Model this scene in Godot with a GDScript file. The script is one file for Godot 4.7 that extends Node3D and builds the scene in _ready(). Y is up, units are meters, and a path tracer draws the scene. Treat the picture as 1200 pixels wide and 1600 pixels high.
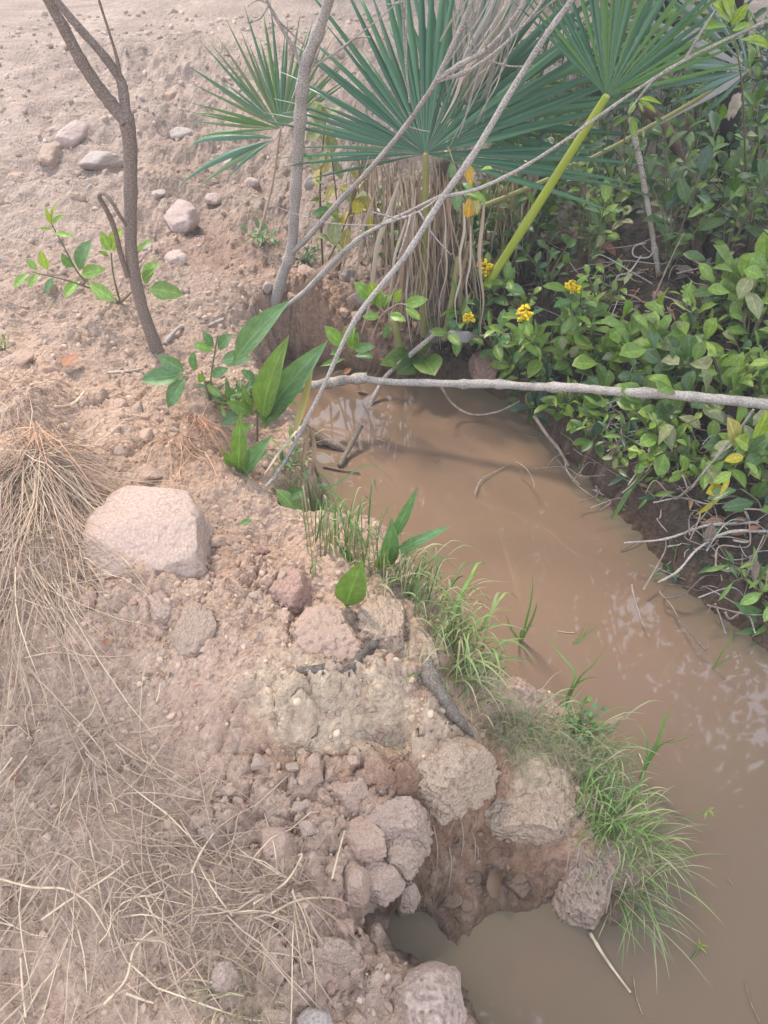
extends Node3D
# A muddy ditch with a dry earth bank, a fan palm and leafy scrub. Metres, y up, the camera looks towards -z.

const WATER_LEVEL := -0.38
const UP := Vector3.UP
var rng := RandomNumberGenerator.new()
var used := {}
var M := {}
var P := {}
var leaf_meshes := {}
var coarse_land := PackedFloat32Array()
var coarse_shore := PackedFloat32Array()
const GX := -3.6
const GZ := -8.4
const GS := 0.05
const NX := 146
const NZ := 192
var shore: Array = [Vector2(-0.491, -3.35), Vector2(-0.241, -3.27), Vector2(-0.12, -3.23), Vector2(0.118, -3.15), Vector2(0.409, -3.11), Vector2(0.541, -2.99), Vector2(0.674, -2.73), Vector2(0.753, -2.56), Vector2(0.84, -2.35), Vector2(0.922, -2.17), Vector2(0.965, -2.01), Vector2(1.02, -1.91), Vector2(1.08, -1.76), Vector2(1.17, -1.67), Vector2(1.26, -1.56), Vector2(1.39, -1.4), Vector2(1.51, -1), Vector2(1.41, -0.445), Vector2(0.525, -0.391), Vector2(0.243, -0.456), Vector2(0.228, -0.551), Vector2(0.195, -0.607), Vector2(0.132, -0.66), Vector2(0.0594, -0.683), Vector2(0.00303, -0.736), Vector2(0.00926, -0.779), Vector2(0.0778, -0.803), Vector2(0.136, -0.785), Vector2(0.158, -0.736), Vector2(0.184, -0.721), Vector2(0.222, -0.764), Vector2(0.312, -0.809), Vector2(0.393, -0.827), Vector2(0.445, -0.809), Vector2(0.531, -0.772), Vector2(0.624, -0.809), Vector2(0.701, -0.927), Vector2(0.676, -1.03), Vector2(0.623, -1.14), Vector2(0.594, -1.26), Vector2(0.529, -1.37), Vector2(0.381, -1.39), Vector2(0.274, -1.43), Vector2(0.183, -1.62), Vector2(0.0863, -1.82), Vector2(0, -1.91), Vector2(-0.101, -1.95), Vector2(-0.267, -1.94), Vector2(-0.312, -2.08), Vector2(-0.242, -2.25), Vector2(-0.255, -2.48), Vector2(-0.388, -2.69), Vector2(-0.478, -2.93), Vector2(-0.514, -3.13)]
var heights: Array = [Vector3(-0.698, -0.02, -0.463), Vector3(-0.531, 0, -0.509), Vector3(-0.361, -0.03, -0.519), Vector3(-0.209, -0.08, -0.523), Vector3(-0.101, -0.16, -0.513), Vector3(0, -0.22, -0.474), Vector3(-0.746, 0.05, -0.661), Vector3(-0.566, 0.08, -0.71), Vector3(-0.396, 0, -0.747), Vector3(-0.221, -0.02, -0.69), Vector3(-0.111, -0.09, -0.787), Vector3(0, -0.2, -0.852), Vector3(0.0865, -0.315, -0.889), Vector3(0.163, -0.335, -0.964), Vector3(0.273, -0.345, -0.919), Vector3(0.0617, -0.34, -0.815), Vector3(0.155, -0.345, -0.825), Vector3(0.25, -0.35, -0.834), Vector3(0.344, -0.345, -0.848), Vector3(0.175, -0.35, -0.767), Vector3(-0.0148, -0.28, -0.755), Vector3(-0.889, 0.02, -1.04), Vector3(-0.675, 0, -1.05), Vector3(-0.45, 0, -1.05), Vector3(-0.305, -0.03, -1.07), Vector3(-0.184, -0.1, -1.02), Vector3(-0.061, -0.13, -0.974), Vector3(0.0153, -0.18, -0.944), Vector3(0.066, -0.26, -1.07), Vector3(0.2, -0.305, -1.05), Vector3(0.312, -0.33, -0.995), Vector3(-0.336, 0.06, -1.15), Vector3(-0.228, 0.08, -1.15), Vector3(-0.12, 0.1, -1.14), Vector3(0, 0.1, -1.16), Vector3(0.0904, 0.06, -1.11), Vector3(0.151, 0, -1.07), Vector3(-0.0888, 0.06, -1.07), Vector3(-0.209, 0.06, -1.09), Vector3(0.0595, 0.03, -1.05), Vector3(-0.268, 0.04, -1.07), Vector3(-0.163, 0.03, -1.05), Vector3(-0.0444, 0.02, -1.04), Vector3(0.0298, 0, -1.03), Vector3(0.12, -0.04, -1.02), Vector3(-0.261, -0.07, -1.05), Vector3(-0.172, -0.13, -1.04), Vector3(-0.0871, -0.16, -1.05), Vector3(0, -0.19, -1.08), Vector3(0.0648, -0.2, -1.07), Vector3(0.147, -0.22, -1.07), Vector3(0.259, -0.2, -1.07), Vector3(0.291, -0.18, -1.08), Vector3(0.372, -0.19, -1.07), Vector3(0.418, -0.22, -1.03), Vector3(0.482, -0.25, -1.01), Vector3(0.479, -0.22, -0.846), Vector3(0.502, -0.33, -0.789), Vector3(0.389, -0.3, -0.98), Vector3(-0.068, 0.02, -1.4), Vector3(-0.211, 0, -1.49), Vector3(-0.392, 0.02, -1.54), Vector3(-0.442, 0.03, -1.31), Vector3(-0.675, 0.05, -1.64), Vector3(-0.835, 0.06, -1.39), Vector3(-0.994, 0.12, -1.57), Vector3(-1.03, 0.16, -1.88), Vector3(-1.24, 0.14, -2.25), Vector3(-0.941, 0.08, -2.12), Vector3(-0.731, 0.05, -2.09), Vector3(-0.546, 0.04, -1.97), Vector3(-0.425, 0, -1.77), Vector3(-0.327, -0.05, -1.72), Vector3(-0.701, 0, -2.46), Vector3(-0.954, 0, -2.55), Vector3(-1.2, 0.02, -2.6), Vector3(-0.505, -0.12, -2.47), Vector3(-0.38, -0.16, -2.14), Vector3(0.0662, 0, -1.31), Vector3(-0.899, -0.05, -2.81), Vector3(-0.665, -0.07, -2.94), Vector3(-0.475, -0.2, -3.06), Vector3(-0.234, -0.24, -3.23), Vector3(-1.32, 0.02, -2.99), Vector3(-0.853, 0, -3.32), Vector3(-1.64, 0.06, -3.2), Vector3(-0.44, -0.05, -3.42), Vector3(-0.154, -0.14, -3.6), Vector3(0.149, -0.24, -3.35), Vector3(0.354, -0.3, -3.22), Vector3(0.687, -0.25, -2.93), Vector3(0.816, -0.15, -2.97), Vector3(0.922, -0.25, -2.74), Vector3(1.02, -0.03, -2.78), Vector3(1.09, -0.2, -2.42), Vector3(1.19, 0, -2.55), Vector3(1.24, -0.08, -2.26), Vector3(1.25, -0.1, -1.94), Vector3(1.19, -0.25, -1.95), Vector3(1.27, -0.28, -1.83), Vector3(1.08, 0.08, -3.16), Vector3(1.52, 0.18, -2.96), Vector3(0.867, 0.08, -3.47), Vector3(0.596, -0.08, -3.48), Vector3(-3.4, 0.08, -4.3), Vector3(-3.4, 0.21, -5.4), Vector3(-3.4, 0.34, -6.5), Vector3(-3.4, 0.36, -8), Vector3(-1.7, 0.08, -4.3), Vector3(-1.7, 0.21, -5.4), Vector3(-1.7, 0.34, -6.5), Vector3(-1.7, 0.36, -8), Vector3(0, 0.08, -4.3), Vector3(0, 0.21, -5.4), Vector3(0, 0.34, -6.5), Vector3(0, 0.36, -8), Vector3(1.7, 0.18, -4.3), Vector3(1.7, 0.31, -5.4), Vector3(1.7, 0.34, -6.5), Vector3(1.7, 0.36, -8), Vector3(3.4, 0.18, -4.3), Vector3(3.4, 0.31, -5.4), Vector3(3.4, 0.34, -6.5), Vector3(3.4, 0.36, -8), Vector3(2.6, -0.1, -0.6), Vector3(2.6, 0.1, -2), Vector3(2.8, 0.22, -3), Vector3(-2.5, 0.1, -1), Vector3(-2.5, 0.1, -2.5), Vector3(-2, 0, 0), Vector3(0, -0.05, 0.5), Vector3(-1, 0, 0.6), Vector3(1.9, -0.15, -0.6)]
var n_low := FastNoiseLite.new()
var n_mid := FastNoiseLite.new()
var n_cell := FastNoiseLite.new()
var n_value := FastNoiseLite.new()
var heaps: Array = []
var n_tint := FastNoiseLite.new()
var n_rock := FastNoiseLite.new()
var patches: Array = []

# ---------------------------------------------------------------- geometry

class Geo:
	var v := PackedVector3Array()
	var c := PackedColorArray()
	var i := PackedInt32Array()
	var uv := PackedVector2Array()

	func tri(a: int, b: int, d: int) -> void:
		i.append(a); i.append(b); i.append(d)

	func tube(pts: Array, radii: Array, sides: int, col: Color, bump := 0.0, seed_ := 0, per := 4) -> void:
		var p := Geo.smooth(pts, per)
		var count := p.size()
		var first := v.size()
		var side := Vector3.UP.cross(p[1] - p[0])
		if side.length() < 0.001:
			side = Vector3.RIGHT
		var r := RandomNumberGenerator.new()
		r.seed = seed_ + 7
		for k in count:
			var t: Vector3 = (p[mini(k + 1, count - 1)] - p[maxi(k - 1, 0)]).normalized()
			side = (side - t * side.dot(t)).normalized()
			var w := t.cross(side)
			var f := float(k) / (count - 1) * (radii.size() - 1)
			var lo := int(minf(f, radii.size() - 2)) if radii.size() > 1 else 0
			var rad: float = radii[0] if radii.size() == 1 else lerpf(radii[lo], radii[lo + 1], f - lo)
			var knot := 1.0 + bump * r.randf_range(-1.0, 1.0) + (minf(bump * 2.6, 0.3) if r.randf() < 0.10 and k > 1 and k < count - 2 else 0.0)
			var shade := 1.0 + minf(bump * 2.2, 0.3) * r.randf_range(-1.0, 0.8)
			for j in sides:
				var a := TAU * j / sides
				var rr := rad * knot * (1.0 + bump * 0.6 * r.randf_range(-1.0, 1.0))
				v.append(p[k] + (side * cos(a) + w * sin(a)) * rr)
				c.append(Color(col.r * shade, col.g * shade, col.b * shade))
		for k in count - 1:
			for j in sides:
				var a := first + k * sides + j
				var b := first + k * sides + (j + 1) % sides
				tri(a, a + sides, b)
				tri(b, a + sides, b + sides)
		for e in 2:
			var ring := first + (count - 1) * sides * e
			v.append(p[(count - 1) * e])
			c.append(col)
			for j in sides:
				if e == 0:
					tri(v.size() - 1, ring + j, ring + (j + 1) % sides)
				else:
					tri(v.size() - 1, ring + (j + 1) % sides, ring + j)

	# a blade: points along it, a width at each, the direction across it, and a fold
	func blade(pts: Array, wide: Array, across: Vector3, fold: float, col: Color, tip: Color, per := 3) -> void:
		var p := Geo.smooth(pts, per)
		var count := p.size()
		var first := v.size()
		for k in count:
			var t: Vector3 = (p[mini(k + 1, count - 1)] - p[maxi(k - 1, 0)]).normalized()
			var s := (across - t * across.dot(t)).normalized()
			var nn := s.cross(t)
			var f := float(k) / (count - 1)
			var g := f * (wide.size() - 1)
			var lo := mini(int(g), wide.size() - 2)
			var w: float = lerpf(wide[lo], wide[lo + 1], g - lo) * 0.5
			var cc := col.lerp(tip, f)
			v.append(p[k] - s * w + nn * w * fold)
			v.append(p[k])
			v.append(p[k] + s * w + nn * w * fold)
			for j in 3:
				c.append(cc)
		for k in count - 1:
			for j in 2:
				var a := first + k * 3 + j
				tri(a, a + 3, a + 1)
				tri(a + 1, a + 3, a + 4)

	# a flat ribbon with two points across it, for straw
	func ribbon(p: Array, wide: float, across: Vector3, col: Color) -> void:
		var count := p.size()
		var first := v.size()
		for k in count:
			var t: Vector3 = (p[mini(k + 1, count - 1)] - p[maxi(k - 1, 0)]).normalized()
			var s := (across - t * across.dot(t)).normalized() * wide * 0.5 * (1.0 if k < count - 1 else 0.3)
			v.append(p[k] - s)
			v.append(p[k] + s)
			c.append(col)
			c.append(col)
		for k in count - 1:
			var a := first + k * 2
			tri(a, a + 2, a + 1)
			tri(a + 1, a + 2, a + 3)

	static func smooth(pts: Array, per: int) -> PackedVector3Array:
		var out := PackedVector3Array()
		var last := pts.size() - 1
		for k in last:
			var a: Vector3 = pts[maxi(k - 1, 0)]
			var b: Vector3 = pts[k]
			var d: Vector3 = pts[k + 1]
			var e: Vector3 = pts[mini(k + 2, last)]
			for q in per:
				out.append(b.cubic_interpolate(d, a, e, float(q) / per))
		out.append(pts[last])
		return out

	func mesh() -> ArrayMesh:
		var n := PackedVector3Array()
		n.resize(v.size())
		for k in range(0, i.size(), 3):
			var a := v[i[k]]
			var q := (v[i[k + 2]] - a).cross(v[i[k + 1]] - a)
			n[i[k]] += q
			n[i[k + 1]] += q
			n[i[k + 2]] += q
		for k in n.size():
			n[k] = n[k].normalized() if n[k].length_squared() > 1e-20 else Vector3.UP
		var arrays := []
		arrays.resize(Mesh.ARRAY_MAX)
		arrays[Mesh.ARRAY_VERTEX] = v
		arrays[Mesh.ARRAY_NORMAL] = n
		arrays[Mesh.ARRAY_INDEX] = i
		if c.size() == v.size():
			arrays[Mesh.ARRAY_COLOR] = c
		if uv.size() == v.size():
			arrays[Mesh.ARRAY_TEX_UV] = uv
		var m := ArrayMesh.new()
		m.add_surface_from_arrays(Mesh.PRIMITIVE_TRIANGLES, arrays)
		return m


# ---------------------------------------------------------------- nodes

func numbered(called: String) -> String:
	var k: int = used.get(called, 0)
	used[called] = k + 1
	return called if k == 0 else "%s_%03d" % [called, k]


func tag(o: Node3D, label: String, category: String, group := "", kind := "") -> Node3D:
	if label: o.set_meta("label", label)
	if category: o.set_meta("category", category)
	if group: o.set_meta("group", group)
	if kind: o.set_meta("kind", kind)
	return o


func thing(called: String, label: String, category: String, at: Vector3, group := "") -> Node3D:
	var o := Node3D.new()
	o.name = numbered(called)
	add_child(o)
	o.position = at
	return tag(o, label, category, group)


func part(parent: Node3D, called: String, mesh: Mesh, mat: Material, xf := Transform3D()) -> MeshInstance3D:
	var o := MeshInstance3D.new()
	o.mesh = mesh
	o.material_override = mat
	o.transform = xf
	var k: int = parent.get_meta("count_" + called, 0)
	parent.set_meta("count_" + called, k + 1)
	o.name = called if k == 0 else "%s_%03d" % [called, k]
	parent.add_child(o, true)
	return o


func solo(called: String, mesh: Mesh, mat: Material, xf: Transform3D, label: String, category: String, group := "", kind := "") -> MeshInstance3D:
	var o := MeshInstance3D.new()
	o.name = numbered(called)
	o.mesh = mesh
	o.material_override = mat
	o.transform = xf
	add_child(o)
	tag(o, label, category, group, kind)
	return o


# where a small thing lies within its patch, in words
func place_word(p: Vector3, c: Vector3, rx: float, rz: float) -> String:
	var u := (p.x - c.x) / rx
	var w := (p.z - c.z) / rz
	var a := "far" if w < -0.75 else "upper" if w < -0.2 else "middle" if w < 0.2 else "lower" if w < 0.75 else "nearest"
	var b := "left" if u < -0.6 else "mid-left" if u < -0.15 else "central" if u < 0.15 else "mid-right" if u < 0.6 else "right"
	return a + " " + b


func size_word(size: float, lo: float, hi: float) -> String:
	var t := (size - lo) / (hi - lo)
	return "tiny" if t < 0.06 else "little" if t < 0.15 else "small" if t < 0.3 else "middling" if t < 0.5 else "large" if t < 0.75 else "big"


func color_word(m: Material) -> String:
	return {M.clod_pink: "pinkish", M.clod_tan: "tan", M.clod_grey: "greyish", M.clod_red: "reddish", M.stone_pink: "pale pink", M.stone_grey: "grey", M.root: "dull brown", M.bark_brown: "dark brown", M.bark_pale: "pale", M.bark_grey: "grey", M.leaf_dry: "brown", M.leaf_grey: "grey brown", M.leaf_rust: "rusty"}.get(m, "dull")


func lin(r: float, g: float, b: float) -> Color:
	return Color(r, g, b).linear_to_srgb()


func noise_tex(kind: int, freq: float, size: int, octaves: int, lo: Color, hi: Color, seed_: int) -> NoiseTexture2D:
	var n := FastNoiseLite.new()
	n.noise_type = kind
	n.frequency = freq
	n.seed = seed_
	n.fractal_octaves = octaves
	n.fractal_gain = 0.6
	n.cellular_return_type = FastNoiseLite.RETURN_DISTANCE
	var t := NoiseTexture2D.new()
	t.width = size
	t.height = size
	t.seamless = true
	t.noise = n
	var g := Gradient.new()
	g.set_color(0, lo)
	g.set_color(1, hi)
	t.color_ramp = g
	return t


func mat(color: Color, rough: float, vertex := false, spec := 0.35) -> StandardMaterial3D:
	var m := StandardMaterial3D.new()
	m.albedo_color = color
	m.roughness = rough
	m.metallic_specular = spec
	m.vertex_color_use_as_albedo = vertex
	return m


func earthy(m: StandardMaterial3D, scale: float, tint: Texture2D, bump: Texture2D, depth: float, world := true) -> StandardMaterial3D:
	m.uv1_triplanar = true
	m.uv1_world_triplanar = world
	m.uv1_scale = Vector3.ONE * scale
	m.albedo_texture = tint
	if bump:
		m.heightmap_enabled = true
		m.heightmap_texture = bump
		m.heightmap_scale = depth
	return m


func leaf_skin(seed_: int, hurt: float) -> ImageTexture:
	var n := FastNoiseLite.new()
	n.seed = seed_
	n.frequency = 0.03
	n.fractal_octaves = 3
	var im := Image.create(96, 192, false, Image.FORMAT_RGB8)
	for y in 192:
		for x in 96:
			var u := absf(x / 95.0 - 0.5) * 2.0
			var v := y / 191.0
			var side := absf(fposmod(v * 9.0 - u * 2.6, 1.0) - 0.5) * 2.0
			var vein := maxf(smoothstep(0.10, 0.02, u), 0.55 * smoothstep(0.80, 0.97, side))
			var blot := n.get_noise_2d(x, y)
			var fine := n.get_noise_2d(x * 5.0 + 300.0, y * 5.0)
			var t := 0.80 + 0.13 * blot + 0.08 * fine + 0.17 * vein
			var c := Vector3(t, t, t)
			var sore := smoothstep(0.62 - hurt, 0.80 - hurt, n.get_noise_2d(x * 1.6 + 700.0, y * 1.6) + 0.35 * smoothstep(0.75, 1.0, u) + 0.3 * smoothstep(0.86, 1.0, v))
			c = c.lerp(Vector3(0.95, 0.62, 0.42), sore * 0.8)
			var dust := smoothstep(0.1, 0.5, n.get_noise_2d(x * 0.7 + 90.0, y * 0.7 + 900.0))
			c = c.lerp(Vector3(1.0, 0.93, 0.95), dust * 0.35)
			im.set_pixel(x, y, Color(clampf(c.x, 0, 1), clampf(c.y, 0, 1), clampf(c.z, 0, 1)))
	return ImageTexture.create_from_image(im)


func leafy(r: float, g: float, b: float, rough := 0.42, through := 0.45) -> StandardMaterial3D:
	var m := mat(lin(r, g, b), rough, true, 0.5)
	m.backlight_enabled = true
	m.backlight = lin(through * 0.75, through, through * 0.25)
	return m


# ---------------------------------------------------------------- the lie of the land

func survey() -> void:
	coarse_land.resize(NX * NZ)
	coarse_shore.resize(NX * NZ)
	var hx := PackedFloat32Array()
	var hy := PackedFloat32Array()
	var hz := PackedFloat32Array()
	for h in heights:
		hx.append(h.x); hy.append(h.y); hz.append(h.z)
	var poly := PackedVector2Array(shore)
	var count := poly.size()
	for b in NZ:
		for a in NX:
			var x := GX + a * GS
			var z := GZ + b * GS
			var s := 0.0
			var t := 0.0
			for k in hx.size():
				var dx := hx[k] - x
				var dz := hz[k] - z
				var d2 := dx * dx + dz * dz + 0.0025
				var w := 1.0 / (d2 * d2)
				s += w
				t += w * hy[k]
			coarse_land[b * NX + a] = t / s
			var p := Vector2(x, z)
			var near := 99.0
			for k in count:
				near = minf(near, p.distance_squared_to(Geometry2D.get_closest_point_to_segment(p, poly[k], poly[(k + 1) % count])))
			near = sqrt(near)
			coarse_shore[b * NX + a] = -near if Geometry2D.is_point_in_polygon(p, poly) else near


func look(grid: PackedFloat32Array, x: float, z: float) -> float:
	var u := clampf((x - GX) / GS, 0.0, NX - 1.001)
	var w := clampf((z - GZ) / GS, 0.0, NZ - 1.001)
	var a := int(u)
	var b := int(w)
	u -= a
	w -= b
	var k := b * NX + a
	return lerpf(lerpf(grid[k], grid[k + 1], u), lerpf(grid[k + NX], grid[k + NX + 1], u), w)


func to_shore(x: float, z: float) -> float:
	return look(coarse_shore, x, z) + n_mid.get_noise_2d(x * 9.0, z * 9.0) * 0.03


func smooth01(a: float, b: float, x: float) -> float:
	return smoothstep(a, b, x)


func H(x: float, z: float) -> float:
	var d := to_shore(x, z)
	if d <= 0.0:
		return WATER_LEVEL - 0.14 * minf(1.0, -d / 0.25) - 0.004
	var land := maxf(look(coarse_land, x, z), WATER_LEVEL + 0.02)
	var t := 1.0 - pow(1.0 - minf(1.0, d / 0.10), 2.0)
	var h := WATER_LEVEL + (land - WATER_LEVEL) * t
	var dry := clampf((h - WATER_LEVEL) / 0.15, 0.0, 1.0)
	var far := clampf((-z - 6.2) / 0.5, 0.0, 1.0)
	var rough := dry * (1.0 - 0.85 * far)
	h += n_low.get_noise_2d(x * 2.6, z * 2.6) * 0.030 * rough
	h += (n_mid.get_noise_2d(x * 4.0 + 70.0, z * 4.0) + absf(n_low.get_noise_2d(x * 1.3, z * 1.3 + 30.0))) * 0.05 * rough * clampf((-z - 3.2) / 0.8, 0.0, 1.0)
	h += n_mid.get_noise_2d(x * 11.0, z * 11.0) * 0.016 * rough
	var rubble := smooth01(-0.25, 0.35, n_tint.get_noise_2d(x * 2.2 + 40.0, z * 2.2)) * rough
	var c1 := n_cell.get_noise_2d(x * 9.0, z * 9.0) + 1.0
	var c2 := n_cell.get_noise_2d(x * 24.0 + 9.0, z * 24.0) + 1.0
	var c3 := n_cell.get_noise_2d(x * 52.0 + 3.0, z * 52.0) + 1.0
	h += (smooth01(0.0, 0.22, c1) * 0.016 + smooth01(0.0, 0.3, c2) * 0.008) * rubble
	h += smooth01(0.0, 0.5, c3) * 0.0035 * rough
	if z > -4.0:
		var heap := 0.0
		for q in heaps:
			heap += float(q[2]) * clampf(1.4 - Vector2(x - q[0].x, z - q[0].z).length() / float(q[1]), 0.0, 1.0)
		heap = minf(heap, 1.0) * dry
		if heap > 0.02:
			var wx := x + n_mid.get_noise_2d(x * 16.0, z * 16.0) * 0.022
			var wz := z + n_mid.get_noise_2d(x * 16.0 + 30.0, z * 16.0) * 0.022
			var b1 := n_cell.get_noise_2d(wx * 13.0, wz * 13.0) + 1.0
			var b2 := n_cell.get_noise_2d(wx * 31.0 + 4.0, wz * 31.0) + 1.0
			var v1 := n_value.get_noise_2d(wx * 13.0, wz * 13.0)
			var v2 := n_value.get_noise_2d(wx * 31.0 + 4.0, wz * 31.0)
			h += heap * (smooth01(0.0, 0.16, b1) * (0.017 + 0.026 * v1) + smooth01(0.0, 0.28, b2) * (0.008 + 0.008 * v2))
	return h


func on(x: float, z: float, up := 0.0) -> Vector3:
	return Vector3(x, maxf(H(x, z), WATER_LEVEL) + up, z)


func drop(p: Vector3, up := 0.0) -> Vector3:
	return on(p.x, p.z, up)


func earth_color(x: float, z: float, h: float) -> Color:
	var t := n_tint.get_noise_2d(x * 1.7, z * 1.7)
	var f := n_tint.get_noise_2d(x * 14.0, z * 14.0 + 50.0)
	var g := n_tint.get_noise_2d(x * 60.0, z * 60.0 + 20.0)
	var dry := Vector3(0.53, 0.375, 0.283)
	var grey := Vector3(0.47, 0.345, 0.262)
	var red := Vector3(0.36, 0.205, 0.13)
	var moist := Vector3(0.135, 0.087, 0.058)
	var clay := Vector3(0.60, 0.465, 0.335)  # real clay tone, brightened so the mound face looks lit
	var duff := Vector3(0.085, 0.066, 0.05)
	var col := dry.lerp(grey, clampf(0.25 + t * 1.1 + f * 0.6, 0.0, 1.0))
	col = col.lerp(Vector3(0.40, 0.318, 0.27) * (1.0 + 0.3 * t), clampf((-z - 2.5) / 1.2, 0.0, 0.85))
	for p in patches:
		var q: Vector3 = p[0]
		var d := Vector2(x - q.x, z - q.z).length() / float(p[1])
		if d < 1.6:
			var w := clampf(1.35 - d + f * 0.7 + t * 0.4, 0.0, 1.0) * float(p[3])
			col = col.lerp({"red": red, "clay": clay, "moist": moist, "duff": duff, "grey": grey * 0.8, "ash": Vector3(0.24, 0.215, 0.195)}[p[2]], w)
	var s := to_shore(x, z)
	var wet := clampf(1.0 - (h - WATER_LEVEL - 0.01) / 0.10 + f * 0.5, 0.0, 1.0) if s < 0.5 else 0.0
	col = col.lerp(moist, wet * 0.9)
	var k := n_tint.get_noise_2d(x * 170.0, z * 170.0 + 80.0)
	col *= 1.0 + 0.14 * f + 0.24 * g + 0.22 * k
	return Color(clampf(col.x, 0.0, 1.0), clampf(col.y, 0.0, 1.0), clampf(col.z, 0.0, 1.0))


func ruler(from: float, to: float, fine0: float, fine1: float, step: float) -> PackedFloat32Array:
	var out := PackedFloat32Array()
	var x := fine0
	while x <= fine1:
		out.append(x)
		x += step
	var s := step
	x = fine1 + s
	while x < to:
		out.append(x)
		s = minf(s * (1.03 if absf(s) < 0.03 else 1.22), 20.0)
		x += s
	out.append(to)
	s = step
	x = fine0 - s
	var before := PackedFloat32Array()
	while x > from:
		before.append(x)
		s = minf(s * (1.03 if absf(s) < 0.03 else 1.22), 20.0)
		x -= s
	before.append(from)
	before.reverse()
	before.append_array(out)
	return before


func build_ground() -> void:
	var xs := ruler(-160.0, 160.0, -1.2, 0.85, 0.0062)
	var za := ruler(-4.2, 40.0, -3.3, -0.42, 0.0066)
	var zs := PackedFloat32Array()
	var z := -4.21
	var s := 0.012
	var rows := PackedFloat32Array()
	while z > -200.0:
		rows.append(z)
		s = minf(s * (1.012 if z > -8.0 else 1.25), 20.0)
		z -= s
	rows.reverse()
	zs.append_array(rows)
	zs.append_array(za)
	var g := Geo.new()
	var w := xs.size()
	g.v.resize(w * zs.size())
	g.c.resize(w * zs.size())
	for b in zs.size():
		for a in w:
			var h := H(xs[a], zs[b])
			g.v[b * w + a] = Vector3(xs[a], h, zs[b])
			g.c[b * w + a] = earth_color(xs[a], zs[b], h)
	for b in zs.size() - 1:
		for a in w - 1:
			var k := b * w + a
			g.tri(k, k + 1, k + w)
			g.tri(k + 1, k + w + 1, k + w)
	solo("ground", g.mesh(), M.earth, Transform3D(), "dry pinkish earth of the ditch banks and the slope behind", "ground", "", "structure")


func build_water() -> void:
	var g := Geo.new()
	var xs := ruler(-1.2, 3.2, -0.5, 1.6, 0.025)
	var zs := ruler(-3.8, 1.4, -3.4, 0.2, 0.025)
	var w := xs.size()
	for b in zs.size():
		for a in w:
			var x := xs[a]
			var z := zs[b]
			g.v.append(Vector3(x, WATER_LEVEL, z))
			var d := -to_shore(x, z)
			var t := n_tint.get_noise_2d(x * 2.5 + 7.0, z * 2.5)
			var deep := Vector3(0.198, 0.128, 0.085)
			var shallow := Vector3(0.16, 0.125, 0.085)
			var olive := Vector3(0.19, 0.130, 0.09)
			var col := deep.lerp(olive, clampf(smooth01(-1.9, -0.9, z) + t * 0.4, 0.0, 1.0))
			col = col.lerp(shallow, clampf(1.0 - d / 0.12, 0.0, 0.8))
			g.c.append(Color(col.x, col.y, col.z))
	for b in zs.size() - 1:
		for a in w - 1:
			var k := b * w + a
			g.tri(k, k + 1, k + w)
			g.tri(k + 1, k + w + 1, k + w)
	solo("water", g.mesh(), M.water, Transform3D(), "still muddy brown water of the ditch", "water", "", "structure")


# ---------------------------------------------------------------- stones and clods

var ico := {}

func icosphere(level: int) -> Array:
	if ico.has(level):
		return ico[level]
	var q := (1.0 + sqrt(5.0)) / 2.0
	var v: Array = []
	for p in [Vector3(-1, q, 0), Vector3(1, q, 0), Vector3(-1, -q, 0), Vector3(1, -q, 0), Vector3(0, -1, q), Vector3(0, 1, q), Vector3(0, -1, -q), Vector3(0, 1, -q), Vector3(q, 0, -1), Vector3(q, 0, 1), Vector3(-q, 0, -1), Vector3(-q, 0, 1)]:
		v.append(p.normalized())
	var f: Array = [0, 11, 5, 0, 5, 1, 0, 1, 7, 0, 7, 10, 0, 10, 11, 1, 5, 9, 5, 11, 4, 11, 10, 2, 10, 7, 6, 7, 1, 8, 3, 9, 4, 3, 4, 2, 3, 2, 6, 3, 6, 8, 3, 8, 9, 4, 9, 5, 2, 4, 11, 6, 2, 10, 8, 6, 7, 9, 8, 1]
	for l in level:
		var mids := {}
		var nf: Array = []
		for k in range(0, f.size(), 3):
			var m: Array = []
			for e in 3:
				var a: int = f[k + e]
				var b: int = f[k + (e + 1) % 3]
				var key := mini(a, b) * 100000 + maxi(a, b)
				if not mids.has(key):
					mids[key] = v.size()
					v.append(((v[a] + v[b]) * 0.5).normalized())
				m.append(mids[key])
			nf.append_array([f[k], m[0], m[2], f[k + 1], m[1], m[0], f[k + 2], m[2], m[1], m[0], m[1], m[2]])
		f = nf
	var idx := PackedInt32Array()
	for k in range(0, f.size(), 3):
		idx.append(f[k]); idx.append(f[k + 2]); idx.append(f[k + 1])
	ico[level] = [PackedVector3Array(v), idx]
	return ico[level]


func rock_mesh(seed_: int, size: Vector3, level: int, sharp: float, rough: float) -> ArrayMesh:
	var r := RandomNumberGenerator.new()
	r.seed = seed_
	var planes: Array = []
	for k in 13:
		planes.append([Vector3(r.randfn(), r.randfn(), r.randfn()).normalized(), r.randf_range(0.72, 1.0)])
	var s := icosphere(level)
	var g := Geo.new()
	g.i = s[1]
	for d in s[0]:
		var total := 0.0
		for p in planes:
			var q: float = d.dot(p[0]) / p[1]
			if q > 0.0:
				total += pow(q, sharp)
		var rad := pow(maxf(total, 0.0001), -1.0 / sharp)
		rad = clampf(rad, 0.4, 1.25)
		var o: Vector3 = d * 1.4 + Vector3(seed_ * 3.1, 0, 0)
		rad *= 1.0 + rough * (n_rock.get_noise_3dv(o) + 0.5 * n_rock.get_noise_3dv(o * 2.7) + 0.35 * n_rock.get_noise_3dv(o * 7.0))
		g.v.append(d * rad * size)
	return g.mesh()


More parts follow.
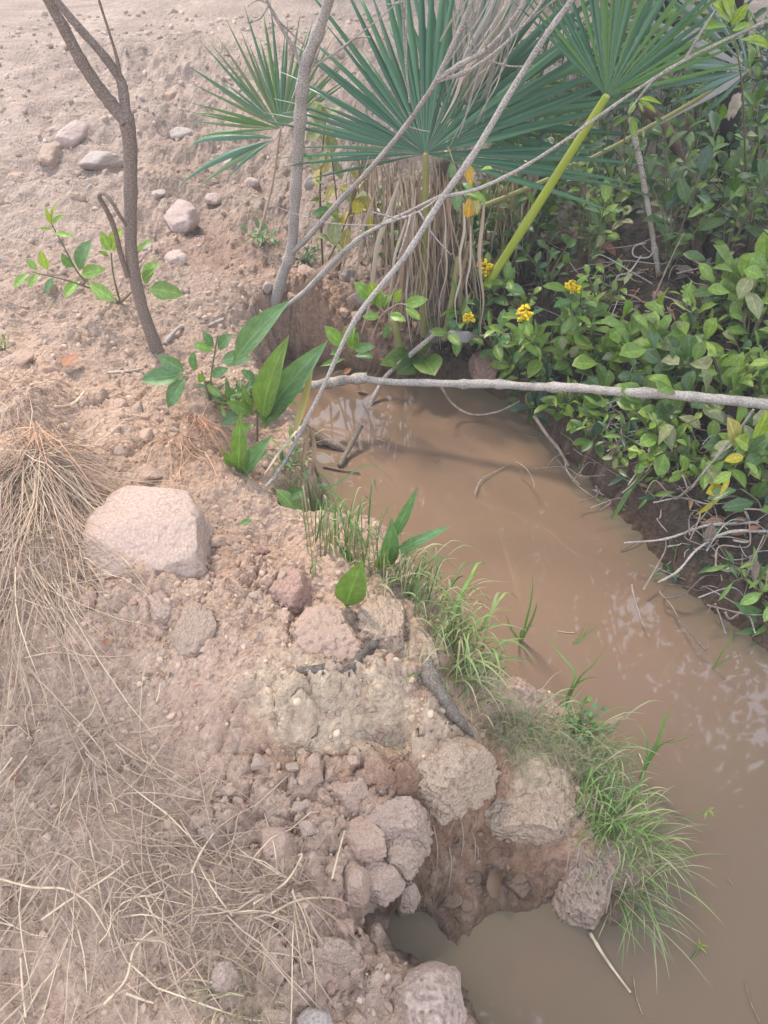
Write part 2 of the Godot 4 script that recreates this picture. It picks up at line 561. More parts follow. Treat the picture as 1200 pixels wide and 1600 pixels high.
# a broken lump of earth: a slanting face under each side of an outline (points in x, z), a few top faces, tall metres high
func slab_mesh(outline: Array, tall: float, seed_: int, level := 5, rough := 0.05) -> ArrayMesh:
	var r := RandomNumberGenerator.new()
	r.seed = seed_ * 31 + 5
	var mid := middle(outline)
	var planes: Array = []
	var span := 0.0
	var count := outline.size()
	for k in count:
		var a: Vector3 = outline[k]
		var b: Vector3 = outline[(k + 1) % count]
		var e := Vector3(b.x - a.x, 0, b.z - a.z)
		var n := e.cross(UP).normalized()
		var h := Vector3((a.x + b.x) * 0.5 - mid.x, 0, (a.z + b.z) * 0.5 - mid.z)
		if n.dot(h) < 0.0:
			n = -n
		var away := maxf(n.dot(h), 0.012)
		span = maxf(span, h.length())
		n = (n + UP * r.randf_range(0.02, 0.5)).normalized()
		planes.append([n, away * r.randf_range(0.92, 1.05) * n.dot(Vector3(n.x, 0, n.z).normalized()) + 0.1 * tall * n.y])
	for k in 4:
		var n := Vector3(r.randf_range(-0.42, 0.42), 1, r.randf_range(-0.3, 0.42)).normalized()
		if k == 0:
			n = Vector3(r.randf_range(-0.08, 0.08), 1, r.randf_range(-0.05, 0.1)).normalized()
		planes.append([n, tall * r.randf_range(0.8, 1.15)])
	for k in 6:
		var a := r.randf() * TAU
		var n := Vector3(cos(a), r.randf_range(0.2, 1.0), sin(a)).normalized()
		planes.append([n, lerpf(tall, span, Vector2(n.x, n.z).length()) * r.randf_range(0.72, 0.98)])
	planes.append([Vector3.DOWN, tall * 1.3])
	var s := icosphere(level)
	var g := Geo.new()
	g.i = s[1]
	var sharp := 60.0
	for d in s[0]:
		var total := 0.0
		var flat: Vector3 = Vector3(d.x, d.y * tall / span * 1.2, d.z).normalized()
		for p in planes:
			var q: float = flat.dot(p[0]) / p[1]
			if q > 0.0:
				total += pow(q * span, sharp)
		var rad := pow(maxf(total, 1e-12), -1.0 / sharp) * span
		var pos := flat * minf(rad, span * 1.5)
		var o := pos / span * 1.3 + Vector3(seed_ * 5.3, 0, 0)
		var ridge := 1.0 - absf(n_rock.get_noise_3dv(o * 2.2)) * 2.0
		var lump := n_rock.get_noise_3dv(o) * 0.9 + 0.5 * ridge - 0.3 + 0.3 * n_rock.get_noise_3dv(o * 5.0) + 0.12 * n_rock.get_noise_3dv(o * 11.0)
		var chip := smooth01(0.05, 0.35, n_rock.get_noise_3dv(o * 3.1 + Vector3(9, 4, 2)))
		pos *= 1.0 + lump * rough * 1.1 - chip * rough * 1.6 - 0.8 * rough * smooth01(0.0, 0.12, 0.06 - absf(n_rock.get_noise_3dv(o * 1.7 + Vector3(3, 8, 1))))
		g.v.append(pos)
	return g.mesh()


func middle(outline: Array) -> Vector3:
	var c := Vector3.ZERO
	for p in outline:
		c += p
	return c / outline.size()


func slab(called: String, outline: Array, base: float, tall: float, m: Material, seed_: int, label: String, category: String, level := 5, rough := 0.05, tilt := Vector3.ZERO) -> void:
	var c := middle(outline)
	if called in ["cracked_block", "clay_overhang", "earth_ledge", "layered_block", "clay_lump"]:
		outline = outline.map(func(q): return c + (q - c) * 1.38)
		tall *= 0.9
	var xf := Transform3D(Basis.from_euler(tilt), Vector3(c.x, base - tall * (0.6 if called == "cracked_block" else 0.35), c.z))
	solo(called, slab_mesh(outline, tall, seed_, level, rough), m, xf, label, category)


func rock(called: String, at: Vector3, size: Vector3, turn: float, m: Material, seed_: int, label: String, category: String, group := "", level := 4, sharp := 9.0, rough := 0.10) -> void:
	var p := drop(at, size.y * 0.08)
	solo(called, rock_mesh(seed_, size, level, sharp, rough), m, Transform3D(Basis(UP, turn), p), label, category, group)


# ---------------------------------------------------------------- leaves, sprigs and bushes

# kinds: width over half the length, where it is widest, how blunt
const LEAF := {"round": [0.27, 1.35, 0.62, 0.16], "oval": [0.21, 1.05, 0.75, 0.14], "lance": [0.108, 0.85, 0.9, 0.10], "long": [0.075, 0.8, 0.85, 0.04], "wide": [0.19, 0.95, 0.85, 0.10], "fern": [0.17, 0.8, 0.9, 0.02]}

func leaf_mesh(kind: String, variant: int) -> ArrayMesh:
	var key := kind + str(variant)
	if leaf_meshes.has(key):
		return leaf_meshes[key]
	var r := RandomNumberGenerator.new()
	r.seed = hash(key)
	var d: Array = LEAF[kind]
	var fold := r.randf_range(0.12, 0.45)
	var bend := r.randf_range(0.05, 0.38)
	var twist := r.randf_range(-0.25, 0.25)
	var wave := r.randf_range(0.0, 0.16)
	var nick := r.randf_range(0.2, 0.9)
	var slim := r.randf_range(0.82, 1.12)
	var g := Geo.new()
	var rows := 8
	for k in rows:
		var t := float(k) / (rows - 1)
		var u := clampf((t - d[3]) / (1.0 - d[3]), 0.0, 1.0)
		var w: float = d[0] * pow(sin(PI * pow(u, d[1])), d[2])
		w *= slim * (1.0 - (0.16 if absf(u - nick) < 0.09 and variant % 3 == 0 else 0.0))
		w = maxf(w, 0.007 * (1.0 - u))
		var y := 0.10 * sin(t * 2.0) - bend * t * t
		var sway := twist * 0.25 * t * t
		for j in 5:
			var s := (j - 2) / 2.0
			var lift := absf(s) * fold * w + sin(t * 9.0 + s * 2.0) * wave * w
			g.v.append(Vector3(sway + s * w, y + lift, -t))
			g.uv.append(Vector2((s + 1.0) * 0.5, t))
			var shade := 1.0 + 0.10 * (1.0 - minf(1.0, absf(s) * 4.0)) + r.randf_range(-0.09, 0.09)
			g.c.append(Color(shade * (1.0 + 0.10 * t), shade, shade))
	for k in rows - 1:
		for j in 4:
			var a := k * 5 + j
			g.tri(a, a + 5, a + 1)
			g.tri(a + 1, a + 5, a + 6)
	leaf_meshes[key] = g.mesh()
	return leaf_meshes[key]


func leaf_at(parent: Node3D, at: Vector3, dir: Vector3, face: Vector3, size: float, kind: String, m: Material) -> MeshInstance3D:
	var f := dir.normalized()
	if absf(f.dot(face.normalized())) > 0.97:
		face = face + Vector3(0.4, 0.1, 0.3)
	var b := Basis.looking_at(f, face).scaled_local(Vector3.ONE * size)
	return part(parent, "leaf", leaf_mesh(kind, rng.randi() % 6), m, Transform3D(b, at))


func jitter(s: float) -> Vector3:
	return Vector3(rng.randf_range(-s, s), rng.randf_range(-s, s), rng.randf_range(-s, s))


func pick(a: Array):
	return a[rng.randi() % a.size()]


# one stem through world points, with leaves along it
func stem_of(o: Node3D, pts: Array, r0: float, r1: float, m: Material, n: int, size: float, kind: String, pal: Array, from := 0.3, spread := 1.0, sides := 6) -> void:
	var rel: Array = []
	for p in pts:
		rel.append(p - o.position)
	var g := Geo.new()
	g.tube(rel, [r0, r1], sides, Color(1, 1, 1), 0.12, rng.randi() % 1000)
	part(o, "stem", g.mesh(), m)
	var line := Geo.smooth(rel, 8)
	var turn := rng.randf() * TAU
	for k in n:
		var t := lerpf(from, 1.0, float(k) / maxf(1.0, n - 1))
		var q := int(t * (line.size() - 1))
		var p := line[q]
		var tan: Vector3 = (line[mini(q + 1, line.size() - 1)] - line[maxi(q - 1, 0)]).normalized()
		turn += 2.4 + rng.randf_range(-0.4, 0.4)
		var a := tan.cross(Vector3(0.31, 0.22, 0.9)).normalized()
		var out := a.rotated(tan, turn)
		var dir := tan * lerpf(0.25, 0.8, t) + out * spread + UP * 0.12 + jitter(0.2)
		leaf_at(o, p, dir, UP * 1.0 + Vector3(-0.15, 0, 0.35) + jitter(0.45), size * rng.randf_range(0.7, 1.12), kind, pick(pal))


func sprig(called: String, label: String, pts: Array, r0: float, m: Material, n: int, size: float, kind: String, pal: Array, from := 0.3, group := "", category := "plant") -> Node3D:
	var o := thing(called, label, category, pts[0], group)
	stem_of(o, pts, r0, r0 * 0.5, m, n, size, kind, pal, from)
	return o


func bush(called: String, label: String, at: Vector3, tall: float, wide: float, stems: int, per: int, size: float, kind: String, pal: Array, group := "", lean := Vector3.ZERO, category := "shrub") -> Node3D:
	var base := drop(at, -0.01)
	var o := thing(called, label, category, base, group)
	var t0 := rng.randf() * TAU
	for k in stems:
		var a := t0 + TAU * k / stems + rng.randf_range(-0.4, 0.4)
		var out := Vector3(cos(a), 0, sin(a)) * wide * rng.randf_range(0.55, 1.0) + lean
		var h := tall * rng.randf_range(0.6, 1.0)
		var top := base + out + UP * h
		top.y = maxf(top.y, H(top.x, top.z) + 0.04)
		stem_of(o, [base + out * 0.04, base + out * 0.35 + UP * h * 0.55, top], 0.004, 0.002, M.twig_green, per, size, kind, pal, 0.28)
	return o


# ---------------------------------------------------------------- grasses and straw

func tuft(called: String, label: String, at: Vector3, n: int, tall: float, reach: float, wide: float, cols: Array, lean := Vector3.ZERO, base_r := 0.03, big := 4, group := "", category := "grass tuft") -> Node3D:
	var base := drop(at, -0.008)
	var o := thing(called, label, category, base, group)
	var g := Geo.new()
	n = int(n * 0.75)
	big = int(big * 0.6)
	for k in n + big:
		var a := rng.randf() * TAU
		var out := Vector3(cos(a), 0, sin(a))
		var p0 := Vector3(rng.randfn(), 0, rng.randfn()) * base_r * 0.75
		var h := tall * rng.randf_range(0.45, 1.0)
		var run := out * reach * rng.randf_range(0.3, 1.0) + lean * rng.randf_range(0.6, 1.2)
		var droop := rng.randf_range(0.55, 1.0)
		var pts := [p0, p0 + run * 0.22 + UP * h * 0.6, p0 + run * 0.62 + UP * h * 0.98, p0 + run + UP * h * droop * 0.85]
		for q in range(1, 4):
			var w: Vector3 = base + pts[q]
			var low: float = maxf(H(w.x, w.z), WATER_LEVEL) + 0.004 - base.y
			pts[q].y = maxf(pts[q].y, low)
		var col: Color = pick(cols)
		if rng.randf() < 0.16:
			col = Color(0.36, 0.30, 0.17) * rng.randf_range(0.7, 1.2)
		var across := out.cross(UP) + jitter(0.5)
		var lone := k >= n
		var gg := Geo.new() if lone else g
		var w0 := wide * 0.8 * (1.35 if lone else rng.randf_range(0.6, 1.1))
		gg.blade(pts, [w0 * 0.7, w0, w0 * 0.85, w0 * 0.06], across, 0.35, col * 0.9, col * 1.12)
		if lone:
			part(o, "blade", gg.mesh(), M.grass)
	if n > 0:
		part(o, "blades", g.mesh(), M.grass).set_meta("kind", "stuff")
	return o


func blades(called: String, label: String, at: Vector3, lists: Array, wide: float, col: Color, category := "grass", group := "") -> Node3D:
	var base := drop(at, -0.01)
	var o := thing(called, label, category, base, group)
	for l in lists:
		var rel: Array = [Vector3.ZERO]
		for p in l:
			rel.append(p - base)
		var g := Geo.new()
		var s: Vector3 = (rel[-1] - rel[0]).cross(Vector3(0.0, 0.5, 1.0))
		var c := col * rng.randf_range(0.85, 1.2)
		g.blade(rel, [wide * 0.7, wide, wide * 0.7, wide * 0.06], s, 0.3, c, c * 1.1)
		part(o, "blade", g.mesh(), M.grass)
	return o


func straw_color() -> Color:
	var t := rng.randf()
	var c := Vector3(0.53, 0.385, 0.27).lerp(Vector3(0.34, 0.245, 0.185), t) * rng.randf_range(0.65, 1.1)
	if rng.randf() < 0.07:
		c = Vector3(0.60, 0.48, 0.33)
	return Color(c.x, c.y, c.z)


# straws that start round a crown and fall outwards over the ground
func tussock(called: String, label: String, at: Vector3, rx: float, rz: float, n: int, length: float, fall: Vector3, crown: float, tint := Color(1, 1, 1), group := "") -> void:
	var base := drop(at)
	var g := Geo.new()
	for k in int(n * (0.22 if called.begins_with("straw_mat") else 0.8 if called == "straw_tussock" else 0.36)):
		var a := rng.randf() * TAU
		var rr := sqrt(rng.randf())
		var p := base + Vector3(cos(a) * rx * rr, 0, sin(a) * rz * rr)
		var out := Vector3(cos(a), 0, sin(a)) * 0.6 + fall * rng.randf_range(0.2, 1.1) + jitter(0.8)
		out.y = 0.0
		if rng.randf() < 0.22:
			out = jitter(1.0)
			out.y = 0.0
		var l := length * rng.randf_range(0.2, 1.0)
		var lift := crown * (1.0 - rr * 0.7) * rng.randf_range(0.2, 1.0)
		var side := jitter(0.6)
		var high := rng.randf_range(0.1, 1.0)
		var pts: Array = []
		for q in 6:
			var t := q / 5.0
			var w := p + out * l * t + side * l * t * t
			var floor_ := H(w.x, w.z) + 0.003
			pts.append(Vector3(w.x, floor_ + lift * (1.0 - t * 0.85) + 0.035 * sin(t * PI) * high, w.z))
		g.ribbon(pts, rng.randf_range(0.0011, 0.0028), UP.cross(out) + jitter(0.8), straw_color() * tint)
	var o := thing(called, label, "dry grass", base, group)
	var mi := part(o, "straw", g.mesh(), M.straw, Transform3D(Basis(), -base))
	mi.set_meta("kind", "stuff")
	for k in 3:
		var a := rng.randf() * TAU
		var p := base + Vector3(cos(a) * rx, 0, sin(a) * rz) * rng.randf()
		var out := (Vector3(cos(a), 0, sin(a)) + fall).normalized() * length * rng.randf_range(0.7, 1.2)
		var pts: Array = []
		for q in 5:
			var w := p + out * (q / 4.0) + jitter(0.005)
			pts.append(Vector3(w.x, H(w.x, w.z) + 0.006 + crown * 0.5 * (1.0 - q / 4.0), w.z) - base)
		var s := Geo.new()
		s.tube(pts, [0.0021, 0.0013], 5, Color(0.52, 0.40, 0.28) * tint, 0.1, k, 3)
		part(o, "stalk", s.mesh(), M.straw)


# the same line carried on past its last point, bending upwards
func onward(pts: Array, length: float, to := Vector3(0, 1, 0)) -> Array:
	var out := pts.duplicate()
	var d: Vector3 = (pts[-1] - pts[-2]).normalized()
	for k in 3:
		d = (d + to * 0.22 + jitter(0.08)).normalized()
		out.append(out[-1] + d * length / 3.0)
	return out


func side_twigs(o: Node3D, rel: Array, n: int, m: Material) -> void:
	var line := Geo.smooth(rel, 6)
	for k in n:
		var q := 2 + rng.randi() % maxi(1, line.size() - 4)
		var t: Vector3 = (line[q + 1] - line[q - 1]).normalized()
		var d := (t * 0.7 + jitter(0.9)).normalized() * rng.randf_range(0.04, 0.2)
		var g := Geo.new()
		g.tube([line[q], line[q] + d * 0.5 + jitter(0.012), line[q] + d + jitter(0.02)], [0.0042, 0.0016], 6, Color(1, 1, 1), 0.15, k)
		part(o, "side_twig", g.mesh(), m)


func twig(called: String, label: String, category: String, pts: Array, r0: float, r1: float, m: Material, col := Color(1, 1, 1), group := "", sides := 7, bump := 0.16) -> void:
	var g := Geo.new()
	var rel: Array = []
	for p in pts:
		rel.append(p - pts[0])
	g.tube(rel, [r0, r1], sides, col, bump, rng.randi() % 999, 6)
	solo(called, g.mesh(), m, Transform3D(Basis(), pts[0]), label, category, group)


func lying(p: Array, up: float) -> Array:
	var out: Array = []
	for q in p:
		out.append(drop(q, up))
	return out


# ---------------------------------------------------------------- palms

func leaflet_mesh(kind: String, variant: int, half: float, droop: float) -> ArrayMesh:
	var key := "leaflet%s%d_%.3f_%.2f" % [kind, variant, half, droop]
	if leaf_meshes.has(key):
		return leaf_meshes[key]
	var r := RandomNumberGenerator.new()
	r.seed = hash(key)
	var g := Geo.new()
	var rows := 11
	var bend := droop * r.randf_range(0.6, 1.3)
	var sway := r.randf_range(-0.05, 0.05)
	var limp := r.randf_range(0.0, 1.0)
	for k in rows:
		var t := float(k) / (rows - 1)
		var w := half * t / 0.42 if t < 0.42 else half * pow(1.0 - (t - 0.42) / 0.58, 0.8)
		w = maxf(w, 0.0012)
		var y := -bend * pow(t, 2.4) - ((0.34 if limp > 0.72 else limp * 0.12) * pow(maxf(0.0, t - 0.75) / 0.25, 2.0))
		for j in 5:
			var s := (j - 2) / 2.0
			g.v.append(Vector3(sway * t * t + s * w, y - absf(s) * w * 0.45, -t))
			var shade := (1.15 if j == 2 else 1.0) * r.randf_range(0.9, 1.1)
			var tip := maxf(0.0, t - 0.8) * 2.0
			g.c.append(Color(shade * (1.0 + tip * 1.3), shade * (1.0 + tip * 0.3), shade * (1.0 - tip * 0.2)))
	for k in rows - 1:
		for j in 4:
			var a := k * 5 + j
			g.tri(a, a + 5, a + 1)
			g.tri(a + 1, a + 5, a + 6)
	leaf_meshes[key] = g.mesh()
	return leaf_meshes[key]


# a fan leaf: leaflets round a hub; ahead is the middle leaflet, face the side that one looks on
func fan(o: Node3D, called: String, hub: Vector3, ahead: Vector3, face: Vector3, span: float, n: int, short: float, long: float, pal: Array, droop: float, stalk: Array, stalk_r: float, stalk_m: Material, gap_from := 2.0, gap_to := 2.0) -> void:
	var leaf := Node3D.new()
	var k0: int = o.get_meta("count_" + called, 0)
	o.set_meta("count_" + called, k0 + 1)
	leaf.name = called if k0 == 0 else "%s_%03d" % [called, k0]
	o.add_child(leaf)
	leaf.position = hub - o.position
	var f := ahead.normalized()
	var nn := (face - f * face.dot(f)).normalized()
	var s := f.cross(nn)
	var da := deg_to_rad(span) / (n - 1)
	for k in n:
		var u := float(k) / (n - 1)
		if u > 0.02 and u < 0.98 and rng.randf() < 0.03:
			continue
		var a := (u - 0.5) * deg_to_rad(span) + rng.randf_range(-0.15, 0.15) * da
		var dir := f * cos(a) + s * sin(a) + nn * (rng.randf_range(-0.07, 0.07) if rng.randf() > 0.14 else rng.randf_range(-0.35, 0.1))
		var l := lerpf(short, long, u) * (0.82 + 0.18 * sin(u * PI)) * (rng.randf_range(0.9, 1.06) if rng.randf() > 0.12 else rng.randf_range(0.6, 0.85))
		if u > gap_from and u < gap_to:
			l *= 0.42
		var m := leaflet_mesh("green", rng.randi() % 9, tan(da * 0.5) * 0.42 * 1.14, droop)
		part(leaf, "leaflet", m, pick(pal), Transform3D(Basis.looking_at(dir, nn).scaled_local(Vector3.ONE * l), dir * 0.012))
	if stalk.size() > 1:
		var rel: Array = []
		for p in stalk:
			rel.append(p - hub)
		var g := Geo.new()
		g.tube(rel, [stalk_r * 1.15, stalk_r, stalk_r * 0.75], 8, Color(1, 1, 1), 0.04, k0)
		part(leaf, "petiole", g.mesh(), stalk_m)


# a dead frond: limp strips that hang from a point
func dead_frond(o: Node3D, hub: Vector3, hang: Vector3, n: int, length: float, spread: float, pal: Array, thin := 0.0075) -> void:
	var frond := Node3D.new()
	var k0: int = o.get_meta("count_dead_frond", 0)
	o.set_meta("count_dead_frond", k0 + 1)
	frond.name = "dead_frond" if k0 == 0 else "dead_frond_%03d" % k0
	o.add_child(frond)
	frond.position = hub - o.position
	for k in n:
		var form := rng.randi() % 12
		var key := "limp%d_%.4f" % [form, thin]
		if not leaf_meshes.has(key):
			var r := RandomNumberGenerator.new()
			r.seed = hash(key)
			var thin2: float = thin * [0.5, 0.7, 0.8, 1.0, 1.0, 1.2, 0.6, 0.9, 1.4, 1.8, 2.2, 0.8][form]
			var pts: Array = [Vector3.ZERO]
			var p := Vector3.ZERO
			for q in 5:
				p += Vector3(r.randf_range(-0.045, 0.045), r.randf_range(-0.05, 0.05), -0.2)
				pts.append(p)
			var g := Geo.new()
			g.blade(pts, [thin2 * 0.9, thin2 * 2.2, thin2 * 2.0, thin2 * 1.3, thin2 * 0.3], Vector3.RIGHT.rotated(Vector3.BACK, r.randf() * 3.0), r.randf_range(0.3, 1.1), Color(1, 1, 1), Color(0.85, 0.82, 0.8), 3)
			leaf_meshes[key] = g.mesh()
		var dir := hang.normalized() + jitter(spread)
		part(frond, "leaflet", leaf_meshes[key], pick(pal), Transform3D(Basis.looking_at(dir, Vector3(0.3, 0.2, 1.0) + jitter(0.6)).scaled_local(Vector3.ONE * length * rng.randf_range(0.35, 1.08)), jitter(0.04) + Vector3(0, rng.randf_range(-0.13, 0.06), 0)))


# ---------------------------------------------------------------- trees beyond the picture, seen in the water

func canopy_tree(called: String, label: String, at: Vector3, tall: float, crown: Vector3, wide: Vector3, leaves: int, size: float) -> void:
	var base := drop(at, -0.05)
	var o := thing(called, label, "tree", base, "trees beyond the ditch")
	var g := Geo.new()
	g.tube([Vector3.ZERO, Vector3(0.05, tall * 0.4, 0.02), Vector3(-0.03, tall * 0.75, 0), crown], [0.075, 0.06, 0.03], 8, Color(1, 1, 1), 0.08, 3)
	part(o, "trunk", g.mesh(), M.bark_dark)
	var lg := Geo.new()
	var ends: Array = []
	for k in 34:
		var e := crown + Vector3(rng.randfn() * wide.x, rng.randfn() * wide.y, rng.randfn() * wide.z) * 0.55
		ends.append(e)
		lg.tube([Vector3(0, tall * rng.randf_range(0.45, 0.9), 0), (e + crown) * 0.5 + Vector3(0, -0.15, 0), e], [0.02, 0.012, 0.004], 5, Color(1, 1, 1), 0.1, k, 3)
	part(o, "limbs", lg.mesh(), M.bark_dark).set_meta("kind", "stuff")
	var mm := MultiMesh.new()
	mm.transform_format = MultiMesh.TRANSFORM_3D
	mm.mesh = leaf_mesh("oval", 1)
	mm.instance_count = leaves
	for k in leaves:
		var e: Vector3 = pick(ends)
		var p := e + Vector3(rng.randfn(), rng.randfn() * 0.7, rng.randfn()) * 0.21 * wide.x
		var b := Basis.looking_at(jitter(1.0) + Vector3(0, -0.2, 0.01), UP + jitter(0.6)).scaled_local(Vector3.ONE * size * rng.randf_range(0.7, 1.3))
		mm.set_instance_transform(k, Transform3D(b, p))
	var mi := MultiMeshInstance3D.new()
	mi.name = "crown"
	mi.multimesh = mm
	mi.material_override = M.leaf_b
	mi.set_meta("kind", "stuff")
	o.add_child(mi)


# ---------------------------------------------------------------- the scene

func _ready() -> void:
	var cam := Camera3D.new()
	cam.name = "camera"
	cam.position = Vector3(0, 1.65, 0)
	cam.rotation_degrees = Vector3(-42, 0, 0)
	cam.fov = 65.0
	cam.near = 0.05
	cam.far = 500.0
	add_child(cam)
	cam.current = true

	var env := Environment.new()
	var sky_m := ProceduralSkyMaterial.new()
	sky_m.sky_top_color = Color(0.80, 0.86, 0.95)
	sky_m.sky_horizon_color = Color(0.98, 0.95, 0.91)
	sky_m.sky_curve = 0.2
	sky_m.ground_horizon_color = Color(0.6, 0.52, 0.45)
	sky_m.ground_bottom_color = Color(0.5, 0.42, 0.35)
	var sky := Sky.new()
	sky.sky_material = sky_m
	env.background_mode = Environment.BG_SKY
	env.sky = sky
	env.background_energy_multiplier = 1.25
	env.tonemap_mode = Environment.TONE_MAPPER_LINEAR
	env.tonemap_exposure = 2.65
	env.sdfgi_enabled = true
	env.ssao_enabled = true
	env.ssil_enabled = true
	env.fog_enabled = true
	env.fog_density = 0.010
	env.fog_light_color = Color(0.93, 0.93, 0.95)
	var we := WorldEnvironment.new()
	we.name = "world_environment"
	we.environment = env
	add_child(we)

	var sun := DirectionalLight3D.new()
	sun.name = "sun"
	sun.light_color = Color(1.0, 0.95, 0.89)
	sun.light_energy = 0.7
	sun.light_angular_distance = 9.0
	sun.shadow_enabled = true
	add_child(sun)
	sun.look_at_from_position(Vector3(-1.2, 3.2, -1.7), Vector3.ZERO)

	rng.seed = 20240611
	n_low.seed = 3; n_low.frequency = 1.0; n_low.fractal_octaves = 3
	n_mid.seed = 5; n_mid.frequency = 1.0; n_mid.fractal_octaves = 3
	n_cell.seed = 8; n_cell.frequency = 1.0; n_cell.noise_type = FastNoiseLite.TYPE_CELLULAR
	n_cell.fractal_type = FastNoiseLite.FRACTAL_NONE
	n_cell.cellular_return_type = FastNoiseLite.RETURN_DISTANCE2_SUB
	n_cell.cellular_jitter = 1.0
	n_value.seed = 8; n_value.frequency = 1.0; n_value.noise_type = FastNoiseLite.TYPE_CELLULAR
	n_value.fractal_type = FastNoiseLite.FRACTAL_NONE
	n_value.cellular_return_type = FastNoiseLite.RETURN_CELL_VALUE
	n_value.cellular_jitter = 1.0
	n_tint.seed = 12; n_tint.frequency = 1.0; n_tint.fractal_octaves = 3
	n_rock.seed = 21; n_rock.frequency = 1.0; n_rock.fractal_octaves = 2
	materials()
	survey()
	heaps = [
		[Vector3(-0.059, -0.173, -0.87), 0.17, 1.0], [Vector3(-0.242, -0.067, -0.863), 0.16, 0.8], [Vector3(-0.091, -0.09, -0.993), 0.10, 0.9], [Vector3(-0.374, 0.019, -1.54), 0.14, 0.8], [Vector3(-0.256, 0.003, -1.4), 0.14, 0.9], [Vector3(-0.104, -0.152, -0.568), 0.14, 1.0],
		[Vector3(0, 0, -1.33), 0.12, 0.6], [Vector3(-0.062, 0.028, -1.15), 0.14, 0.9], [Vector3(-0.214, 0.057, -1.14), 0.10, 0.6], [Vector3(0.063, -0.012, -1.18), 0.09, 0.9], [Vector3(0, -0.072, -1.11), 0.08, 0.5], [Vector3(0.142, -0.116, -1.09), 0.08, 0.7], [Vector3(0.403, -0.233, -1.03), 0.08, 0.5], [Vector3(-0.731, 0.05, -2.09), 0.25, 0.35], [Vector3(-0.629, 0.025, -1.33), 0.2, 0.35], [Vector3(-0.354, -0.148, -3.36), 0.3, 0.7], [Vector3(-0.773, -0.055, -2.82), 0.25, 0.4], [Vector3(-0.379, -0.019, -0.868), 0.12, 0.5],
	]
	patches = [
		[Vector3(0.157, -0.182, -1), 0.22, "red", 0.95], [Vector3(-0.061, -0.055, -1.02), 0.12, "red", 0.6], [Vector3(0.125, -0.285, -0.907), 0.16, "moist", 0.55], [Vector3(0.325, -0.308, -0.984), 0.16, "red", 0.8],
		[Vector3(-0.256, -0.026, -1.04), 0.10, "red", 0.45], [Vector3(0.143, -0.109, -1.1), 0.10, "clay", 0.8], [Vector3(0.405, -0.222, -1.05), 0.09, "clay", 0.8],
		[Vector3(-0.201, 0.059, -1.18), 0.028, "ash", 0.80], [Vector3(-0.146, 0.062, -1.17), 0.030, "ash", 0.80], [Vector3(-0.101, 0.05, -1.2), 0.030, "ash", 0.85], [Vector3(-0.065, 0.01, -1.26), 0.030, "ash", 0.80], [Vector3(-0.017, 0.003, -1.33), 0.030, "ash", 0.70], [Vector3(0.017, 0.006, -1.41), 0.030, "ash", 0.80], [Vector3(-0.042, 0.012, -1.35), 0.025, "ash", 0.60], [Vector3(0.092, -0.003, -1.34), 0.025, "ash", 0.70], [Vector3(0.063, -0.021, -1.16), 0.030, "ash", 0.60], [Vector3(0.016, -0.056, -1.12), 0.020, "ash", 0.40], [Vector3(-0.244, 0.042, -1.13), 0.090, "clay", 0.90], [Vector3(-0.121, 0.036, -1.11), 0.100, "clay", 1.00], [Vector3(0, 0.004, -1.13), 0.100, "clay", 1.00], [Vector3(0.094, -0.077, -1.1), 0.060, "clay", 0.90], [Vector3(-0.047, -0.046, -1.09), 0.070, "clay", 0.90], [Vector3(0.065, -0.008, -1.26), 0.060, "clay", 0.80], [Vector3(-0.296, -0.18, -3.36), 0.30, "red", 0.6], [Vector3(-0.119, -0.245, -3.3), 0.25, "red", 0.7], [Vector3(-0.409, -0.106, -3.74), 0.5, "grey", 0.5],  # lichen-grey crest, plus a lit clay face painted so the ledge shows
		[Vector3(-0.579, 0.035, -2.04), 0.14, "red", 0.45], [Vector3(-0.4, 0.015, -1.6), 0.12, "red", 0.3], [Vector3(-0.899, -0.05, -2.81), 0.3, "grey", 0.5],
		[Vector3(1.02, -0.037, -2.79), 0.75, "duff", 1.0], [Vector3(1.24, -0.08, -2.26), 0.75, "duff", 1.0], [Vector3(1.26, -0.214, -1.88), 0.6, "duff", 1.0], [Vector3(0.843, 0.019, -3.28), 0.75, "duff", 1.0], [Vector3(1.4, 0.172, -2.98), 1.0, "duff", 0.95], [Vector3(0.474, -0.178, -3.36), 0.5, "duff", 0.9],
		[Vector3(-0.84, -0.04, -3.74), 0.35, "red", 0.4], [Vector3(-1.45, 0.047, -3.35), 0.5, "grey", 0.5], [Vector3(-0.994, 0.039, -4.55), 0.5, "grey", 0.6],
	]
	build_ground()
	build_water()
	plants_far()
	palms()
	saplings_and_branches()
	stones()
	near_plants()
	dry_grass()
	far_bank()
	litter()


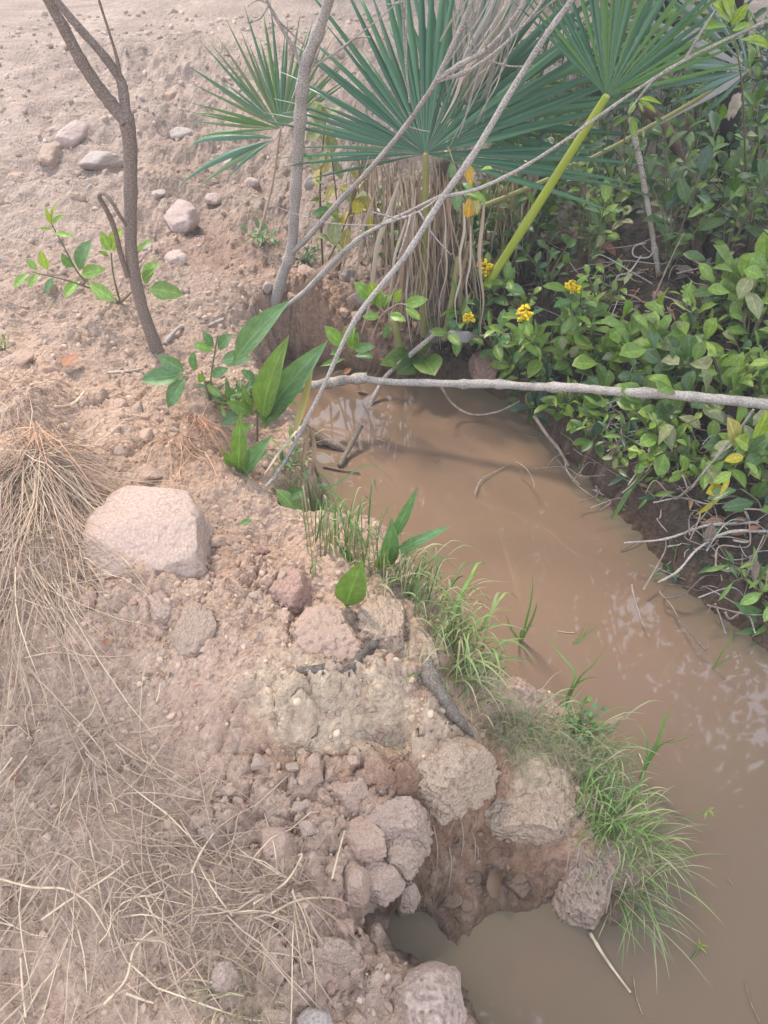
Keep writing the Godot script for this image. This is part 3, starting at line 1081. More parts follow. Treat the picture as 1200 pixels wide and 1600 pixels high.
func materials() -> void:
	var grain := noise_tex(FastNoiseLite.TYPE_SIMPLEX_SMOOTH, 0.02, 1024, 6, Color(0.80, 0.78, 0.77), Color(1, 1, 1), 4)
	var crumbs := noise_tex(FastNoiseLite.TYPE_CELLULAR, 0.03, 1024, 4, Color(0, 0, 0), Color(1, 1, 1), 9)
	var speck := noise_tex(FastNoiseLite.TYPE_SIMPLEX_SMOOTH, 0.06, 1024, 5, Color(0.72, 0.70, 0.70), Color(1, 1, 1), 14)
	var bark_t := noise_tex(FastNoiseLite.TYPE_SIMPLEX_SMOOTH, 0.03, 512, 5, Color(0.40, 0.38, 0.36), Color(1, 1, 1), 15)
	M.earth = earthy(mat(Color(1, 1, 1), 0.95, true, 0.25), 1.6, grain, crumbs, 1.6)
	M.water = mat(Color(1, 1, 1), 0.03, true, 0.55)
	M.water.normal_enabled = true
	var ripples := noise_tex(FastNoiseLite.TYPE_SIMPLEX_SMOOTH, 0.006, 512, 3, Color(0, 0, 0), Color(1, 1, 1), 30)
	ripples.color_ramp = null
	ripples.as_normal_map = true
	ripples.bump_strength = 1.2
	M.water.normal_texture = ripples
	M.water.normal_scale = 0.06
	M.water.uv1_triplanar = true
	M.water.uv1_world_triplanar = true
	M.water.uv1_scale = Vector3.ONE * 0.9
	M.clod_pink = earthy(mat(lin(0.54, 0.385, 0.295), 0.95, false, 0.25), 2.6, speck, crumbs, 0.5)
	M.clod_pale = earthy(mat(lin(0.56, 0.425, 0.35), 0.95, false, 0.25), 1.3, speck, crumbs, 0.8)
	M.clod_tan = earthy(mat(lin(0.49, 0.365, 0.28), 0.95, false, 0.25), 2.2, speck, crumbs, 1.1)
	M.clod_grey = earthy(mat(lin(0.49, 0.365, 0.29), 0.95, false, 0.25), 2.6, speck, crumbs, 0.5)
	M.clod_red = earthy(mat(lin(0.47, 0.31, 0.245), 0.95, false, 0.25), 2.6, speck, crumbs, 0.6)
	M.clay = earthy(mat(lin(0.57, 0.425, 0.31), 0.95, false, 0.25), 2.2, speck, crumbs, 1.3)
	M.stone_grey = earthy(mat(lin(0.48, 0.41, 0.365), 0.85, false, 0.3), 2.0, speck, crumbs, 0.15)
	M.stone_pink = earthy(mat(lin(0.55, 0.43, 0.38), 0.85, false, 0.3), 2.0, speck, crumbs, 0.2)
	M.wet_mud = earthy(mat(lin(0.21, 0.142, 0.098), 0.7, false, 0.35), 3.0, speck, crumbs, 0.4)
	M.bark_grey = earthy(mat(lin(0.74, 0.68, 0.64), 0.85, true, 0.3), 9.0, bark_t, bark_t, 0.25)
	M.bark_pale = earthy(mat(lin(0.86, 0.79, 0.73), 0.85, true, 0.3), 9.0, bark_t, bark_t, 0.25)
	M.bark_brown = earthy(mat(lin(0.46, 0.375, 0.33), 0.85, true, 0.3), 9.0, bark_t, bark_t, 0.25)
	M.bark_dark = earthy(mat(lin(0.10, 0.085, 0.075), 0.9, true, 0.3), 8.0, bark_t, bark_t, 0.15)
	M.gravel = mat(Color(1, 1, 1), 0.95, true, 0.25)
	M.root = mat(lin(0.33, 0.26, 0.21), 0.9, true, 0.3)
	M.twig_green = mat(lin(0.16, 0.15, 0.08), 0.7, true, 0.4)
	M.petiole = mat(lin(0.30, 0.36, 0.05), 0.45, true, 0.5)
	M.petiole_dull = mat(lin(0.26, 0.25, 0.09), 0.55, true, 0.5)
	M.grass = mat(Color(1, 1, 1), 0.5, true, 0.4)
	M.grass.backlight_enabled = true
	M.grass.backlight = Color(0.5, 0.6, 0.3)
	M.straw = mat(Color(1, 1, 1), 0.8, true, 0.3)
	M.flower = leafy(0.90, 0.68, 0.015, 0.6, 0.5)
	M.leaf_a = leafy(0.215, 0.36, 0.065)
	M.leaf_b = leafy(0.11, 0.21, 0.06)
	M.leaf_c = leafy(0.29, 0.44, 0.075)
	M.leaf_d = leafy(0.065, 0.145, 0.085, 0.38)
	M.leaf_e = leafy(0.16, 0.27, 0.10, 0.35)
	M.leaf_bright = leafy(0.32, 0.53, 0.10)
	M.leaf_lime = leafy(0.42, 0.58, 0.085)
	M.leaf_fresh = leafy(0.18, 0.34, 0.12)
	M.leaf_yellow = leafy(0.62, 0.56, 0.03)
	M.leaf_gold = leafy(0.75, 0.45, 0.04)
	M.leaf_wilt = leafy(0.42, 0.45, 0.22, 0.6)
	M.leaf_wilt_yellow = leafy(0.58, 0.50, 0.16, 0.6)
	M.leaf_dry = leafy(0.36, 0.23, 0.135, 0.7, 0.25)
	M.leaf_rust = leafy(0.42, 0.19, 0.10, 0.7, 0.25)
	M.leaf_grey = leafy(0.27, 0.21, 0.165, 0.8, 0.2)
	M.palm_a = leafy(0.056, 0.14, 0.074, 0.36, 0.35)
	M.palm_b = leafy(0.077, 0.174, 0.092, 0.36, 0.35)
	M.palm_c = leafy(0.043, 0.111, 0.064, 0.36, 0.35)
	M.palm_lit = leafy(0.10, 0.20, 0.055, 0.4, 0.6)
	M.palm_pale = leafy(0.15, 0.20, 0.095, 0.45, 0.5)
	M.palm_dry = leafy(0.44, 0.33, 0.25, 0.75, 0.2)
	M.palm_dry2 = leafy(0.30, 0.205, 0.14, 0.75, 0.2)
	M.palm_dry3 = leafy(0.50, 0.41, 0.33, 0.75, 0.2)
	M.palm_grey = leafy(0.36, 0.335, 0.31, 0.75, 0.2)
	M.palm_grey2 = leafy(0.27, 0.26, 0.25, 0.75, 0.2)
	var skins := [leaf_skin(1, 0.08), leaf_skin(2, 0.2), leaf_skin(3, 0.32)]
	var which := 0
	for key in M.keys():
		if key.begins_with("leaf_"):
			M[key].albedo_texture = skins[[0, 1, 0, 2, 1][which % 5]]
			M[key].texture_repeat = false
			which += 1
	P.shrub = [M.leaf_a, M.leaf_a, M.leaf_b, M.leaf_c, M.leaf_e, M.leaf_c, M.leaf_wilt]
	P.dark = [M.leaf_b, M.leaf_d, M.leaf_e, M.leaf_b, M.leaf_a]
	P.light = [M.leaf_c, M.leaf_a, M.leaf_bright, M.leaf_c, M.leaf_lime]
	P.bright = [M.leaf_bright, M.leaf_lime, M.leaf_bright]
	P.fresh = [M.leaf_fresh, M.leaf_fresh, M.leaf_a]
	P.yellow = [M.leaf_yellow, M.leaf_lime, M.leaf_yellow]
	P.wilt = [M.leaf_wilt, M.leaf_wilt, M.leaf_wilt_yellow]
	P.dry = [M.leaf_dry, M.leaf_grey, M.leaf_dry, M.leaf_rust]
	P.palm = [M.palm_a, M.palm_b, M.palm_c]
	P.palm_dead = [M.palm_dry, M.palm_dry2, M.palm_dry3, M.palm_dry]
	P.palm_grey = [M.palm_grey, M.palm_grey2, M.palm_dry3, M.palm_grey]


func plants_far() -> void:
	canopy_tree("leafy_tree", "slender tree with small leaves beyond the palm, its crown mirrored in the muddy water", Vector3(1.7, 0, -5.6), 3.6, Vector3(0.3, 4.2, 1.7), Vector3(1.7, 1.0, 1.4), 9500, 0.15)
	canopy_tree("leafy_tree", "broad tree behind the shrubs of the right bank, leaning over the water", Vector3(2.9, 0, -3.0), 3.2, Vector3(-1.3, 4.0, 0.9), Vector3(1.7, 0.9, 1.7), 13000, 0.15)
	canopy_tree("leafy_tree", "thin tree standing farthest back on the grassy verge", Vector3(2.0, 0, -8.0), 3.8, Vector3(-1.3, 4.7, 0.1), Vector3(2.3, 1.8, 1.1), 15000, 0.16)
	for k in 12:
		var x := rng.randf_range(0.7, 4.0)
		var vz := rng.randf_range(-8.6, -6.6)
		bush("verge_shrub", "green shrub, %s of those on the verge behind the palm" % place_word(Vector3(x, 0, vz), Vector3(2.3, 0, -7.6), 1.6, 1.0), Vector3(x, 0, vz), 0.7, 0.4, 6, 10, 0.13, "oval", [M.leaf_e, M.leaf_wilt, M.leaf_a], "shrubs on the verge behind the palm")
	for k in 10:
		tuft("verge_grass", "dull green grass tuft on the verge behind the palm", Vector3(rng.randf_range(0.3, 3.4), 0, rng.randf_range(-8.2, -6.4)), 70, 0.35, 0.2, 0.008, [Color(0.20, 0.23, 0.08), Color(0.30, 0.29, 0.14)], Vector3.ZERO, 0.12, 0, "grass tufts on the verge")


func crown_of(o: Node3D, middle_: Vector3, wide: Vector3, leaves: int, size: float, m: Material) -> void:
	var mm := MultiMesh.new()
	mm.transform_format = MultiMesh.TRANSFORM_3D
	mm.mesh = leaf_mesh("oval", 2)
	mm.instance_count = leaves
	var ends: Array = []
	for k in 26:
		ends.append(middle_ + Vector3(rng.randf_range(-1, 1) * wide.x, rng.randf_range(-1, 1) * wide.y, rng.randf_range(-1, 1) * wide.z))
	for k in leaves:
		var p: Vector3 = pick(ends) + Vector3(rng.randfn(), rng.randfn() * 0.7, rng.randfn()) * 0.2
		var b := Basis.looking_at(jitter(1.0) + Vector3(0, -0.2, 0.01), UP + jitter(0.6)).scaled_local(Vector3.ONE * size * rng.randf_range(0.7, 1.3))
		mm.set_instance_transform(k, Transform3D(b, p))
	var mi := MultiMeshInstance3D.new()
	mi.name = "crown"
	mi.multimesh = mm
	mi.material_override = m
	mi.set_meta("kind", "stuff")
	o.add_child(mi)


func palms() -> void:
	var base: Vector3 = drop(Vector3(0.227, -0.243, -3.34), -0.02)
	var o := thing("fan_palm", "large fan palm with blue green fans over a skirt of dead brown fronds", "palm", base)
	var tr := Geo.new()
	tr.tube([Vector3.ZERO, Vector3(0.01, 0.35, -0.05), Vector3(0.03, 0.78, -0.12)], [0.075, 0.06, 0.05], 12, Color(1, 1, 1), 0.16, 2, 8)
	part(o, "trunk", tr.mesh(), M.bark_brown)
	var hub := Vector3(0.159, 0.612, -3.2)
	fan(o, "leaf", hub, Vector3(0.06, 0.80, -0.50), Vector3(0.0, 0.55, 0.9), 200, 50, 0.66, 1.08, P.palm, 0.10, [Vector3(0.184, -0.245, -3.3), Vector3(0.174, 0.195, -3.28), hub], 0.0155, M.petiole_dull, 0.55, 0.74)
	var hub2 := Vector3(0.75, 0.88, -2.95)
	fan(o, "leaf", hub2, Vector3(0.22, 0.9, -0.25), Vector3(-0.05, 0.35, 0.95), 128, 36, 0.56, 0.60, [M.palm_lit, M.palm_b, M.palm_lit, M.palm_a], 0.06, [Vector3(0.438, 0.069, -3.2), Vector3(0.613, 0.492, -3.1), hub2], 0.0165, M.petiole)
	var hub3 := Vector3(0.294, 0.568, -3.75)
	fan(o, "leaf", hub3, Vector3(0.55, 0.8, -0.1), Vector3(-0.2, 0.4, 0.9), 150, 26, 0.75, 0.9, P.palm, 0.12, [base + Vector3(0.02, 0.7, -0.1), hub3], 0.012, M.petiole_dull)
	var hub4 := Vector3(1.47, 0.805, -3.6)
	fan(o, "leaf", hub4, Vector3(-0.75, 0.55, 0.2), Vector3(0.1, 0.8, 0.6), 120, 18, 0.55, 0.7, [M.palm_a, M.palm_c, M.palm_grey2], 0.15, [base + Vector3(0.06, 0.55, -0.05), Vector3(0.811, 0.463, -3.5), hub4], 0.010, M.petiole_dull)
	var hub5 := Vector3(0.33, 0.701, -3.5)
	fan(o, "dead_leaf", hub5, Vector3(0.16, 0.95, -0.1), Vector3(0.0, 0.3, 0.95), 46, 20, 0.62, 0.66, P.palm_grey, 0.10, [base + Vector3(0.03, 0.7, -0.12), hub5], 0.012, M.bark_grey)
	for h in [
		[Vector3(-0.01, 0.548, -3.4), 34, 0.66, 0.15], [Vector3(0.057, 0.537, -3.34), 36, 0.74, 0.14], [Vector3(0.115, 0.536, -3.3), 36, 0.78, 0.13], [Vector3(0.186, 0.523, -3.36), 34, 0.76, 0.13], [Vector3(0.258, 0.512, -3.34), 34, 0.72, 0.14], [Vector3(0.319, 0.465, -3.42), 26, 0.70, 0.15],
		[Vector3(0.102, 0.452, -3.24), 26, 0.60, 0.14], [Vector3(0.231, 0.427, -3.24), 22, 0.62, 0.15], [Vector3(0.347, 0.397, -3.12), 15, 0.52, 0.15], [Vector3(-0.08, 0.563, -3.55), 22, 0.55, 0.14],
	]:
		dead_frond(o, h[0], Vector3(0.02, -1, 0.12), int(h[1] * 0.66), h[2], h[3], P.palm_dead, 0.0085)
	dead_frond(o, Vector3(0.635, 0.424, -3.6), Vector3(-0.12, -1, 0.05), 32, 0.55, 0.13, P.palm_dead, 0.009)
	dead_frond(o, Vector3(0.511, 0.489, -3.5), Vector3(0.02, -1, 0.05), 22, 0.55, 0.16, P.palm_dead, 0.008)
	for e in [[[Vector3(0.075, -0.262, -3.16), Vector3(0.062, -0.165, -3.16), Vector3(0.039, -0.059, -3.15)], 0.017], [[Vector3(0.27, -0.188, -3.2), Vector3(0.294, 0, -3.2), Vector3(0.314, 0.18, -3.25)], 0.013]]:
		var sg := Geo.new()
		sg.tube(e[0].map(func(p): return p - base), [e[1] * 1.2, e[1]], 8, Color(1, 1, 1), 0.08, 3)
		part(o, "petiole_stub", sg.mesh(), M.petiole_dull)
	dead_frond(o, Vector3(-0.11, 0.621, -3.7), Vector3(-0.1, -1, 0.1), 16, 0.55, 0.18, [M.palm_grey2, M.palm_pale, M.palm_grey])
	dead_frond(o, Vector3(0.443, 1.16, -3.3), Vector3(-0.42, -0.9, 0.1), 26, 0.5, 0.2, P.palm_grey, 0.01)
	dead_frond(o, Vector3(0.333, 1.12, -3.4), Vector3(-0.3, -0.9, 0.1), 20, 0.45, 0.2, P.palm_grey, 0.009)

	var b2: Vector3 = drop(Vector3(-0.642, -0.062, -4), -0.01)
	var y := thing("young_fan_palm", "small pale fan palm leaf on a thin stalk before the earth slope", "palm", b2)
	var hb := b2 + Vector3(-0.461, 0.523, -3.85) - Vector3(-0.619, 0.002, -3.85)
	fan(y, "leaf", hb, Vector3(-0.28, 0.85, -0.32), Vector3(0.1, 0.5, 0.9), 150, 34, 0.48, 0.52, [M.palm_pale, M.palm_pale, M.palm_b, M.palm_lit], 0.08, [b2, b2.lerp(hb, 0.5) + Vector3(0.015, 0, 0), hb], 0.006, M.palm_dry)
	var hb3 := hb + Vector3(-0.02, -0.03, 0.05)
	fan(y, "leaf", hb3, Vector3(-0.85, -0.1, 0.1), Vector3(0.1, 0.8, 0.6), 50, 6, 0.46, 0.5, [M.palm_pale, M.palm_a], 0.3, [hb, hb3], 0.005, M.palm_dry)


func saplings_and_branches() -> void:
	# the brown sapling before the slope
	var base: Vector3 = drop(Vector3(-0.912, -0.05, -2.85), -0.02)
	var o := thing("sapling", "brown forked sapling with a smooth trunk before the earth slope", "tree", base)
	var g := Geo.new()
	var t: Array = [base, Vector3(-0.936, 0.159, -2.84), Vector3(-0.919, 0.384, -2.8), Vector3(-0.862, 0.63, -2.76), Vector3(-0.827, 0.782, -2.74), Vector3(-0.814, 0.888, -2.72)]
	var rel := func(a: Array) -> Array: return a.map(func(p): return p - base)
	g.tube(rel.call(t), [0.028, 0.023, 0.021, 0.0215, 0.023, 0.025], 12, Color(1, 1, 1), 0.04, 4, 6)
	part(o, "trunk", g.mesh(), M.bark_brown)
	for l in [
		[[Vector3(-0.815, 0.865, -2.72), Vector3(-0.849, 0.912, -2.72), Vector3(-0.883, 0.984, -2.7), Vector3(-0.908, 1.06, -2.68), Vector3(-0.926, 1.14, -2.66), Vector3(-0.95, 1.26, -2.62)], 0.022, 0.016], [[Vector3(-0.815, 0.865, -2.72), Vector3(-0.813, 0.953, -2.74), Vector3(-0.823, 0.99, -2.75), Vector3(-0.857, 1.05, -2.75), Vector3(-0.908, 1.11, -2.76), Vector3(-0.98, 1.2, -2.78), Vector3(-1.02, 1.26, -2.8)], 0.017, 0.012],
		[[Vector3(-0.812, 0.975, -2.74), Vector3(-0.807, 1.05, -2.72), Vector3(-0.807, 1.11, -2.7), Vector3(-0.808, 1.22, -2.66)], 0.006, 0.003],
	]:
		var b := Geo.new()
		b.tube(rel.call(onward(l[0], 1.6 if l[1] > 0.01 else 0.4, Vector3(0.25, 1, 0.1))), [l[1], lerpf(l[1], l[2], 0.6), l[2], l[2] * 0.75, l[2] * 0.3], 10, Color(1, 1, 1), 0.05, 5, 6)
		part(o, "limb", b.mesh(), M.bark_brown)
	crown_of(o, Vector3(-0.3, 3.6, 0.5), Vector3(0.9, 0.5, 0.8), 1500, 0.13, M.leaf_b)
	var lp := Geo.new()
	lp.tube(rel.call([Vector3(-0.95, 0.304, -2.8), Vector3(-0.951, 0.405, -2.78), Vector3(-0.946, 0.507, -2.76), Vector3(-0.953, 0.583, -2.74), Vector3(-0.962, 0.624, -2.73), Vector3(-0.943, 0.64, -2.72), Vector3(-0.917, 0.626, -2.7), Vector3(-0.898, 0.577, -2.7), Vector3(-0.889, 0.531, -2.72)]), [0.011, 0.009, 0.006, 0.006], 8, Color(0.9, 0.85, 0.8), 0.06, 6, 6)
	part(o, "broken_twig", lp.mesh(), M.bark_brown)

	# the dead grey sapling
	var db: Vector3 = drop(Vector3(-0.506, -0.164, -3.39), -0.02)
	var d := thing("dead_sapling", "bare grey dead sapling that forks low before the palm", "tree", db)
	var drel := func(a: Array) -> Array: return a.map(func(p): return p - db)
	var dg := Geo.new()
	dg.tube(drel.call(onward([db] + [Vector3(-0.45, 0.041, -3.36), Vector3(-0.401, 0.169, -3.34), Vector3(-0.357, 0.437, -3.28), Vector3(-0.318, 0.699, -3.22), Vector3(-0.281, 0.908, -3.16), Vector3(-0.216, 1.05, -3.12), Vector3(-0.146, 1.23, -3.05)], 1.2)), [0.027, 0.023, 0.0205, 0.0215, 0.019, 0.016, 0.010, 0.004], 10, Color(1, 1, 1), 0.09, 8, 6)
	part(d, "trunk", dg.mesh(), M.bark_grey)
	for l in [
		[[Vector3(-0.411, 0.146, -3.34), Vector3(-0.323, 0.246, -3.28), Vector3(-0.178, 0.429, -3.2), Vector3(-0.061, 0.573, -3.12), Vector3(0.064, 0.741, -3.04), Vector3(0.131, 0.852, -2.98), Vector3(0.175, 0.931, -2.95)], 0.0130, 0.010], [[Vector3(0.175, 0.931, -2.95), Vector3(0.26, 0.987, -2.92), Vector3(0.335, 1.04, -2.88), Vector3(0.392, 1.12, -2.84), Vector3(0.448, 1.23, -2.8)], 0.010, 0.007],
		[[Vector3(0.175, 0.927, -2.95), Vector3(0.275, 0.954, -2.95), Vector3(0.398, 1.03, -2.98), Vector3(0.511, 1.15, -3)], 0.008, 0.005], [[Vector3(-0.285, 0.912, -3.16), Vector3(-0.322, 0.988, -3.16), Vector3(-0.364, 1.07, -3.14), Vector3(-0.398, 1.15, -3.12)], 0.0085, 0.006], [[Vector3(0.089, 0.841, -3.02), Vector3(0.073, 0.965, -3), Vector3(0.062, 1.08, -2.98), Vector3(0.058, 1.17, -2.96)], 0.004, 0.003],
		[[Vector3(-0.281, 0.904, -3.16), Vector3(-0.176, 0.972, -3.1), Vector3(-0.085, 1.04, -3.05), Vector3(0.041, 1.14, -3)], 0.004, 0.0025],
	]:
		var b := Geo.new()
		b.tube(drel.call(onward(l[0], 0.7)), [l[1], l[2], l[2] * 0.8, l[2] * 0.3], 9, Color(1, 1, 1), 0.10, 9, 6)
		part(d, "branch", b.mesh(), M.bark_grey)
		side_twigs(d, drel.call(l[0]), 3, M.bark_grey)
	twig("dead_branch", "thin grey branch slanting up from the bank behind the long lance leaf", "branch", [drop(Vector3(-0.521, -0.22, -3.35))] + [Vector3(-0.348, 0.075, -3.1), Vector3(-0.204, 0.244, -3.05), Vector3(-0.093, 0.365, -3), Vector3(0, 0.441, -2.95), Vector3(0.093, 0.509, -2.9), Vector3(0.204, 0.606, -2.8)], 0.012, 0.005, M.bark_grey)

	var lb: Vector3 = drop(Vector3(-0.409, -0.001, -1.9), -0.01)
	var lo := thing("leaning_branch", "long bare grey branch rising from the near bank across the palm", "branch", lb)
	var lrel := func(a: Array) -> Array: return a.map(func(p): return p - lb)
	var lg := Geo.new()
	lg.tube(lrel.call(onward([lb] + [Vector3(-0.353, -0.053, -2.1), Vector3(-0.216, 0.134, -2.28), Vector3(-0.094, 0.337, -2.42), Vector3(0.067, 0.506, -2.52), Vector3(0.184, 0.672, -2.58), Vector3(0.284, 0.804, -2.62), Vector3(0.387, 0.973, -2.66), Vector3(0.472, 1.11, -2.68), Vector3(0.571, 1.25, -2.7)], 0.9)), [0.0058, 0.0062, 0.0085, 0.0102, 0.0098, 0.008, 0.006, 0.002], 10, Color(1, 1, 1), 0.07, 8, 6)
	part(lo, "stem", lg.mesh(), M.bark_grey)
	for l in [[[Vector3(0.184, 0.68, -2.58), Vector3(0.292, 0.712, -2.56), Vector3(0.404, 0.773, -2.54), Vector3(0.513, 0.861, -2.5), Vector3(0.612, 0.954, -2.46), Vector3(0.719, 1.05, -2.42), Vector3(0.822, 1.13, -2.38), Vector3(1.01, 1.25, -2.3)], 0.0066, 0.0045], [[Vector3(0.184, 0.684, -2.58), Vector3(0.115, 0.627, -2.6), Vector3(0.032, 0.587, -2.62), Vector3(-0.043, 0.564, -2.64)], 0.004, 0.002]]:
		var b := Geo.new()
		b.tube(lrel.call(onward(l[0], 0.5)), [l[1], l[2], l[2] * 0.8, l[2] * 0.3], 8, Color(1, 1, 1), 0.12, 9, 6)
		part(lo, "branch", b.mesh(), M.bark_grey)
		side_twigs(lo, lrel.call(l[0]), 4, M.bark_grey)

	# what lies over the pool
	twig("fallen_branch", "long pale grey branch lying level across the pool", "branch", [Vector3(-0.089, -0.14, -2.8), Vector3(0.026, -0.13, -2.76), Vector3(0.154, -0.12, -2.74), Vector3(0.291, -0.1, -2.7), Vector3(0.425, -0.08, -2.67), Vector3(0.567, -0.06, -2.62), Vector3(0.719, -0.02, -2.55), Vector3(0.833, 0.03, -2.45), Vector3(0.973, 0.06, -2.39), Vector3(1.09, 0.11, -2.29), Vector3(1.22, 0.15, -2.2), Vector3(1.34, 0.18, -2.12)], 0.0145, 0.018, M.bark_pale, Color(1, 1, 1), "", 12, 0.11)
	twig("broken_branch", "split thicker grey stub at the left end of the level branch", "branch", [Vector3(-0.428, -0.2, -2.8), Vector3(-0.314, -0.17, -2.79), Vector3(-0.183, -0.15, -2.8), Vector3(-0.068, -0.14, -2.81)], 0.017, 0.02, M.bark_pale, Color(0.85, 0.82, 0.78), "", 9, 0.2)
	twig("leaning_stick", "weathered flat stick leaning into the water under the level branch", "stick", [Vector3(0.233, -0.1, -3.11), Vector3(0.112, -0.2, -3.08), Vector3(0, -0.3, -3.05), Vector3(-0.068, -0.39, -2.95)], 0.013, 0.008, M.bark_pale, Color(0.9, 0.88, 0.86), "", 6, 0.12)
	twig("root_loop", "thin pale root arching over the water below the level branch", "root", [Vector3(0.239, -0.2, -2.83), Vector3(0.29, -0.3, -2.86), Vector3(0.371, -0.35, -2.85), Vector3(0.48, -0.34, -2.85), Vector3(0.565, -0.25, -2.8)], 0.0055, 0.004, M.bark_pale, Color(1.0, 0.9, 0.78))
	twig("sunken_log", "brown rotten log end half sunk at the left edge of the pool", "log", [Vector3(-0.506, -0.22, -2.7), Vector3(-0.399, -0.3, -2.74), Vector3(-0.265, -0.35, -2.68), Vector3(-0.145, -0.385, -2.63), Vector3(-0.053, -0.41, -2.6)], 0.034, 0.008, M.bark_brown, Color(1.3, 1.1, 0.95), "", 9, 0.18)
	twig("floating_stick", "brown split stick standing out of the water beside the log", "stick", [Vector3(-0.18, -0.37, -2.52), Vector3(-0.144, -0.35, -2.61), Vector3(-0.095, -0.3, -2.7)], 0.010, 0.012, M.bark_brown, Color(1.5, 1.25, 1.0), "", 5, 0.1)
	twig("floating_stick", "short brown stick floating flat beside the sunken log", "stick", [Vector3(-0.244, -0.373, -2.52), Vector3(-0.179, -0.373, -2.5), Vector3(-0.097, -0.373, -2.48)], 0.005, 0.003, M.bark_brown, Color(1.3, 1.1, 1.0))
	twig("pale_straw", "pale straw lying alone on the open water at bottom", "stick", [Vector3(0.49, -0.372, -0.75), Vector3(0.517, -0.372, -0.691), Vector3(0.557, -0.372, -0.623)], 0.0045, 0.0025, M.straw, Color(0.55, 0.45, 0.31))
	twig("forked_stick", "pale double stick lying on the bank edge above the grass", "stick", [Vector3(-0.278, -0.1, -1.83), Vector3(-0.2, -0.12, -1.78), Vector3(-0.08, -0.16, -1.76), Vector3(0.02, -0.18, -1.7), Vector3(0.098, -0.2, -1.63)], 0.008, 0.006, M.bark_pale, Color(1, 0.95, 0.85))
	twig("forked_stick", "shorter fork of the pale stick beside the dark water", "stick", [Vector3(-0.267, -0.12, -1.83), Vector3(-0.203, -0.16, -1.79), Vector3(-0.123, -0.2, -1.79)], 0.007, 0.005, M.bark_pale, Color(1, 0.95, 0.85))
	# right side poles
	twig("white_cane", "thin whitish dry cane leaning among the dark creepers", "stick", [Vector3(0.988, 0.667, -3.45), Vector3(1.06, 0.49, -3.42), Vector3(1.12, 0.32, -3.38), Vector3(1.17, 0.169, -3.34), Vector3(1.21, 0.04, -3.3)] , 0.012, 0.011, M.bark_pale, Color(1.2, 1.15, 1.05))
	twig("leaning_pole", "thick brown leaning stem between the white cane and dark trunk", "tree", [Vector3(1.1, 0.646, -3.7), Vector3(1.24, 0.542, -3.75), Vector3(1.36, 0.376, -3.8), Vector3(1.48, 0.166, -3.85)] + [drop(Vector3(1.4, 0.062, -3.38))], 0.022, 0.026, M.bark_brown, Color(0.9, 0.75, 0.7), "", 10, 0.12)
	var pb: Vector3 = drop(Vector3(1.44, 0.114, -3.24), -0.02)
	var po := thing("dark_trunk", "dark upright trunk with yellow patches at the top right corner", "tree", pb)
	var pg := Geo.new()
	pg.tube([Vector3.ZERO, Vector3(1.67, 0.171, -4) - pb, Vector3(1.63, 0.482, -4.05) - pb, Vector3(1.58, 0.817, -4.1) - pb, Vector3(1.52, 1.1, -4.12) - pb, Vector3(1.44, 1.59, -4.3) - pb + Vector3(0, 1.5, 0)], [0.055, 0.046, 0.042, 0.04, 0.012], 12, Color(1, 1, 1), 0.14, 2, 8)
	part(po, "trunk", pg.mesh(), M.bark_dark)
	for s in [Vector3(1.62, 0.551, -4), Vector3(1.59, 0.715, -4.04), Vector3(1.67, 0.127, -3.95)]:
		var pm := rock_mesh(77, Vector3(0.026, 0.05, 0.03), 3, 6.0, 0.25)
		part(po, "yellow_patch", pm, M.palm_dry3, Transform3D(Basis(), s - pb + Vector3(0, 0, -0.028)))


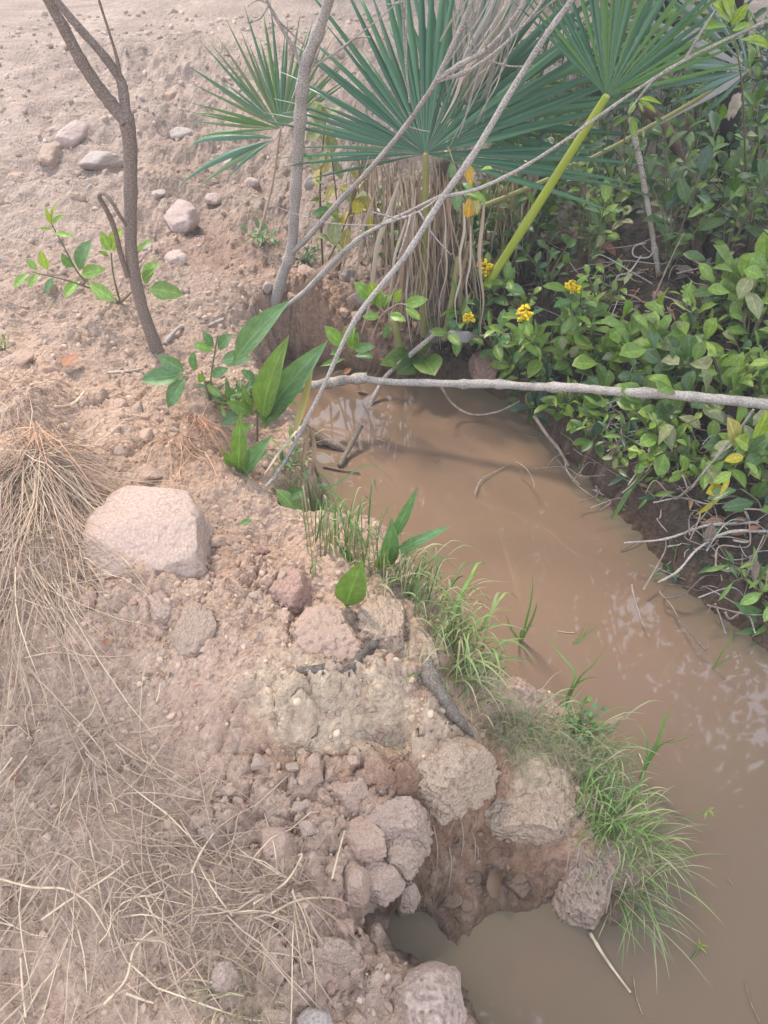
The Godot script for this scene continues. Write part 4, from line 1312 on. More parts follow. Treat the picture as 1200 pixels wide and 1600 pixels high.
func stones() -> void:
	slab("pale_slab", [Vector3(-0.839, 0.05, -1.56), Vector3(-0.853, 0.06, -1.67), Vector3(-0.825, 0.06, -1.81), Vector3(-0.734, 0.06, -1.88), Vector3(-0.611, 0.06, -1.85), Vector3(-0.555, 0.06, -1.78), Vector3(-0.488, 0.06, -1.67), Vector3(-0.488, 0.05, -1.59), Vector3(-0.479, 0.05, -1.51), Vector3(-0.61, 0.05, -1.5), Vector3(-0.7, 0.04, -1.47), Vector3(-0.761, 0.04, -1.47), Vector3(-0.81, 0.04, -1.52)], 0.10, 0.075, M.clod_pale, 3, "large flat pale slab of dry earth beside the straw tussock", "clod", 5, 0.03, Vector3(0.06, 0, 0))
	slab("tan_clod", [Vector3(-0.546, 0.05, -1.31), Vector3(-0.528, 0.05, -1.39), Vector3(-0.499, 0.05, -1.42), Vector3(-0.444, 0.05, -1.39), Vector3(-0.425, 0.05, -1.32), Vector3(-0.442, 0.05, -1.27), Vector3(-0.477, 0.05, -1.25), Vector3(-0.525, 0.05, -1.26)], 0.05, 0.035, M.clod_tan, 4, "wedge shaped tan clod with a dark crack below the pale slab", "clod", 4, 0.05, Vector3(0.2, 0, -0.1))
	slab("grey_clod", [Vector3(-0.64, 0.05, -1.45), Vector3(-0.581, 0.05, -1.46), Vector3(-0.549, 0.05, -1.41), Vector3(-0.56, 0.05, -1.36), Vector3(-0.596, 0.05, -1.36), Vector3(-0.625, 0.05, -1.4)], 0.045, 0.03, M.clod_grey, 5, "small greyish clod touching the lower edge of the pale slab", "clod", 4)
	slab("pink_clod", [Vector3(-0.325, 0.03, -1.46), Vector3(-0.3, 0.03, -1.52), Vector3(-0.255, 0.03, -1.57), Vector3(-0.21, 0.03, -1.55), Vector3(-0.2, 0.03, -1.48), Vector3(-0.222, 0.03, -1.43), Vector3(-0.272, 0.03, -1.41)], 0.03, 0.06, M.clod_red, 6, "angular pink clod at the head of the dark water notch", "clod", 4, 0.06, Vector3(0.15, 0, 0.1))
	slab("layered_block", [Vector3(-0.226, 0.05, -1.32), Vector3(-0.183, 0.05, -1.37), Vector3(-0.116, 0.05, -1.35), Vector3(-0.071, 0.05, -1.29), Vector3(-0.066, 0.05, -1.23), Vector3(-0.125, 0.05, -1.2), Vector3(-0.174, 0.05, -1.23), Vector3(-0.209, 0.05, -1.28)], 0.045, 0.065, M.clod_pink, 7, "reddish block of layered earth behind the clay crest", "clod", 5, 0.06, Vector3(0.25, 0, 0))
	slab("layered_block", [Vector3(-0.222, 0.06, -1.35), Vector3(-0.167, 0.06, -1.39), Vector3(-0.116, 0.06, -1.38), Vector3(-0.107, 0.06, -1.34), Vector3(-0.163, 0.06, -1.32), Vector3(-0.211, 0.06, -1.32)], 0.055, 0.05, M.clod_pink, 8, "upper reddish lump just above the layered earth block", "clod", 4, 0.06)
	slab("small_block", [Vector3(-0.296, 0.03, -1.4), Vector3(-0.263, 0.03, -1.41), Vector3(-0.236, 0.03, -1.39), Vector3(-0.24, 0.03, -1.34), Vector3(-0.278, 0.03, -1.34)], 0.035, 0.035, M.clod_pink, 9, "cube-like pinkish clod left of the layered block", "clod", 4)
	slab("small_block", [Vector3(-0.324, 0.03, -1.4), Vector3(-0.302, 0.03, -1.41), Vector3(-0.291, 0.03, -1.35), Vector3(-0.316, 0.03, -1.35)], 0.035, 0.03, M.clod_pink, 10, "narrow pinkish clod wedged beside the cube-like clod", "clod", 3)
	slab("brown_clod", [Vector3(-0.096, 0, -1.48), Vector3(-0.044, 0, -1.51), Vector3(-0.018, 0, -1.48), Vector3(-0.043, 0, -1.43), Vector3(-0.086, 0, -1.43)], -0.02, 0.05, M.clod_pink, 11, "brownish clod under the single broad lance leaf", "clod", 4)
	slab("clay_flake", [Vector3(0.075, 0.02, -1.35), Vector3(0.104, 0.02, -1.36), Vector3(0.13, 0.02, -1.34), Vector3(0.145, 0.02, -1.26), Vector3(0.133, 0.02, -1.22), Vector3(0.096, 0.02, -1.25), Vector3(0.079, 0.02, -1.3)], 0.0, 0.045, M.clay, 12, "upright yellowish clay flake at the water edge of the mound", "clod", 4, 0.05, Vector3(0.3, 0, -0.3))
	slab("clay_overhang", [Vector3(0.076, -0.05, -1.03), Vector3(0.093, -0.05, -1.08), Vector3(0.157, -0.05, -1.12), Vector3(0.216, -0.05, -1.08), Vector3(0.244, -0.05, -1.04), Vector3(0.203, -0.05, -1.01), Vector3(0.178, -0.05, -0.975), Vector3(0.133, -0.05, -0.97), Vector3(0.097, -0.05, -0.995)], -0.10, 0.075, M.clay, 13, "lumpy yellowish clay overhang above the red hollow", "clod", 5, 0.06)
	slab("clay_lump", [Vector3(-0.058, 0.05, -1.38), Vector3(-0.026, 0.05, -1.45), Vector3(0.017, 0.05, -1.46), Vector3(0.042, 0.05, -1.4), Vector3(0.036, 0.05, -1.32), Vector3(-0.016, 0.05, -1.29), Vector3(-0.049, 0.05, -1.32)], 0.03, 0.06, M.clay, 14, "grey and yellow clay lump behind the mound crest", "clod", 5, 0.06)
	slab("earth_ledge", [Vector3(0.27, -0.2, -1.02), Vector3(0.323, -0.2, -1.06), Vector3(0.404, -0.2, -1.07), Vector3(0.464, -0.2, -1.04), Vector3(0.472, -0.2, -0.995), Vector3(0.419, -0.2, -0.954), Vector3(0.358, -0.2, -0.962), Vector3(0.297, -0.2, -0.975)], -0.245, 0.05, M.clay, 15, "low yellowish earth ledge below the pale grass", "clod", 5, 0.06)
	slab("earth_island", [Vector3(0.431, -0.25, -0.891), Vector3(0.469, -0.25, -0.93), Vector3(0.53, -0.25, -0.922), Vector3(0.567, -0.25, -0.891), Vector3(0.542, -0.25, -0.8), Vector3(0.497, -0.25, -0.757), Vector3(0.448, -0.25, -0.771), Vector3(0.424, -0.25, -0.83)], -0.30, 0.115, M.clod_tan, 16, "root-bound lump of brown earth carrying the grass at the waterside", "clod", 5, 0.06)
	slab("bottom_stone", [Vector3(-0.003, -0.16, -0.592), Vector3(0.053, -0.16, -0.618), Vector3(0.1, -0.16, -0.633), Vector3(0.149, -0.16, -0.618), Vector3(0.167, -0.16, -0.57), Vector3(0.171, -0.16, -0.513), Vector3(0.148, -0.16, -0.459), Vector3(0.049, -0.16, -0.438), Vector3(0.01, -0.16, -0.502)], -0.185, 0.125, M.clod_pale, 17, "big pale grey stone at the bottom beside the dark pool", "stone", 5, 0.05, Vector3(0.1, 0, 0))
	slab("flat_clod", [Vector3(-0.165, -0.05, -0.616), Vector3(-0.128, -0.05, -0.64), Vector3(-0.083, -0.05, -0.634), Vector3(-0.051, -0.05, -0.607), Vector3(-0.088, -0.05, -0.59), Vector3(-0.15, -0.05, -0.575)], -0.07, 0.045, M.clod_tan, 18, "flat tan clod left of the dark pool", "clod", 4, 0.06)
	slab("grey_rock", [Vector3(-0.172, -0.08, -0.49), Vector3(-0.147, -0.08, -0.512), Vector3(-0.104, -0.08, -0.501), Vector3(-0.084, -0.08, -0.459), Vector3(-0.142, -0.08, -0.438)], -0.08, 0.05, M.stone_grey, 19, "blue grey stone cut by the lower picture edge", "stone", 4)
	slab("grey_rock", [Vector3(-0.329, 0, -0.515), Vector3(-0.32, 0, -0.553), Vector3(-0.291, 0, -0.564), Vector3(-0.27, 0, -0.542), Vector3(-0.294, 0, -0.499)], 0.0, 0.035, M.clod_grey, 20, "grey square clod among straw near the lower edge", "clod", 4)
	slab("cracked_block", [Vector3(-0.059, -0.1, -0.923), Vector3(-0.015, -0.1, -0.958), Vector3(0.06, -0.1, -0.954), Vector3(0.088, -0.1, -0.91), Vector3(0.058, -0.1, -0.88), Vector3(0, -0.1, -0.877), Vector3(-0.036, -0.1, -0.887)], -0.12, 0.06, M.clod_grey, 21, "grey cracked block with rounded top beside the dead leaf", "clod", 5, 0.06)
	slab("cracked_block", [Vector3(-0.096, -0.14, -0.877), Vector3(-0.06, -0.14, -0.903), Vector3(-0.015, -0.14, -0.89), Vector3(-0.012, -0.14, -0.839), Vector3(-0.058, -0.14, -0.827), Vector3(-0.09, -0.14, -0.842)], -0.11, 0.035, M.clod_pink, 22, "pinkish crumbly block under the grey cracked block", "clod", 4, 0.06)
	slab("cracked_block", [Vector3(-0.006, -0.16, -0.897), Vector3(0.045, -0.16, -0.891), Vector3(0.077, -0.16, -0.861), Vector3(0.058, -0.16, -0.826), Vector3(0, -0.16, -0.834)], -0.15, 0.035, M.clod_tan, 62, "tan crumbly block nearest the mud flat", "clod", 4, 0.06)
	slab("cracked_block", [Vector3(-0.055, -0.16, -0.826), Vector3(0, -0.16, -0.826), Vector3(0.022, -0.16, -0.797), Vector3(-0.014, -0.16, -0.765), Vector3(-0.057, -0.16, -0.776)], -0.16, 0.03, M.clod_grey, 63, "greyish crumbly block above the dark pool", "clod", 4, 0.06)
	slab("cracked_block", [Vector3(-0.143, -0.12, -0.83), Vector3(-0.103, -0.12, -0.823), Vector3(-0.098, -0.12, -0.78), Vector3(-0.129, -0.12, -0.77), Vector3(-0.149, -0.12, -0.801)], -0.10, 0.03, M.clod_pink, 64, "pinkish block left of the crumbly blocks beside loose straw", "clod", 4, 0.06)
	slab("cracked_block", [Vector3(-0.191, -0.05, -0.954), Vector3(-0.148, -0.05, -0.965), Vector3(-0.128, -0.05, -0.93), Vector3(-0.151, -0.05, -0.896), Vector3(-0.188, -0.05, -0.912)], -0.08, 0.03, M.clod_pink, 65, "square pinkish block below the scarp foot", "clod", 4, 0.06)
	slab("cracked_block", [Vector3(-0.32, -0.05, -0.986), Vector3(-0.277, -0.05, -1), Vector3(-0.255, -0.05, -0.97), Vector3(-0.274, -0.05, -0.933), Vector3(-0.311, -0.05, -0.946)], -0.04, 0.028, M.clod_tan, 66, "tan block at the left end of the red scarp", "clod", 4, 0.06)
	slab("cracked_block", [Vector3(-0.119, -0.05, -0.986), Vector3(-0.082, -0.05, -1), Vector3(-0.048, -0.05, -0.986), Vector3(-0.044, -0.05, -0.938), Vector3(-0.087, -0.05, -0.93), Vector3(-0.114, -0.05, -0.949)], -0.07, 0.045, M.clod_pink, 23, "pinkish block above the dark crack in the bank", "clod", 4, 0.06)
	slab("cracked_block", [Vector3(-0.042, -0.08, -0.992), Vector3(-0.008, -0.08, -1), Vector3(0.018, -0.08, -0.989), Vector3(0, -0.08, -0.96), Vector3(-0.033, -0.08, -0.953)], -0.10, 0.04, M.clod_tan, 24, "small tan block right of the dark crack", "clod", 4, 0.06)
	slab("cracked_block", [Vector3(-0.233, -0.05, -1.01), Vector3(-0.198, -0.05, -1.04), Vector3(-0.167, -0.05, -1.03), Vector3(-0.166, -0.05, -0.978), Vector3(-0.204, -0.05, -0.965)], -0.06, 0.04, M.clod_pink, 25, "pink clod at the foot of the red scarp", "clod", 4, 0.06)
	slab("dirt_lump", [Vector3(-0.267, 0, -0.829), Vector3(-0.236, 0, -0.858), Vector3(-0.197, 0, -0.815), Vector3(-0.199, 0, -0.76), Vector3(-0.238, 0, -0.747), Vector3(-0.261, 0, -0.78)], -0.02, 0.035, M.clod_pink, 26, "long worn dirt lump amid the rubble slope", "clod", 4, 0.034)
	slab("dirt_lump", [Vector3(-0.396, 0.03, -0.807), Vector3(-0.373, 0.03, -0.831), Vector3(-0.343, 0.03, -0.814), Vector3(-0.342, 0.03, -0.78), Vector3(-0.381, 0.03, -0.776)], 0.02, 0.03, M.clod_tan, 27, "flat tan lump at the right edge of the straw mat", "clod", 4)
	slab("dirt_lump", [Vector3(-0.105, -0.1, -0.799), Vector3(-0.071, -0.1, -0.813), Vector3(-0.035, -0.1, -0.792), Vector3(-0.041, -0.1, -0.737), Vector3(-0.082, -0.1, -0.73)], -0.12, 0.04, M.clod_pink, 28, "crumbling lump right of the loose straw bundle", "clod", 4, 0.034)
	slab("dirt_lump", [Vector3(0.022, -0.2, -0.808), Vector3(0.059, -0.2, -0.822), Vector3(0.088, -0.2, -0.8), Vector3(0.072, -0.2, -0.772), Vector3(0.036, -0.2, -0.772)], -0.26, 0.045, M.clod_tan, 29, "tan lump at the muddy edge above the dark pool", "clod", 4, 0.034)
	slab("shadowed_clod", [Vector3(-0.034, -0.12, -0.705), Vector3(-0.014, -0.12, -0.718), Vector3(0, -0.12, -0.692), Vector3(-0.013, -0.12, -0.66), Vector3(-0.033, -0.12, -0.666)], -0.2, 0.05, M.clod_tan, 30, "narrow tan clod at the left rim of the dark pool", "clod", 4)
	# up the slope and round the brown sapling
	var far_stones := [
		[Vector3(-1.77, 0.131, -4.84), Vector3(0.085, 0.075, 0.07), "pink_stone", M.stone_pink, "angular pale pink stone left on the slope above the oval one", "stone"], [Vector3(-1.57, 0.081, -4.61), Vector3(0.115, 0.055, 0.085), "oval_stone", M.stone_grey, "smooth pale oval stone on the slope beside the brown trunk", "stone"],
		[Vector3(-1.03, -0.013, -4.04), Vector3(0.085, 0.07, 0.11), "pink_boulder", M.stone_pink, "large rounded pink stone right of the brown trunk", "stone"], [Vector3(-1.17, 0.145, -5), Vector3(0.09, 0.06, 0.07), "grey_stone", M.stone_grey, "greyish half buried stone on the slope above the pink boulder", "stone"],
		[Vector3(-1.86, 0.086, -4.66), Vector3(0.10, 0.05, 0.08), "dull_stone", M.clod_grey, "dull half buried stone left of the oval stone", "stone"], [Vector3(-1.57, 0.078, -4.09), Vector3(0.06, 0.045, 0.06), "flat_stone", M.clod_grey, "flat greyish stone below the oval stone", "stone"],
		[Vector3(-0.969, -0.013, -3.57), Vector3(0.05, 0.04, 0.045), "pink_stone", M.stone_pink, "small pink stone between trunk and pink boulder foot", "stone"], [Vector3(-1.99, 0.08, -4.43), Vector3(0.06, 0.04, 0.05), "pink_stone", M.clod_pink, "pinkish stone near the left edge of the slope", "stone"],
		[Vector3(-0.911, 0.001, -4.32), Vector3(0.05, 0.035, 0.045), "pink_stone", M.stone_pink, "pale pink stone lying right above the pink boulder", "stone"], [Vector3(-1.19, 0.047, -4.23), Vector3(0.045, 0.03, 0.04), "grey_stone", M.stone_grey, "little grey stone between trunk and pink boulder", "stone"],
		[Vector3(-0.867, 0.042, -4.66), Vector3(0.04, 0.035, 0.04), "grey_stone", M.stone_grey, "small grey stone under the small palm stalk", "stone"], [Vector3(-0.726, 0.017, -4.51), Vector3(0.05, 0.04, 0.045), "pink_stone", M.stone_pink, "pinkish stone just left of the small palm stalk", "stone"],
		[Vector3(-1.35, 0.02, -3.05), Vector3(0.035, 0.025, 0.03), "grey_stone", M.clod_grey, "small grey stone below the leafy shoot at the left", "stone"], [Vector3(-0.53, -0.103, -3.4), Vector3(0.03, 0.03, 0.03), "grey_stone", M.stone_grey, "grey pebble by the foot of the dead sapling", "stone"],
		[Vector3(-0.172, -0.14, -3.67), Vector3(0.045, 0.04, 0.04), "grey_stone", M.stone_grey, "grey stone in the red cut beside the palm", "stone"], [Vector3(-0.135, -0.155, -3.45), Vector3(0.04, 0.04, 0.035), "grey_stone", M.stone_grey, "lower grey stone in the red cut under the palm", "stone"],
		[Vector3(-0.36, -0.067, -3.52), Vector3(0.05, 0.04, 0.04), "pink_stone", M.clod_pink, "pinkish stone in the cut behind the dead sapling", "stone"], [Vector3(-1.38, 0.023, -2.62), Vector3(0.06, 0.04, 0.045), "left_clod", M.clod_pink, "pinkish clod at the left edge above the grey grass", "clod"],
		[Vector3(-0.997, 0.028, -2.37), Vector3(0.035, 0.035, 0.03), "round_clod", M.clod_tan, "roundish tan clod below the rusty leaf", "clod"], [Vector3(-0.906, 0.045, -2.31), Vector3(0.032, 0.02, 0.025), "round_clod", M.clod_pink, "pinkish clod left of a twin clod on the bank top", "clod"],
		[Vector3(-0.845, 0.045, -2.28), Vector3(0.03, 0.02, 0.024), "round_clod", M.clod_tan, "tan clod right of its pinkish twin on the bank top", "clod"], [Vector3(-0.779, 0.051, -2.12), Vector3(0.034, 0.018, 0.022), "flat_clod", M.clod_pink, "oblong flat clod above the pale slab", "clod"],
		[Vector3(-0.739, 0.049, -1.95), Vector3(0.042, 0.025, 0.034), "flat_clod", M.clod_pink, "tan pink clod just touching the top of the pale slab", "clod"], [Vector3(-0.836, 0.064, -2.02), Vector3(0.03, 0.018, 0.022), "flat_clod", M.clod_grey, "grey clod left of the oblong clod above the slab", "clod"],
		[Vector3(-0.776, 0.059, -1.42), Vector3(0.032, 0.022, 0.028), "round_clod", M.clod_pink, "pink clod at the lower left corner of the pale slab", "clod"], [Vector3(-0.493, 0, -1.69), Vector3(0.03, 0.022, 0.026), "flat_clod", M.clod_pink, "pink clod at the right corner of the pale slab", "clod"],
		[Vector3(0.463, -0.299, -3.14), Vector3(0.10, 0.07, 0.07), "muddy_block", M.clod_red, "reddish mud block above the level branch at the palm foot", "clod"], [Vector3(1.73, 0.106, -3.77), Vector3(0.06, 0.04, 0.05), "buried_stone", M.stone_pink, "pale stone behind leaves at the right edge", "stone"],
	]
	for k in far_stones.size():
		var s: Array = far_stones[k]
		rock(s[2], s[0], s[1], 0.4 * k, s[3], 40 + k, s[4], s[5], "", 4, 8.0, 0.09)
	# loose rubble, in groups
	var small: Array = []
	for k in 8:
		small.append(rock_mesh(100 + k, Vector3.ONE, 3, 26.0, 0.08))
	var mats := [M.clod_pink, M.clod_pink, M.clod_tan, M.clod_pink, M.clod_grey, M.clod_red]
	var zones := [
		["rubble_clod", "crumb", "in the rubble right of the slab", "loose crumbs right of the slab", Vector3(-0.383, 0.019, -1.54), 0.11, 0.17, 46, 0.005, 0.026],
		["bank_crumb", "crumb", "in the rubble beside the straw mat", "crumbs on the broken bank", Vector3(-0.229, -0.073, -0.866), 0.15, 0.18, 50, 0.005, 0.022],
		["shore_crumb", "crumb", "between the stones at the bottom", "crumbs between the bottom stones", Vector3(-0.079, -0.157, -0.593), 0.09, 0.10, 40, 0.006, 0.026],
		["slope_pebble", "pebble", "on the slope behind the sapling", "pebbles on the slope", Vector3(-1.35, 0.073, -4.27), 1.6, 1.3, 80, 0.010, 0.045],
		["ditch_pebble", "pebble", "in the red cut left of the palm", "pebbles in the red cut", Vector3(-0.296, -0.167, -3.37), 0.28, 0.34, 60, 0.007, 0.03],
		["top_clod", "clod", "on the bank above the pale slab", "clods above the slab", Vector3(-0.807, 0.055, -2.15), 0.35, 0.35, 50, 0.006, 0.02],
		["foot_crumb", "crumb", "on bare earth below the pale slab", "crumbs below the slab", Vector3(-0.653, 0.024, -1.29), 0.36, 0.2, 46, 0.004, 0.014],
		["mound_crumb", "crumb", "on the yellowish clay mound", "crumbs on the clay mound", Vector3(0, 0.059, -1.17), 0.20, 0.14, 50, 0.004, 0.014],
	]
	for zn in zones:
		for k in int(zn[7]):
			var c: Vector3 = zn[4]
			var p := Vector3(c.x + rng.randfn() * zn[5] * 0.6, 0, c.z + rng.randfn() * zn[6] * 0.6)
			if to_shore(p.x, p.z) < 0.03:
				continue
			var size: float = lerpf(zn[8], zn[9], pow(rng.randf(), 2.2))
			var b := Basis.from_euler(jitter(3.0)).scaled_local(Vector3(1.0, rng.randf_range(0.55, 0.9), rng.randf_range(0.7, 1.1)) * size)
			var m: Material = pick(mats) if zn[0] != "slope_pebble" else pick([M.clod_pink, M.stone_pink, M.clod_pink, M.stone_grey, M.clod_pink])
			var label := "%s %s %s, %s %s" % [size_word(size, zn[8], zn[9]), color_word(m), zn[1], place_word(p, c, zn[5], zn[6]), zn[2]]
			solo(zn[0], pick(small), m, Transform3D(b, drop(p, 0.0)), label, "pebble", zn[3])
	# gravel that nobody could count
	var mm := MultiMesh.new()
	mm.transform_format = MultiMesh.TRANSFORM_3D
	mm.use_colors = true
	mm.mesh = rock_mesh(131, Vector3.ONE, 1, 14.0, 0.2)
	var spots: Array = []
	for k in 15000:
		var z := -pow(rng.randf(), 0.8) * 7.0 - 0.3
		var wide := 0.55 * absf(z) + 0.4
		var x := rng.randf_range(-wide, wide * 0.75)
		if to_shore(x, z) < 0.02 or (x > 0.55 and z > -4.5) or (z < -3.4 and rng.randf() < 0.6):
			continue
		spots.append(Vector3(x, 0, z))
	mm.instance_count = spots.size()
	for k in spots.size():
		var p: Vector3 = drop(spots[k])
		var size := lerpf(0.0018, 0.0095, pow(rng.randf(), 3.0)) * (1.0 + absf(p.z) * 0.33)
		mm.set_instance_transform(k, Transform3D(Basis.from_euler(jitter(3.0)).scaled_local(Vector3(size, size * 0.6, size)), p))
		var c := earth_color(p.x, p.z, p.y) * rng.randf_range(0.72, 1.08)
		mm.set_instance_color(k, Color(c.r, c.g, c.b))
	var mi := MultiMeshInstance3D.new()
	mi.name = "gravel"
	mi.multimesh = mm
	mi.material_override = M.gravel
	add_child(mi)
	tag(mi, "fine gravel and crumbs strewn over the dry earth", "gravel", "", "stuff")


# a plant whose leaves run from one point to another: [from, to, kind, material]
func posed(called: String, label: String, category: String, base: Vector3, stems: Array, leaves: Array, stem_r: float, stem_m: Material) -> Node3D:
	var o := thing(called, label, category, base)
	for s in stems:
		var rel: Array = []
		for p in s:
			rel.append(p - base)
		var g := Geo.new()
		g.tube(rel, [stem_r, stem_r * 0.6], 6, Color(1, 1, 1), 0.1, 3)
		part(o, "stem", g.mesh(), stem_m)
	for l in leaves:
		var d: Vector3 = l[1] - l[0]
		var face := Vector3(0, 0.8, 0.75) + jitter(0.25)
		leaf_at(o, l[0] - base, d, face, d.length(), l[2], l[3])
	return o


func near_plants() -> void:
	var br: Material = M.leaf_bright
	var li: Material = M.leaf_lime
	var fr: Material = M.leaf_fresh
	var a: Material = M.leaf_a
	var b0: Vector3 = drop(Vector3(-1.12, 0.002, -3.13))
	posed("leafy_shoot", "bright leafy shoot sprawling left of the brown trunk on the slope", "plant", b0,
		[[b0, Vector3(-1.2, 0.109, -3.1), Vector3(-1.23, 0.195, -3.05), Vector3(-1.24, 0.332, -3), Vector3(-1.25, 0.433, -2.97)], [b0, Vector3(-1.11, 0.166, -3.1), Vector3(-1.08, 0.284, -3.05)], [b0, Vector3(-1.17, 0.071, -3.12), Vector3(-1.25, 0.187, -3), Vector3(-1.37, 0.251, -2.95)], [b0, Vector3(-1.01, 0.134, -3.05), Vector3(-0.944, 0.17, -3)]],
		[
			[Vector3(-1.25, 0.428, -2.97), Vector3(-1.25, 0.508, -2.95), "lance", li], [Vector3(-1.25, 0.428, -2.97), Vector3(-1.21, 0.518, -2.95), "lance", li], [Vector3(-1.25, 0.428, -2.97), Vector3(-1.17, 0.485, -2.93), "lance", br], [Vector3(-1.25, 0.413, -2.97), Vector3(-1.29, 0.43, -2.93), "lance", li], [Vector3(-1.25, 0.396, -2.97), Vector3(-1.17, 0.417, -2.92), "lance", br],
			[Vector3(-1.37, 0.251, -2.95), Vector3(-1.44, 0.214, -2.9), "oval", br], [Vector3(-1.34, 0.251, -2.95), Vector3(-1.38, 0.214, -2.9), "oval", br], [Vector3(-1.29, 0.228, -2.97), Vector3(-1.33, 0.177, -2.92), "oval", fr], [Vector3(-1.34, 0.251, -2.95), Vector3(-1.38, 0.303, -2.95), "oval", br], [Vector3(-1.32, 0.237, -2.98), Vector3(-1.32, 0.332, -2.96), "oval", li],
			[Vector3(-1.23, 0.195, -3.05), Vector3(-1.16, 0.336, -3.02), "oval", fr], [Vector3(-1.23, 0.19, -3.05), Vector3(-1.12, 0.235, -3), "oval", br], [Vector3(-1.22, 0.173, -3.05), Vector3(-1.29, 0.13, -2.98), "oval", br], [Vector3(-1.21, 0.162, -3.05), Vector3(-1.08, 0.119, -2.98), "oval", br], [Vector3(-1.24, 0.217, -3.05), Vector3(-1.26, 0.299, -3), "oval", fr],
			[Vector3(-1.08, 0.281, -3.05), Vector3(-1.09, 0.382, -3.02), "oval", br], [Vector3(-1.08, 0.281, -3.05), Vector3(-1, 0.387, -3.02), "oval", li], [Vector3(-1.09, 0.271, -3.05), Vector3(-1.11, 0.314, -3), "lance", br], [Vector3(-0.993, 0.284, -3.02), Vector3(-0.896, 0.36, -3), "lance", br],
			[Vector3(-0.961, 0.159, -3), Vector3(-0.794, 0.172, -2.93), "oval", a], [Vector3(-0.963, 0.173, -3), Vector3(-0.905, 0.255, -2.97), "oval", a], [Vector3(-0.971, 0.187, -3), Vector3(-0.89, 0.282, -2.98), "oval", br],
		], 0.004, M.twig_green)
	var b1: Vector3 = drop(Vector3(-0.63, -0.018, -2.44))
	posed("seedling", "fresh green seedling with pointed leaves at the edge of the bank top", "plant", b1,
		[[b1, Vector3(-0.632, 0.068, -2.42), Vector3(-0.633, 0.147, -2.4)], [b1, Vector3(-0.609, 0.108, -2.42), Vector3(-0.58, 0.21, -2.4), Vector3(-0.554, 0.295, -2.38)]],
		[
			[Vector3(-0.677, 0.134, -2.4), Vector3(-0.826, 0.15, -2.33), "oval", fr], [Vector3(-0.681, 0.139, -2.4), Vector3(-0.76, 0.22, -2.38), "oval", fr], [Vector3(-0.68, 0.131, -2.4), Vector3(-0.763, 0.063, -2.32), "oval", fr], [Vector3(-0.656, 0.141, -2.4), Vector3(-0.65, 0.23, -2.38), "oval", fr],
			[Vector3(-0.572, 0.185, -2.4), Vector3(-0.446, 0.238, -2.35), "oval", fr], [Vector3(-0.571, 0.228, -2.4), Vector3(-0.501, 0.295, -2.38), "oval", fr], [Vector3(-0.576, 0.235, -2.4), Vector3(-0.599, 0.307, -2.38), "oval", fr], [Vector3(-0.578, 0.223, -2.4), Vector3(-0.632, 0.271, -2.38), "oval", br], [Vector3(-0.608, 0.121, -2.4), Vector3(-0.54, 0.184, -2.36), "oval", fr], [Vector3(-0.63, 0.094, -2.4), Vector3(-0.564, 0.073, -2.36), "oval", a], [Vector3(-0.633, 0.1, -2.4), Vector3(-0.635, 0.159, -2.36), "oval", br],
		], 0.0035, M.twig_green)
	var b2: Vector3 = drop(Vector3(-0.459, -0.11, -2.34))
	posed("lance_leaved_plant", "tall plant with long upright lance leaves between bank and pool", "plant", b2,
		[[b2, Vector3(-0.441, 0.028, -2.3), Vector3(-0.432, 0.172, -2.28)]],
		[
			[Vector3(-0.504, 0.229, -2.3), Vector3(-0.297, 0.499, -2.24), "lance", fr], [Vector3(-0.419, 0.002, -2.28), Vector3(-0.34, 0.387, -2.2), "lance", a], [Vector3(-0.422, 0.015, -2.28), Vector3(-0.216, 0.368, -2.22), "lance", fr], [Vector3(-0.416, -0.012, -2.28), Vector3(-0.266, 0.294, -2.24), "lance", fr], [Vector3(-0.456, 0.028, -2.3), Vector3(-0.474, 0.172, -2.28), "lance", a], [Vector3(-0.444, 0.042, -2.3), Vector3(-0.527, 0.116, -2.25), "oval", a], [Vector3(-0.45, 0.028, -2.3), Vector3(-0.343, 0.129, -2.25), "oval", M.leaf_b], [Vector3(-0.453, 0.055, -2.3), Vector3(-0.561, 0.023, -2.25), "oval", M.leaf_b], [Vector3(-0.452, 0.001, -2.3), Vector3(-0.519, -0.01, -2.24), "oval", a],
		], 0.004, M.twig_green)
	var b3: Vector3 = drop(Vector3(-0.456, 0.02, -1.92))
	posed("low_shoot", "low shoot of erect dark green leaves beside the pink rootlets", "plant", b3,
		[[b3, Vector3(-0.471, -0.015, -2.02)]],
		[[Vector3(-0.479, -0.042, -2.03), Vector3(-0.431, 0.228, -2), "lance", a], [Vector3(-0.477, -0.042, -2.03), Vector3(-0.352, 0.178, -1.98), "lance", fr], [Vector3(-0.475, -0.037, -2.03), Vector3(-0.383, 0.104, -1.98), "lance", fr], [Vector3(-0.479, -0.037, -2.03), Vector3(-0.498, 0.106, -2), "lance", a]], 0.003, M.twig_green)
	var b4: Vector3 = drop(Vector3(-0.257, -0.035, -1.83))
	posed("drooping_shoot", "broad drooping leaves over the bank edge beside the lower grass", "plant", b4,
		[[b4, Vector3(-0.301, -0.078, -1.95), Vector3(-0.356, -0.002, -1.95)]],
		[[Vector3(-0.357, 0.009, -1.95), Vector3(-0.258, -0.077, -1.9), "oval", a], [Vector3(-0.276, -0.074, -1.93), Vector3(-0.222, -0.126, -1.88), "lance", li], [Vector3(-0.328, -0.037, -1.95), Vector3(-0.246, 0.003, -1.92), "oval", M.leaf_b]], 0.003, M.twig_green)
	var b5: Vector3 = drop(Vector3(-0.096, 0.018, -1.38))
